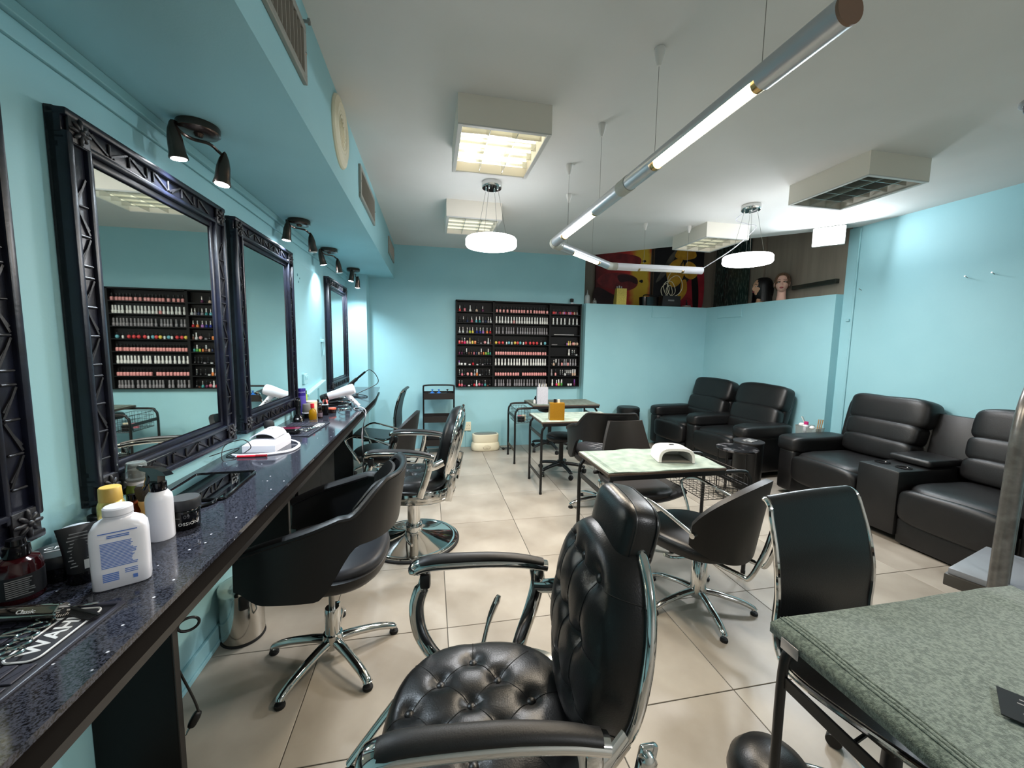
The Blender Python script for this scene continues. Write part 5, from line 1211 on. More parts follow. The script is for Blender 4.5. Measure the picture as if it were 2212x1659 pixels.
part('badge', MB().box((0.0, -0.068, 0.09), (0.10, 0.003, 0.022), rot=(-0.05, 0, 0)), mat('grey_print', (120, 120, 120)), dv, False)
part('foot_plate', MB().box((0.0, -0.01, 0.008), (0.32, 0.15, 0.016), bev=0.003), BLKPLASTIC, dv, False)
for k, (cx, cz, rx, rz_, tl_) in enumerate(((0.08, 0.31, 0.13, 0.15, 0.3), (0.0, 0.27, 0.10, 0.11, -0.2), (-0.06, 0.25, 0.08, 0.09, 0.6), (0.02, 0.24, 0.05, 0.08, 0.1))):
    part('cable', MB().tube([(cx+rx*math.cos(a)*math.cos(tl_), 0.01*math.sin(3*a)+0.015*k-0.02, cz+rz_*math.sin(a)+rx*math.cos(a)*math.sin(tl_)*0.6) for a in [2*PI*i/32 for i in range(32)]], 0.005, 6, closed=True), CREAM, dv)
part('cable', MB().tube(cr([(-0.02, 0, 0.3), (-0.03, 0.0, 0.42), (0.02, 0.02, 0.50), (0.05, 0.03, 0.53)], 5), 0.005, 6), CREAM, dv)
gl = thing('glass_globe', 'clear glass dome with a white figure on the ledge', 'ornament', (3.82, 5.53, ZL))
part('stand', MB().lathe([(0, 0), (0.065, 0), (0.068, 0.01), (0.06, 0.03), (0, 0.03)], 24), mat('grey_stand', (120, 116, 112), 0.5), gl)
part('dome', MB().lathe([(0.058, 0.03), (0.07, 0.06), (0.072, 0.09), (0.06, 0.125), (0.035, 0.148), (0, 0.155)], 28), mat('thin_glass', (235, 240, 240), 0.02, trans=1.0, ior=1.05), gl)
part('figure', MB().tube(cr([(0, 0, 0.03), (0.006, 0, 0.06), (-0.004, 0, 0.09), (0.004, 0, 0.115)], 4), [0.014]*6+[0.008]*7, 8), WHITEM, gl)
# ---- paintings leaning on the recess wall
def grad_mat(name, stops, axis, lo, hi, nz=0.25):
    m = mat(name, (120, 30, 30), 0.6); nt = m.node_tree; b = nt.nodes['Principled BSDF']
    tc = nt.nodes.new('ShaderNodeTexCoord'); sp = nt.nodes.new('ShaderNodeSeparateXYZ'); nt.links.new(tc.outputs['Object'], sp.inputs[0])
    mr_ = nt.nodes.new('ShaderNodeMapRange'); mr_.inputs[1].default_value = lo; mr_.inputs[2].default_value = hi
    nt.links.new(sp.outputs[axis], mr_.inputs[0])
    n = nt.nodes.new('ShaderNodeTexNoise'); n.inputs['Scale'].default_value = 4; n.inputs['Detail'].default_value = 5; nt.links.new(tc.outputs['Object'], n.inputs['Vector'])
    ad = nt.nodes.new('ShaderNodeMath'); ad.operation = 'MULTIPLY_ADD'; ad.inputs[1].default_value = nz; nt.links.new(n.outputs['Fac'], ad.inputs[0]); nt.links.new(mr_.outputs[0], ad.inputs[2])
    sb = nt.nodes.new('ShaderNodeMath'); sb.operation = 'SUBTRACT'; sb.inputs[1].default_value = nz/2; nt.links.new(ad.outputs[0], sb.inputs[0])
    r = nt.nodes.new('ShaderNodeValToRGB'); els = r.color_ramp.elements
    els[0].position = stops[0][0]; els[0].color = lin(stops[0][1]); els[1].position = stops[-1][0]; els[1].color = lin(stops[-1][1])
    for p, c in stops[1:-1]: e = els.new(p); e.color = lin(c)
    nt.links.new(sb.outputs[0], r.inputs['Fac']); nt.links.new(r.outputs['Color'], b.inputs['Base Color']); return m
def blob(pts, y, n=6):
    P = cr([(p[0], 0, p[1]) for p in pts], n, closed=True); g = MB()
    g.prism([(p.x, -p.z) for p in P], -y-0.0008, -y, RX(-PI/2)) if False else None
    k = len(P); g.add([(p.x, y, p.z) for p in P]+[(p.x, y+0.0008, p.z) for p in P], [tuple(range(k)), tuple(range(2*k-1, k-1, -1))]+[(i, k+i, k+(i+1) % k, (i+1) % k) for i in range(k)])
    return g
def fix(g):
    return g
p1 = thing('painting', 'large red and yellow painting of dark red forms leaning behind the ledge', 'painting', (2.985, 5.985, 2.065), 0)
part('canvas', MB().box((0, 0, 0.60), (0.93, 0.03, 1.20), bev=0.002), grad_mat('red_yellow_canvas', [(0.0, (78, 24, 26)), (0.35, (160, 34, 36)), (0.62, (210, 56, 46)), (0.72, (226, 178, 56)), (0.92, (230, 190, 62)), (1.0, (206, 70, 50))], 0, -0.465, 0.465), p1, False)
PY = -0.0165
def paint(pt, pts, name, c, c2=None, y=PY): part('painted_shape', blob(pts, y), mat(name, c, 0.6, col2=c2, nscale=6), pt, False)
paint(p1, [(-0.44, 0.42), (-0.3, 0.52), (0.0, 0.54), (0.22, 0.48), (0.24, 0.36), (0.1, 0.28), (-0.15, 0.28), (-0.38, 0.34)], 'dark_red_lip', (148, 46, 48), (100, 30, 34))
paint(p1, [(-0.10, 0.50), (0.05, 0.52), (0.22, 0.47), (0.235, 0.38), (0.1, 0.42), (-0.05, 0.40)], 'lip_shadow', (54, 20, 24), None, PY-0.0008)
paint(p1, [(-0.36, 0.70), (-0.25, 0.82), (0.0, 0.84), (0.26, 0.80), (0.28, 0.70), (0.1, 0.64), (-0.2, 0.64)], 'dark_red_lip', (110, 30, 34))
paint(p1, [(0.27, 0.43), (0.32, 0.455), (0.34, 0.43), (0.32, 0.405)], 'black_paint', (14, 12, 12)); paint(p1, [(0.31, 0.745), (0.36, 0.765), (0.38, 0.74), (0.35, 0.725)], 'black_paint', (14, 12, 12))
paint(p1, [(-0.46, 0.02), (-0.46, 0.30), (-0.2, 0.22), (-0.02, 0.12), (-0.06, 0.02)], 'dark_corner', (52, 22, 24), (40, 18, 20))
p2 = thing('painting', 'black painting with yellow fruit and red ground leaning behind the ledge', 'painting', (3.945, 5.975, 2.065), 0)
part('canvas', MB().box((0, 0, 0.62), (0.90, 0.03, 1.24), bev=0.002), mat('black_canvas', (20, 18, 20), 0.6, col2=(34, 30, 32), nscale=5), p2, False)
part('frame_edge', MB().box((-0.452, -0.006, 0.62), (0.012, 0.04, 1.24)), mat('brown_wood', (96, 78, 60), 0.6), p2, False)
paint(p2, [(0.10, 0.02), (0.08, 0.3), (0.2, 0.5), (0.44, 0.7), (0.448, 0.02)], 'red_ground', (176, 40, 54), (150, 32, 46))
paint(p2, [(0.30, 0.02), (0.26, 0.3), (0.24, 0.55), (0.33, 0.56), (0.38, 0.30), (0.38, 0.02)], 'black_paint', (14, 12, 12), None, PY-0.0008)
paint(p2, [(-0.40, 0.42), (-0.30, 0.62), (-0.16, 0.86), (-0.05, 0.95), (-0.10, 0.80), (-0.24, 0.55)], 'grey_stroke', (120, 112, 100), (60, 56, 52))
for k, pts in enumerate(([(-0.22, 0.62), (-0.10, 0.78), (0.05, 0.80), (0.10, 0.62), (0.04, 0.44), (-0.08, 0.36), (-0.18, 0.44)], [(0.08, 0.66), (0.16, 0.78), (0.30, 0.72), (0.34, 0.58), (0.24, 0.50), (0.12, 0.54)], [(0.06, 0.46), (0.14, 0.48), (0.16, 0.30), (0.06, 0.16), (-0.02, 0.18), (0.04, 0.30)], [(-0.08, 0.84), (0.0, 0.98), (0.22, 1.0), (0.30, 0.86), (0.10, 0.80)])):
    paint(p2, pts, 'yellow_fruit', (226, 176, 56), (190, 132, 36), PY-0.0008*(1+k % 2))
for k in range(6): part('painted_line', MB().tube(cr([(0.07, PY-0.003, 0.80), (0.07+0.06*math.cos(k), PY-0.003, 0.70), (0.05+0.12*math.cos(k*1.1), PY-0.003, 0.58)], 4), 0.004, 5), mat('black_paint', (14, 12, 12)), p2)
# ---- dark green sheet leaning on the recess side wall
gsm = mat('streaked_green_glass', (34, 52, 48), 0.2, col2=(104, 122, 114), nscale=16, ndetail=9, nlo=0.5, nhi=0.8, stretch=(1, 2.4, 0.7))
gs = small('green_panel', MB().box((0, 0, 0.55), (0.012, 0.80, 1.10), bev=0.001), gsm, (4.545, 5.50, ZL), 'dark green streaked sheet leaning against the recess side wall', 'panel', rot=(0, 0.0, -0.0825))
bt_ = MB(); bt_.box((4.505, 4.85, 2.85), (0.03, 0.05, 1.55), bev=0.004); struct('trim_batten', bt_, mat('pale_batten', (132, 122, 108), 0.5))
ct = struct('trim_shelf_edge', MB().box((4.43, 4.0, 2.22), (0.05, 0.6, 0.05), rot=(0, 0, -0.08), bev=0.004), mat('dark_steel_edge', (64, 70, 64), 0.25, metal=0.6))
# ---- mannequin heads
SKIN = mat('mannequin_skin', (224, 178, 160), 0.5); SKIN2 = mat('mannequin_skin_tan', (206, 160, 130), 0.5)
LIP = mat('lip_paint', (150, 60, 66), 0.4); EYEW = mat('eye_white', (235, 232, 228), 0.3); EYED = mat('eye_dark', (36, 24, 20), 0.3)
def mannequin(loc, rz, skin, hairm, label, style):
    """training head looking along +x"""
    t = thing('mannequin_head', label, 'mannequin head', loc, rz)
    def headf(p):
        x, y, z = p
        jaw = max(0, -z/0.12)
        y *= 1-0.34*jaw**1.5; x *= 1-0.10*jaw
        if x > 0:
            x *= 0.93
            # face plane: brow, eye hollows, nose, lips, chin
            for (fy, fz, s_, sy_, sz_) in ((0, -0.012, 0.020, 0.011, 0.030), (0, -0.034, 0.014, 0.015, 0.014), (0.032, 0.008, -0.010, 0.016, 0.012), (-0.032, 0.008, -0.010, 0.016, 0.012), (0, -0.062, 0.008, 0.020, 0.009), (0, -0.092, 0.012, 0.022, 0.014), (0, 0.034, 0.005, 0.045, 0.012), (0.04, -0.03, 0.006, 0.02, 0.02), (-0.04, -0.03, 0.006, 0.02, 0.02)):
                x += s_*math.exp(-((y-fy)/sy_)**2-((z-fz)/sz_)**2)
        return (x, y, z)
    g = MB(); g.puff((0, 0, 0.225), (0.185, 0.145, 0.235), 0.95, 0.95, 64, 48, fn=headf)
    # neck and bust stub, one surface with the chin underside
    g.lathe([(0.058, 0.0), (0.055, 0.03), (0.048, 0.08), (0.047, 0.13), (0.045, 0.17)], 28, TR(-0.022, 0, 0))
    part('head', g, skin, t, True, 80)
    for sy in (-1, 1):
        part('eye', MB().puff((0.076, sy*0.032, 0.232), (0.012, 0.026, 0.012), 1, 1, 12, 8), EYEW, t)
        part('iris', MB().puff((0.0805, sy*0.032, 0.232), (0.006, 0.012, 0.011), 1, 1, 10, 6), EYED, t)
        part('eyebrow', MB().tube(cr([(0.086, sy*0.014, 0.256), (0.084, sy*0.034, 0.262), (0.072, sy*0.052, 0.254)], 3), 0.003, 6), mat('brow', (96, 64, 50), 0.7), t)
        part('ear', MB().puff((-0.012, sy*0.076, 0.215), (0.036, 0.018, 0.062), 0.9, 0.9, 14, 10, rot=(0, 0.15, sy*0.35)), skin, t)
    part('lips', MB().puff((0.0875, 0, 0.163), (0.016, 0.044, 0.018), 1, 1, 16, 8), LIP, t)
    random.seed(11)
    if style == 'long':
        def hairf(p):
            x, y, z = p
            if z < 0: x = x*1.0-0.02; y *= 1.05
            k = 1+0.02*math.sin(40*math.atan2(y, x))
            return (x*k, y*k, z)
        part('hair', MB().puff((-0.045, 0, 0.20), (0.24, 0.215, 0.32), 0.75, 0.9, 72, 30, fn=hairf), hairm, t, True, 80)
        g = MB()
        for k in range(26):
            a = PI*0.34+(2*PI-PI*0.68)*k/25; c, s_ = math.cos(a), math.sin(a)
            g.tube(cr([(0.06*c-0.03, 0.06*s_, 0.345), (0.108*c-0.025, 0.10*s_, 0.27), (0.118*c-0.03, 0.112*s_, 0.16), (0.125*c-0.03, 0.118*s_, 0.03)], 4), 0.017, 6, flat=0.5)
        part('locks', g, hairm, t)
    else:
        def cap(p):
            x, y, z = p
            return (x-0.012, y*1.02, z)
        g = MB(); g.lathe([(0.0, 0.118), (0.05, 0.108), (0.078, 0.082), (0.090, 0.045), (0.091, 0.0), (0.084, -0.045)], 40, TR(-0.020, 0, 0.234) @ RY(-0.45) @ Matrix(((1.16, 0, 0, 0), (0, 0.93, 0, 0), (0, 0, 1.08, 0), (0, 0, 0, 1)))); part('hair', g, hairm, t, True, 80)
        g = MB()
        for k in range(22):
            oy = random.uniform(-0.035, 0.035); oz = random.uniform(-0.03, 0.035); L = random.uniform(0.8, 1.25)
            g.tube(cr([(-0.09, oy*0.5, 0.285+oz*0.5), (-0.13*L, oy-0.02, 0.30+oz), (-0.17*L, oy*1.6-0.03, 0.285+oz*1.5), (-0.20*L, oy*2-0.04, 0.245+oz*2.2-0.02*L)], 4), [0.010]*5+[0.007]*5+[0.004]*3, 5, flat=0.6)
        part('ponytail', g, hairm, t)
    return t
HAIRB = mat('black_hair', (16, 14, 15), 0.4, bump=0.5, bscale=90, stretch=(4, 4, 0.4)); HAIRL = mat('ash_blond_hair', (128, 98, 74), 0.45, col2=(84, 58, 44), nscale=30, stretch=(1, 3, 3))
def faceto(p, a): return math.atan2(-p[1], -p[0])+a
mannequin((4.39, 4.76, ZL), math.radians(172), SKIN2, HAIRB, 'mannequin head in profile with long black hair on the ledge', 'long')
mannequin((4.36, 4.375, ZL), math.radians(222), SKIN, HAIRL, 'pale mannequin head with tied-back ash blond hair on the ledge', 'tail')
# ---- smoke detector by the right edge of the ceiling
sd_ = thing('smoke_detector', 'dark round detector on the ceiling above the loveseat end', 'smoke detector', (3.02, 1.56, ZC))
part('base', MB().lathe([(0, 0), (0.09, 0), (0.09, -0.015), (0.08, -0.02), (0, -0.02)], 32), mat('grey_plastic', (150, 150, 152), 0.5), sd_)
part('dome', MB().lathe([(0.075, -0.018), (0.07, -0.045), (0.045, -0.065), (0, -0.072)], 32), mat('dark_dome', (50, 46, 50), 0.2), sd_)
# ================================================================== grey tube rack by the right edge, bin, cables
rk2 = thing('tube_rack', 'tall bent grey enamelled tube frame with a low grey shelf beside the loveseat', 'rack', (2.49, 1.22, 0))
d0 = Vector((0.95, 0.25, 0)).normalized()
def q(s_, z): return (d0.x*s_, d0.y*s_, z)
part('upright', MB().tube(cr([q(-0.02, 0.0), q(-0.02, 0.5), q(-0.005, 1.0), q(0.005, 1.14), q(0.05, 1.26), q(0.14, 1.345), q(0.28, 1.37), q(0.42, 1.345), q(0.51, 1.26), q(0.555, 1.14), q(0.56, 1.0), q(0.57, 0.5), q(0.57, 0.0)], 5), 0.030, 16), GREYTUBE, rk2)
nrm = Vector((-d0.y, d0.x, 0))
def q2(s_, z, o): return (d0.x*s_+nrm.x*o, d0.y*s_+nrm.y*o, z)
part('rear_tube', MB().tube(cr([q2(0.10, 0.0, 0.0), q2(0.10, 0.6, 0.0), q2(0.11, 1.05, 0.0), q2(0.28, 1.18, 0.05), q2(0.46, 1.05, 0.10), q2(0.50, 0.6, 0.10), q2(0.5, 0.0, 0.10)], 5), 0.012, 10), GREYTUBE, rk2)
part('shelf', MB().box((d0.x*0.29+nrm.x*0.04, d0.y*0.29+nrm.y*0.04, 0.40), (0.50, 0.26, 0.03), rot=(0, 0, math.atan2(d0.y, d0.x)), bev=0.004), mat('grey_shelf_plate', (122, 126, 132), 0.35), rk2)
part('shelf_frame', MB().box((d0.x*0.29+nrm.x*0.04, d0.y*0.29+nrm.y*0.04, 0.355), (0.52, 0.28, 0.06), rot=(0, 0, math.atan2(d0.y, d0.x)), bev=0.006), mat('dark_grey_frame', (58, 56, 52), 0.5), rk2)
# ---- steel bin
bn = thing('pedal_bin', 'small round polished steel pedal bin on the floor below the counter', 'bin', (-0.925, 2.085, 0), 0.0)
part('body', MB().lathe([(0, 0.008), (0.092, 0.008), (0.094, 0.012), (0.094, 0.25), (0, 0.25)], 48), mat('polished_steel', (196, 192, 184), 0.12, metal=1.0), bn)
part('foot_ring', MB().lathe([(0, 0), (0.094, 0), (0.097, 0.004), (0.096, 0.012), (0, 0.012)], 40), RUBBER, bn)
part('lid', MB().lathe([(0.097, 0.248), (0.098, 0.256), (0.096, 0.272), (0.085, 0.284), (0.05, 0.294), (0, 0.298)], 48), mat('polished_steel', (196, 192, 184)), bn)
part('hinge', MB().box((0.045, -0.083, 0.225), (0.045, 0.022, 0.075), bev=0.012, rot=(0, 0, 0.5)), BLKPLASTIC, bn)
part('handle', MB().tube(cr([(0.07, -0.066, 0.235), (0.095, -0.075, 0.19), (0.075, -0.06, 0.15)], 5), 0.003, 6), STEEL, bn)
# ---- black bag hanging under the counter
bg = small('mesh_bag', MB().puff((0, 0, 0), (0.10, 0.16, 0.34), 0.7, 0.7, 24, 14, fn=wr(9, 0.012, 30)), mat('black_mesh_cloth', (26, 25, 26), 0.8, col2=(70, 66, 64), nscale=160, bump=0.8, bscale=180), (XL+0.06, 3.02-0.48, 0.62), 'black mesh bag hanging under the counter behind the tub chair', 'bag')
# ---- plug and cables below the counter
pg = thing('hanging_plug', 'black two-pin plug hanging beside the counter leg near the floor', 'plug', (-0.785, 1.405, 0.20), 0.3)
part('plug_body', MB().puff((0, 0, 0), (0.026, 0.022, 0.055), 0.6, 0.6, 16, 10, rot=(0, 0.5, 0)), BLKPLASTIC, pg)
for s_ in (-1, 1): part('pin', MB().cyl((-0.013, s_*0.0065, -0.022), (-0.024, s_*0.0065, -0.042), 0.0024, 8), CHROME, pg)
part('cord', MB().tube(cr([(0.012, 0, 0.022), (0.0, 0.0, 0.08), (-0.06, 0.01, 0.30), (-0.08, 0.012, 0.58)], 5), 0.004, 6), BLKPLASTIC, pg)
small('cable_ring', MB().tube([(0.028*math.cos(a), 0, 0.022*math.sin(a)) for a in [2*PI*k/24 for k in range(24)]], 0.0045, 8, closed=True), BLKPLASTIC, (-0.785, 1.408, 0.54), 'black cable loop sticking out behind the counter leg', 'cable', rot=(0, 0, 0.5))
# ================================================================== things on the counter
ZK = ZT+0.0004
def cpt(px, py): p = onz(px, py, ZT); return (p.x, p.y, ZK)
def turned(name, prof, m, loc, label, cat, seg=28, T=None, parts=(), group=None, rz=0.0):
    """turned container; parts = list of (name, profile, material)"""
    t = thing(name, label, cat, loc, rz, group)
    part('body', MB().lathe(prof, seg, T), m, t)
    for nm, pr, mm in parts: part(nm, MB().lathe(pr, seg, T), mm, t)
    return t
PRINTW = mat('white_print', (206, 206, 206), 0.5); PRINTB = mat('blue_print', (88, 120, 190), 0.5); GREYP = mat('grey_print', (120, 120, 120))
AMBERD = mat('dark_red_glass', (46, 8, 12), 0.08, spec=0.7)
def lines(t, n, w0, dz, x, z0, m, T, rnd=5, h=0.0022, wv=0.3):
    random.seed(rnd)
    for k in range(n):
        w = w0*(1-wv*random.random()); part('print_line', MB().box((x, -(w0-w)/2, z0-dz*k), (0.0006, w, h), T=T), m, t, False)
# dark red bottle
t = turned('product_bottle', [(0, 0), (0.036, 0), (0.038, 0.004), (0.038, 0.075), (0.033, 0.090), (0.019, 0.097), (0.018, 0.10)], AMBERD, (-0.905, 1.045, ZK), 'dark red glass bottle with black neck at the end of the counter', 'bottle',
           parts=[('cap', [(0.021, 0.097), (0.022, 0.10), (0.021, 0.122), (0.016, 0.124), (0.015, 0.136), (0, 0.137)], BLACKGLOSS), ('label_band', [(0.0383, 0.012), (0.0384, 0.012), (0.0384, 0.062), (0.0383, 0.062)], mat('black_label', (26, 27, 30), 0.5))])
lines(t, 9, 0.042, 0.0045, 0.0386, 0.056, GREYP, RZ(math.radians(-50)), 3)
# round tin with lettering on the lid
t = turned('pomade_tin', [(0, 0), (0.050, 0), (0.052, 0.004), (0.052, 0.036), (0.050, 0.038)], BLACKGLOSS, (-0.897, 1.137, ZK), 'wide black tin with white lettering on its lid, behind the dark red bottle', 'tin', seg=40,
           parts=[('lid', [(0.0535, 0.036), (0.0545, 0.038), (0.0545, 0.060), (0.052, 0.064), (0.049, 0.0645), (0, 0.0645)], mat('satin_black_lid', (26, 29, 32), 0.35))])
text('CREW', 0.022, PRINTW, t, TR(0, 0.012, 0.0648) @ RZ(math.radians(25)), sx=1.15)
part('print_line', MB().box((0.004, -0.008, 0.0648), (0.05, 0.007, 0.0006), rot=(0, 0, math.radians(25))), GREYP, t, False)
# black tube standing on its cap
t = thing('cream_tube', 'black squeeze tube with white small print and price sticker, beside the powder bottle', 'tube', (-0.826, 1.095, ZK), math.radians(-52))
g = MB(); g.loft([[(0.024*math.cos(a), 0.024*math.sin(a), 0.028) for a in [2*PI*k/28 for k in range(28)]], [(0.021*math.cos(a), 0.028*math.sin(a), 0.07) for a in [2*PI*k/28 for k in range(28)]], [(0.010*math.cos(a), 0.034*math.sin(a), 0.118) for a in [2*PI*k/28 for k in range(28)]], [(0.002*math.cos(a), 0.037*math.sin(a), 0.138) for a in [2*PI*k/28 for k in range(28)]]]); part('body', g, mat('black_tube_plastic', (24, 25, 27), 0.38), t)
part('cap', MB().lathe([(0, 0), (0.024, 0), (0.025, 0.003), (0.025, 0.028), (0, 0.029)], 28), BLACKGLOSS, t)
lines(t, 12, 0.036, 0.0062, 0.0, 0.118, GREYP, TR(0.0, 0, 0) @ TR(0.0235, 0, 0), 8) if False else None
for k in range(11):
    z = 0.122-0.0075*k; x = 0.0245-(z-0.03)*0.165; part('print_line', MB().box((x, 0, z), (0.0008, 0.04*(0.75+0.25*((k*7) % 3)/2), 0.0024)), GREYP, t, False)
part('price_sticker', MB().box((0.0225, 0.012, 0.047), (0.0012, 0.014, 0.022)), WHITEM, t, False)
# white tub with clear lid
turned('wax_tub', [(0, 0), (0.034, 0), (0.036, 0.035), (0.037, 0.036)], mat('frosted_tub', (206, 210, 208), 0.35), (-0.975, 1.29, ZK), 'small frosted white tub against the wall between two mirrors', 'tub', parts=[('lid', [(0.040, 0.034), (0.041, 0.036), (0.041, 0.046), (0.034, 0.048), (0.033, 0.053), (0, 0.054)], WHITEP)])
# big white powder bottle
t = thing('powder_bottle', 'large white powder bottle with blue printed back label', 'bottle', (-0.728, 1.075, ZK), math.radians(-62))
def sq(a, b, z, e=0.38): return [(a*math.copysign(abs(math.cos(q_))**e, math.cos(q_)), b*math.copysign(abs(math.sin(q_))**e, math.sin(q_)), z) for q_ in [2*PI*k/44 for k in range(44)]]
g = MB(); g.loft([sq(0.029, 0.047, 0.0), sq(0.033, 0.051, 0.004), sq(0.0335, 0.0515, 0.05), sq(0.0335, 0.0515, 0.12), sq(0.0325, 0.050, 0.138), sq(0.030, 0.044, 0.150, 0.5), sq(0.0265, 0.034, 0.158, 0.7), sq(0.025, 0.026, 0.162, 1.0), sq(0.024, 0.024, 0.168, 1.0)]); part('body', g, WHITEP, t, True, 50)
part('cap', MB().lathe([(0.026, 0.165), (0.027, 0.167), (0.027, 0.186), (0.024, 0.189), (0, 0.189)], 36), WHITEP, t)
part('cap_seam', MB().lathe([(0.0272, 0.170), (0.0275, 0.171), (0.0272, 0.172)], 36), mat('grey_line', (170, 170, 178), 0.5), t)
random.seed(4)
LX = 0.0338
for k in range(3): part('print_line', MB().box((LX, 0.0, 0.1335-0.004*k if k else 0.137), (0.0006, 0.066 if k == 0 else 0.038, 0.0022)), PRINTB, t, False)
for k in range(17):
    w = random.uniform(0.050, 0.062); part('print_line', MB().box((LX, -(0.062-w)/2, 0.113-0.0036*k), (0.0006, w, 0.0018)), PRINTB, t, False)
for k in range(5): part('print_line', MB().box((LX, -0.017, 0.040-0.0042*k), (0.0006, 0.027, 0.0026)), PRINTB, t, False)
for k in range(3): part('print_line', MB().box((LX, 0.018, 0.044-0.0042*k), (0.0006, 0.022, 0.0018)), PRINTB, t, False)
part('print_mark', MB().box((LX, 0.024, 0.022), (0.0006, 0.008, 0.009)), PRINTB, t, False)
# gold aerosol, clear pump, spray bottle
turned('aerosol_can', [(0, 0), (0.030, 0), (0.031, 0.004), (0.031, 0.092), (0.027, 0.104), (0.024, 0.106)], mat('gold_can', (206, 166, 80), 0.28, metal=0.7, col2=(226, 206, 130), nscale=90), (-0.93, 1.35, ZK), 'gold aerosol can with matt gold cap behind the powder bottle', 'spray can', parts=[('cap', [(0.0255, 0.105), (0.0265, 0.108), (0.0255, 0.143), (0.023, 0.146), (0, 0.1465)], mat('matt_gold_cap', (206, 168, 84), 0.4))])
CLR = mat('clear_bottle', (225, 232, 226), 0.06, trans=0.85, ior=1.3)
turned('pump_bottle', [(0, 0), (0.029, 0), (0.030, 0.004), (0.030, 0.085), (0.027, 0.10), (0.022, 0.105)], mat('green_lotion', (150, 168, 80), 0.15, trans=0.5), (-0.955, 1.50, ZK), 'clear topped pump bottle of pale green lotion by the mirror frame', 'bottle',
       parts=[('collar', [(0.024, 0.103), (0.025, 0.106), (0.025, 0.122), (0.014, 0.126), (0.010, 0.14), (0.016, 0.142), (0.016, 0.152), (0, 0.154)], WHITEP), ('over_cap', [(0.0265, 0.115), (0.0275, 0.12), (0.027, 0.172), (0.024, 0.176), (0, 0.1765)], CLR)])
t = turned('spray_bottle', [(0, 0), (0.030, 0), (0.032, 0.004), (0.032, 0.118), (0.030, 0.130), (0.022, 0.142), (0.015, 0.147)], WHITEP, (-0.778, 1.302, ZK), 'white spray bottle with black trigger head', 'spray bottle', parts=[('collar', [(0.019, 0.144), (0.0205, 0.146), (0.0205, 0.168), (0.017, 0.172), (0, 0.172)], BLACKGLOSS)], rz=math.radians(150))
g = MB(); g.prism([(-0.016, 0.170), (0.016, 0.170), (0.016, 0.184), (0.030, 0.196), (0.062, 0.198), (0.064, 0.207), (-0.005, 0.212), (-0.04, 0.206), (-0.055, 0.196), (-0.018, 0.192)], -0.010, 0.010, RX(PI/2)); part('head', g, BLACKGLOSS, t, False)
part('nozzle', MB().cyl((0.060, 0, 0.2025), (0.078, 0, 0.2025), 0.0075, 12), BLKPLASTIC, t)
part('trigger', MB().tube(cr([(0.034, 0, 0.196), (0.040, 0, 0.178), (0.052, 0, 0.155), (0.066, 0, 0.138)], 4), [0.007]*5+[0.006]*4+[0.004]*4, 8, flat=1.3), BLACKGLOSS, t)
# OSSION jar
t = turned('hair_wax_jar', [(0, 0), (0.034, 0), (0.037, 0.004), (0.0385, 0.05), (0.0385, 0.058), (0.037, 0.06)], BLACKGLOSS, (-0.752, 1.372, ZK), 'black wax jar printed 09 OSSION beside the spray bottle', 'jar', seg=40, parts=[('lid', [(0.0395, 0.062), (0.0405, 0.064), (0.0405, 0.09), (0.038, 0.094), (0, 0.0945)], mat('ribbed_black_lid', (30, 31, 35), 0.5))])
def wrap_text(body, size, m, parent, r, z, ang, sx=1.0):
    o = text(body, size, m, parent, Matrix(), sx=sx)
    for v in o.data.vertices:
        a = ang+v.co.x/r; rr = r+0.0004+v.co.z; zz = z+v.co.y; v.co = (rr*math.cos(a), rr*math.sin(a), zz)
    return o
aj = math.atan2(-1.35, 0.75)
wrap_text('OSSION', 0.013, PRINTW, t, 0.0378, 0.020, aj+0.15, 1.1); wrap_text('09', 0.016, mat('grey_outline', (80, 80, 84), 0.5), t, 0.0382, 0.042, aj+0.05); wrap_text('HAIR WAX', 0.005, GREYP, t, 0.0381, 0.040, aj-0.7)
# crowded background pieces
turned('gel_bottle', [(0, 0), (0.027, 0), (0.028, 0.003), (0.028, 0.05), (0.012, 0.056), (0.012, 0.060)], BLKPLASTIC, (-0.985, 1.385, ZK), 'short black pump bottle squeezed behind the gold can', 'bottle', parts=[('cap', [(0.016, 0.058), (0.017, 0.06), (0.016, 0.078), (0, 0.08)], BLKPLASTIC)])
t = thing('neck_brush', 'barber neck brush with wooden handle and dark bristles behind the spray bottle', 'brush', (-0.89, 1.43, ZK))
part('handle', MB().lathe([(0, 0), (0.017, 0), (0.019, 0.01), (0.014, 0.04), (0.020, 0.062), (0.019, 0.072), (0, 0.073)], 20), mat('pale_wood', (206, 172, 122), 0.5), t); part('bristles', MB().lathe([(0.018, 0.07), (0.024, 0.09), (0.026, 0.112), (0.020, 0.122), (0, 0.125)], 20), mat('dark_bristles', (52, 48, 46), 0.8, bump=0.6, bscale=300), t)
turned('after_shave', [(0, 0), (0.020, 0), (0.021, 0.003), (0.021, 0.062), (0.010, 0.070), (0.010, 0.074)], mat('amber_glass', (110, 44, 14), 0.08, trans=0.4), (-0.93, 1.435, ZK), 'small amber bottle behind the spray bottle', 'bottle', parts=[('cap', [(0.012, 0.072), (0.012, 0.09), (0, 0.091)], BLACKGLOSS)])
t = thing('small_tube', 'white and navy cream tube between the powder and spray bottles', 'tube', (-0.81, 1.222, ZK), math.radians(-40))
g = MB(); g.loft([sq(0.013, 0.016, 0.016, 1), sq(0.012, 0.018, 0.05, 1), sq(0.002, 0.021, 0.088, 1)]); part('body', g, WHITEP, t); part('cap', MB().lathe([(0, 0), (0.015, 0), (0.016, 0.017), (0, 0.018)], 20), mat('navy_cap', (20, 26, 50), 0.3), t)
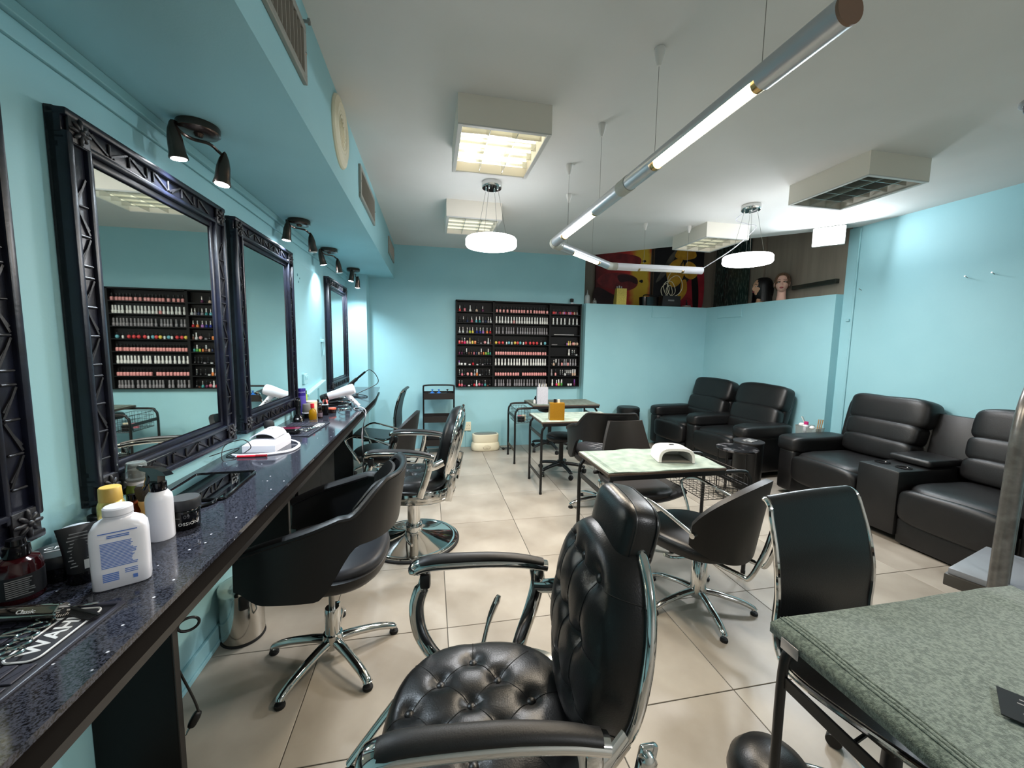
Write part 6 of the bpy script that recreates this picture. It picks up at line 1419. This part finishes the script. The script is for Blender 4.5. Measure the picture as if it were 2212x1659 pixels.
part('band', MB().loft([sq(0.0085, 0.0192, 0.062, 1), sq(0.0048, 0.0203, 0.078, 1)]), mat('navy_cap', (20, 26, 50)), t)
# hand mirror lying flat
t = thing('hand_mirror', 'rectangular black framed hand mirror lying flat on the counter', 'hand mirror', (-0.862, 1.735, ZK), math.radians(3))
def rrect(w, d, r, n=5):
    o = []
    for (sx, sy, a0) in ((1, 1, 0), (-1, 1, PI/2), (-1, -1, PI), (1, -1, 1.5*PI)):
        for k in range(n+1): a = a0+PI/2*k/n; o.append((sx*(w/2-r)+r*math.cos(a), sy*(d/2-r)+r*math.sin(a)))
    return o
part('frame', MB().tube([(x, y, 0.006) for x, y in rrect(0.226, 0.32, 0.02)], 0.006, 8, closed=True), BLACKGLOSS, t)
part('glass', MB().prism(rrect(0.222, 0.316, 0.018), 0.002, 0.007), MIRROR, t, False)
part('handle', MB().tube(cr([(-0.02, -0.158, 0.006), (-0.03, -0.185, 0.006), (-0.025, -0.225, 0.006), (0.03, -0.235, 0.006), (0.085, -0.20, 0.006), (0.09, -0.158, 0.006)], 5), 0.0065, 8), BLACKGLOSS, t)
# ---- tool mat with keys relief
def tool_mat(loc, rz, w, d, label, logo):
    t = thing('tool_mat', label, 'mat', loc, rz, 'rubber barber tool mats')
    mm = mat('rubber_mat', (26, 26, 33), 0.5); mr2 = mat('rubber_mat_key', (46, 46, 58), 0.36)
    part('base', MB().box((0, 0, 0.0015), (w, d, 0.003)), mm, t, False)
    g = MB()
    for sx in (-1, 1): g.box((sx*(w/2-0.005), 0, 0.0035), (0.010, d, 0.007), bev=0.002)
    for sy in (-1, 1): g.box((0, sy*(d/2-0.005), 0.0035), (w-0.02, 0.010, 0.007), bev=0.002)
    part('border', g, mr2, t)
    nx = int((w-0.03)/0.026); ny = int((d-0.03)/0.05)
    km = MB(); km.box((0, 0, 0.0015), (0.021, 0.044, 0.003), bev=0.001, seg=1); km.bar((-0.006, -0.016, 0.0032), (0.006, 0.016, 0.0032), 0.002, 0.001); kme = km.mesh('raised_key', mr2, False)
    for i in range(nx):
        for j in range(ny):
            x = -w/2+0.015+(w-0.03)*(i+0.5)/nx; y = -d/2+0.015+(d-0.03)*(j+0.5)/ny+(0.012 if i % 2 else -0.0)*0
            if logo and abs(x-logo[0]) < logo[2]/2+0.012 and abs(y-logo[1]) < logo[3]/2+0.02: continue
            o = link('raised_key', kme, t); o.location = (x, y, 0.003); o.scale = ((w-0.03)/nx/0.026, (d-0.03)/ny/0.05, 1)
    if logo:
        x, y, lw, ld = logo
        part('logo_plate', MB().prism([(x+px_, y+py_) for px_, py_ in rrect(lw, ld, 0.018)], 0.003, 0.005), mm, t, False)
        part('logo_border', MB().tube([(x+px_, y+py_, 0.0052) for px_, py_ in rrect(lw-0.006, ld-0.006, 0.016)], 0.0022, 6, closed=True), PRINTW, t)
        text('WAHL', ld*0.27, PRINTW, t, TR(x, y, 0.0054) @ RZ(PI/2), sx=0.95, bold=0.0008)
    return t
tool_mat((-0.80, 0.765, ZK), math.radians(-2.5), 0.255, 0.44, 'black rubber tool mat with white logo under the scissors and clipper', (0.072, 0.128, 0.062, 0.155))
tool_mat((-0.845, 2.80, ZK), math.radians(-3), 0.25, 0.43, 'black rubber tool mat holding combs and a maroon case', (0.085, 0.10, 0.05, 0.13))
ZM = ZK+0.0072
# clipper, scissors, comb on the near mat
t = thing('hair_trimmer', 'chrome cylinder hair trimmer with script lettering on the near tool mat', 'trimmer', (-0.80, 0.935, ZM), math.radians(-3))
part('barrel', MB().lathe([(0, -0.06), (0.014, -0.06), (0.0165, -0.056), (0.0165, 0.052), (0.0155, 0.056), (0, 0.057)], 32, TR(0, 0, 0.0168) @ RY(PI/2)), mat('dark_chrome', (150, 146, 136), 0.1, metal=1.0), t)
part('end_ring', MB().lathe([(0.0105, 0.0), (0.0162, 0.0), (0.0162, 0.004), (0.0105, 0.004)], 28, TR(0.055, 0, 0.0168) @ RY(PI/2)), CHROME, t); part('socket', MB().cyl((0.055, 0, 0.0168), (0.0605, 0, 0.0168), 0.006, 14), BLKPLASTIC, t)
text('Classic', 0.011, PRINTW, t, TR(0.005, -0.0125, 0.0285) @ RX(math.radians(42)), sx=1.1)
def scissors(loc, rz, label, m=CHROME):
    t = thing('scissors', label, 'scissors', loc, rz)
    for s_ in (-1, 1):
        g = MB(); g.tube([(-0.052+0.016*math.cos(a), s_*0.017+0.011*math.sin(a), 0.003+0.002*(s_+1)) for a in [2*PI*k/24 for k in range(24)]], 0.0026, 8, closed=True)
        g.tube(cr([(-0.037, s_*0.014, 0.004+0.002*(s_+1)), (-0.01, s_*0.007, 0.004+0.002*(s_+1)), (0.0, 0, 0.004+0.002*(s_+1))], 4), 0.003, 8)
        part('handle', g, m, t)
        part('blade', MB().bar((0, 0, 0.004+0.002*(s_+1)), (0.085, -s_*0.008, 0.004+0.002*(s_+1)), 0.009, 0.002, bev=0.0008), m, t)
    part('screw', MB().lathe([(0, 0.008), (0.004, 0.008), (0.003, 0.012), (0, 0.0122)], 12), m, t)
    return t
scissors((-0.815, 0.885, ZM), math.radians(192), 'steel scissors with round finger loops on the near tool mat')
scissors((-0.80, 0.825, ZM), math.radians(204), 'second pair of steel scissors below the first on the near tool mat')
def comb(loc, rz, L, label, m=BLKPLASTIC):
    t = thing('comb', label, 'comb', loc, rz)
    part('spine', MB().box((0, 0, 0.002), (L, 0.007, 0.004), bev=0.001), m, t)
    g = MB(); n = int(L/0.0035)
    for k in range(n): g.box((-L/2+L*(k+0.5)/n, -0.010, 0.002), (0.0014, 0.016, 0.002))
    o = part('teeth', g, m, t, False); o['kind'] = 'stuff'
    return t
comb((-0.725, 0.952, ZM), math.radians(-25), 0.10, 'short black comb at the corner of the near tool mat')
small('metal_clip', MB().box((0, 0, 0.002), (0.05, 0.005, 0.003), bev=0.001), CHROME, (-0.735, 0.972, ZM), 'thin bright metal clip at the corner of the near tool mat', 'clip', rot=(0, 0, 0.15))
# ---- nail drill station: white box with hood, cable and pen
t = thing('drill_station', 'white nail drill control box with arched hood on the counter', 'device', (-0.872, 2.345, ZK), math.radians(-4))
g = MB(); g.prism([(-0.08, -0.10), (0.08, -0.10), (0.08, 0.10), (-0.08, 0.10)], 0.0, 0.034); part('body', g, WHITEP, t, False)
g = MB(); g.loft([[(-0.08, -0.10, 0.034), (0.08, -0.10, 0.034), (0.08, 0.10, 0.034), (-0.08, 0.10, 0.034)], [(-0.05, -0.04, 0.058), (0.06, -0.04, 0.058), (0.07, 0.095, 0.058), (-0.06, 0.095, 0.058)]]); part('upper_body', g, WHITEP, t, False)
def hood(u, v): a = PI*(0.08+0.84*u); return (0.062*math.cos(a)-0.0, -0.055+0.14*v, 0.052+0.044*math.sin(a)*(0.75+0.25*v))
part('hood', MB().sheet(hood, 16, 8, 0.004), WHITEP, t); part('inside', MB().box((0, 0.02, 0.066), (0.09, 0.09, 0.02)), BLKPLASTIC, t, False)
for k in (-1, 0, 1): part('button', MB().lathe([(0, 0), (0.004, 0), (0.003, 0.002), (0, 0.0022)], 10, TR(0.015*k, 0.03, 0.0965)), GREYP, t)
pth = [(-0.80, 2.46, 0.905), (-0.745, 2.42, 0.897), (-0.72, 2.34, 0.896), (-0.74, 2.24, 0.896), (-0.83, 2.19, 0.896), (-0.93, 2.185, 0.896), (-0.985, 2.20, 0.896)]
t2 = part('drill_cable', MB().tube(cr(pth, 6), 0.0042, 8).tube(cr([(p[0]+0.010, p[1]-0.012, p[2]) for p in pth[1:]], 6), 0.0042, 8).cyl((-0.80, 2.46, 0.905), (-0.86, 2.53, 0.955), 0.007, 10), WHITEP)
tag(t2, 'white drill cable looped around the white control box', 'cable')
t3 = part('thin_cable', MB().tube(cr([(-1.01, 2.05, 0.93), (-0.975, 2.16, 0.93), (-0.955, 2.21, 0.925), (-0.985, 2.25, 0.90), (-1.0, 2.18, 0.893), (-0.94, 2.14, 0.893), (-0.98, 2.10, 0.893), (-1.0, 2.17, 0.95), (-0.93, 2.20, 0.97), (-0.90, 2.21, 0.93), (-0.93, 2.20, 0.90)], 6), 0.0022, 6), BLKPLASTIC)
tag(t3, 'thin black cable tangled beside the white control box', 'cable')
pn = thing('red_pen', 'red marker pen lying in front of the white control box', 'pen', (-0.876, 2.155, ZK), 0.0)
part('barrel', MB().cyl((-0.065, 0, 0.006), (0.02, 0, 0.006), 0.006, 12), mat('red_barrel', (196, 34, 50), 0.3), pn); part('cap', MB().cyl((0.018, 0, 0.0068), (0.068, 0, 0.0068), 0.0068, 12), mat('dark_red_cap', (140, 22, 34), 0.35), pn); part('tip', MB().cyl((-0.075, 0, 0.006), (-0.065, 0, 0.006), 0.002, 8, 0.005), WHITEP, pn)
t = thing('foundation_brush', 'black dome-headed brush bottle beside the mirror frame', 'brush', (-0.955, 2.60, ZK))
part('head', MB().lathe([(0, 0.05), (0.022, 0.05), (0.028, 0.065), (0.028, 0.085), (0.020, 0.10), (0, 0.106)], 24), mat('matt_black', (30, 30, 32), 0.7), t); part('stem', MB().lathe([(0, 0), (0.024, 0), (0.026, 0.01), (0.024, 0.05), (0, 0.05)], 24), BLKPLASTIC, t); part('label_band', MB().lathe([(0.0262, 0.014), (0.0266, 0.016), (0.0262, 0.03)], 24), WHITEM, t)
small('wooden_block', MB().box((0, 0, 0.012), (0.03, 0.035, 0.024), bev=0.005), mat('pale_wood', (206, 172, 122)), (-0.905, 2.575, ZK), 'small pale wooden block beside the black brush bottle', 'block')
# ---- items on the far mat
t = thing('tool_pouch', 'glossy maroon and black tool pouch on the far tool mat', 'pouch', (-0.87, 2.66, ZM), math.radians(-2))
part('pouch_body', MB().puff((0, 0, 0.015), (0.15, 0.075, 0.03), 0.45, 0.5, 24, 10, fn=wr(14, 0.012, 60)), BLACKGLOSS, t); part('flap', MB().box((-0.0, 0.006, 0.031), (0.13, 0.05, 0.003), bev=0.001, rot=(0.05, 0, 0)), mat('maroon_gloss', (92, 20, 46), 0.15), t)
scissors((-0.77, 2.76, ZM), math.radians(60), 'small scissors at the edge of the far tool mat')
comb((-0.86, 2.86, ZM), math.radians(8), 0.16, 'long black comb lying across the far tool mat')
for k, (x, y) in enumerate(((-0.95, 2.72), (-0.945, 2.80))): small('comb_guard', MB().box((0, 0, 0.006), (0.03, 0.045, 0.012), bev=0.004), GREYP, (x, y, ZM), 'grey clipper guard on the far tool mat', 'clipper guard', rot=(0, 0, 0.3*k), group='grey clipper guards')
t = thing('trimmer_stand', 'black trimmer standing in its charging stand', 'trimmer', (-0.945, 3.10, ZK), math.radians(-80))
part('stand', MB().loft([sq(0.045, 0.04, 0, 0.6), sq(0.04, 0.035, 0.02, 0.6), sq(0.016, 0.016, 0.05, 0.8)]), BLACKGLOSS, t); part('trimmer_body', MB().tube(cr([(0.0, 0, 0.045), (-0.012, 0, 0.09), (-0.026, 0, 0.14), (-0.03, 0, 0.165)], 4), [0.016]*5+[0.019]*5+[0.014]*3, 14), BLACKGLOSS, t)
# ---- cluster of bottles by the second mirror
tb = turned('shampoo_bottle', [(0, 0), (0.031, 0), (0.032, 0.004), (0.032, 0.205), (0.030, 0.215), (0, 0.217)], mat('deep_violet', (44, 30, 112), 0.25), (-0.978, 3.30, ZK), 'tall violet bottle with pale lettering against the second mirror', 'bottle', parts=[('label_band', [(0.0323, 0.03), (0.0325, 0.031), (0.0325, 0.16), (0.0323, 0.161)], mat('violet_label', (72, 60, 140), 0.4))])
wrap_text('ARGAN', 0.017, mat('lilac_print', (170, 160, 210), 0.5), tb, 0.0323, 0.188, math.radians(-72))
turned('lime_bottle', [(0, 0), (0.015, 0), (0.016, 0.003), (0.016, 0.15), (0.012, 0.16), (0, 0.165)], mat('lime_plastic', (140, 170, 60), 0.3), (-0.985, 3.42, ZK), 'slim lime green bottle behind the cream tub', 'bottle', parts=[('cap', [(0.013, 0.158), (0.013, 0.185), (0, 0.186)], mat('dark_green_cap', (60, 96, 40), 0.4))])
turned('cream_tub', [(0, 0), (0.038, 0), (0.040, 0.004), (0.041, 0.085), (0.04, 0.086)], mat('ivory_plastic', (226, 216, 186), 0.35), (-0.93, 3.38, ZK), 'ivory cream tub beside the violet bottle', 'tub', parts=[('lid', [(0.0425, 0.084), (0.043, 0.087), (0.043, 0.104), (0.040, 0.107), (0, 0.107)], mat('ivory_lid', (216, 204, 170), 0.4))])
turned('hair_fibre_jar', [(0, 0), (0.030, 0), (0.034, 0.004), (0.035, 0.035), (0.033, 0.037)], BLACKGLOSS, (-0.92, 3.225, ZK), 'black based jar with grey cup lid behind the yellow oil', 'jar', parts=[('white_ring', [(0.0355, 0.036), (0.0365, 0.038), (0.0355, 0.043), (0.03, 0.044)], WHITEP), ('cup', [(0.0315, 0.043), (0.032, 0.05), (0.029, 0.100), (0.025, 0.106), (0, 0.1065)], mat('taupe_plastic', (92, 88, 84), 0.6))])
turned('hair_oil', [(0, 0), (0.024, 0), (0.027, 0.006), (0.027, 0.045), (0.022, 0.068), (0.011, 0.08), (0.010, 0.088)], mat('yellow_oil', (206, 150, 14), 0.06, trans=0.6, ior=1.35), (-0.862, 3.155, ZK), 'yellow hair oil bottle with red cap on the counter', 'bottle', parts=[('cap', [(0.0125, 0.086), (0.013, 0.088), (0.0125, 0.118), (0, 0.119)], mat('red_cap', (206, 34, 50), 0.4))])
turned('beard_oil', [(0, 0), (0.0165, 0), (0.0175, 0.003), (0.0175, 0.05), (0.009, 0.06), (0.009, 0.064)], mat('dark_brown_glass', (34, 20, 18), 0.1), (-0.823, 3.20, ZK), 'small dark brown bottle beside the yellow oil', 'bottle', parts=[('cap', [(0.011, 0.062), (0.011, 0.085), (0, 0.086)], BLACKGLOSS), ('label_band', [(0.0178, 0.012), (0.018, 0.013), (0.018, 0.042), (0.0178, 0.043)], mat('mauve_label', (92, 78, 88), 0.5))])
t = thing('square_bottle', 'square black bottle with grey shoulder beside the small brown bottle', 'bottle', (-0.818, 3.335, ZK), 0.1)
part('body', MB().box((0, 0, 0.04), (0.046, 0.046, 0.08), bev=0.004), BLACKGLOSS, t); part('shoulder', MB().box((0, 0, 0.082), (0.047, 0.047, 0.006), bev=0.002), mat('pale_grey_plastic', (160, 164, 168), 0.4), t); part('cap', MB().lathe([(0.012, 0.083), (0.012, 0.10), (0.006, 0.103), (0.006, 0.12), (0, 0.121)], 16), BLACKGLOSS, t)
turned('brown_jar', [(0, 0), (0.034, 0), (0.036, 0.004), (0.036, 0.06), (0.03, 0.07)], mat('dark_brown_glass', (34, 20, 18)), (-0.905, 3.47, ZK), 'dark brown jar with black pump behind the square bottle', 'jar', parts=[('pump', [(0.02, 0.068), (0.02, 0.08), (0.008, 0.084), (0.008, 0.105), (0, 0.106)], BLKPLASTIC)])
turned('orange_lid_tin', [(0, 0), (0.028, 0), (0.030, 0.003), (0.030, 0.03)], mat('dark_brown_glass', (34, 20, 18)), (-0.79, 3.43, ZK), 'low dark tin with orange lid at the counter edge side', 'tin', parts=[('lid', [(0.031, 0.029), (0.0315, 0.031), (0.0315, 0.04), (0.029, 0.042), (0, 0.042)], mat('orange_lid', (206, 92, 66), 0.4))])
turned('red_cap_bottle', [(0, 0), (0.019, 0), (0.020, 0.003), (0.020, 0.085), (0.012, 0.095)], mat('coral_bottle', (206, 92, 84), 0.35), (-0.87, 3.55, ZK), 'coral bottle with black pump beside the hair dryer', 'bottle', parts=[('pump', [(0.013, 0.093), (0.013, 0.106), (0.004, 0.108), (0.004, 0.13), (0.012, 0.131), (0.012, 0.138), (0, 0.139)], BLKPLASTIC)])
# ---- dryer in a chrome coil stand
ds = thing('dryer_stand', 'chrome coil dryer stand on the counter', 'stand', (-0.735, 3.62, ZK))
part('coil', MB().tube([(0.048*math.cos(a)*(1-0.004*k), 0.048*math.sin(a), 0.012+0.0022*k) for k, a in [(k, 2*PI*k/16) for k in range(0, 44)]], 0.0035, 7), CHROME, ds); part('foot', MB().lathe([(0, 0), (0.055, 0), (0.055, 0.006), (0.05, 0.009), (0, 0.009)], 28), CHROME, ds)
t = thing('hair_dryer', 'white hair dryer with black nozzle resting in the coil stand', 'hair dryer', (-0.75, 3.62, 1.035), math.radians(6))
D_ = RY(math.radians(-17))
part('barrel', MB().lathe([(0.030, -0.115), (0.032, -0.11), (0.036, -0.03), (0.043, 0.03), (0.046, 0.075), (0.043, 0.10), (0.030, 0.106), (0, 0.107)], 32, D_ @ RY(PI/2)), WHITEP, t); part('nozzle', MB().lathe([(0.0, -0.175), (0.026, -0.175), (0.030, -0.16), (0.031, -0.108), (0, -0.106)], 28, D_ @ RY(PI/2)), BLKPLASTIC, t)
hp = [D_ @ Vector((0.035, 0, -0.03)), D_ @ Vector((0.055, -0.005, -0.08)), D_ @ Vector((0.078, -0.008, -0.125)), D_ @ Vector((0.095, -0.01, -0.155))]
part('handle', MB().tube(cr(hp, 5), [0.021]*6+[0.019]*5+[0.016]*5, 14), WHITEP, t)
for k in (0, 1): part('switch', MB().box(tuple(hp[1].lerp(hp[2], 0.1+0.4*k)+Vector((-0.004, -0.019, 0))), (0.012, 0.006, 0.012), bev=0.002), GREYP, t)
text('dryer', 0.010, GREYP, t, frame(D_ @ Vector((0.045, -0.0452, 0.0)), D_ @ Vector((1, 0, 0)), D_ @ Vector((0, 0, 1)))) if False else None
cw = [(-0.655, 3.60, 0.895), (-0.615, 3.66, 0.90), (-0.56, 3.62, 0.87), (-0.555, 3.50, 0.80), (-0.56, 3.40, 0.70), (-0.55, 3.38, 0.50), (-0.56, 3.36, 0.30), (-0.55, 3.34, 0.12), (-0.58, 3.22, 0.008)]
c1 = part('dryer_cable', MB().tube(cr(cw, 6), 0.0035, 6), WHITEP); tag(c1, 'pale dryer cable hanging over the counter edge to the floor', 'cable')
cw = [(-0.64, 3.58, 0.89+0.01), (-0.60, 3.55, 0.90), (-0.545, 3.48, 0.86), (-0.55, 3.40, 0.74), (-0.54, 3.30, 0.4), (-0.545, 3.25, 0.15), (-0.60, 3.05, 0.008)]
c2_ = part('black_cable', MB().tube(cr(cw, 6), 0.004, 6), BLKPLASTIC); tag(c2_, 'black cable hanging over the counter edge beside the pale one', 'cable')
t = thing('straightener', 'black hair straightener beside the dryer stand', 'straightener', (-0.83, 3.80, ZK), math.radians(20))
for s_ in (0, 1): part('jaw', MB().tube(cr([(-0.12, 0, 0.012+0.02*s_), (0, 0, 0.014+0.022*s_), (0.12, 0, 0.012+0.034*s_)], 4), [0.012]*9, 10), BLACKGLOSS, t)
# curling iron propped at the far end of the counter
ca_, cb_ = ony(752, 834, 4.55), ony(789, 803, 4.55)
t = thing('curling_iron', 'black curling iron propped up at the far end of the counter', 'curling iron', tuple(ca_), 0)
dv_ = Vector(cb_)-Vector(ca_)
part('handle', MB().tube([(0, 0, 0), tuple(dv_*0.5)], 0.018, 14), BLKPLASTIC, t); part('barrel', MB().tube([tuple(dv_*0.5), tuple(dv_)], [0.012, 0.010], 12), BLACKGLOSS, t)
part('stand_loop', MB().tube(cr([tuple(dv_*0.35), (0.05, 0.03, -0.06), (0.1, 0.0, ZK-ca_.z+0.006), (0.02, -0.02, ZK-ca_.z+0.006), (0, 0, -0.02)], 5), 0.005, 8), BLKPLASTIC, t)
e1 = Vector(cb_)
cc1 = part('iron_cable', MB().tube(cr([tuple(e1), tuple(e1+Vector((0.05, 0.0, 0.02))), tuple(e1+Vector((0.11, 0.02, -0.04))), tuple(e1+Vector((0.12, 0.02, -0.13))), (-0.74, 4.5, 0.93), (-0.80, 4.42, 0.896), (-0.70, 4.30, 0.896), (-0.66, 4.40, 0.896), (-0.78, 4.52, 0.9), (-0.84, 4.40, 0.897), (-0.74, 4.36, 0.90)], 6), 0.004, 6), BLKPLASTIC)
tag(cc1, 'black iron cable looping over the far end of the counter', 'cable')
small('black_pouch', MB().puff((0, 0, 0.03), (0.14, 0.2, 0.06), 0.6, 0.6, 24, 10, fn=wr(15, 0.012, 40)), mat('black_cloth', (20, 20, 21)), (-0.93, 4.20, ZK), 'soft black pouch at the foot of the last mirror', 'pouch')
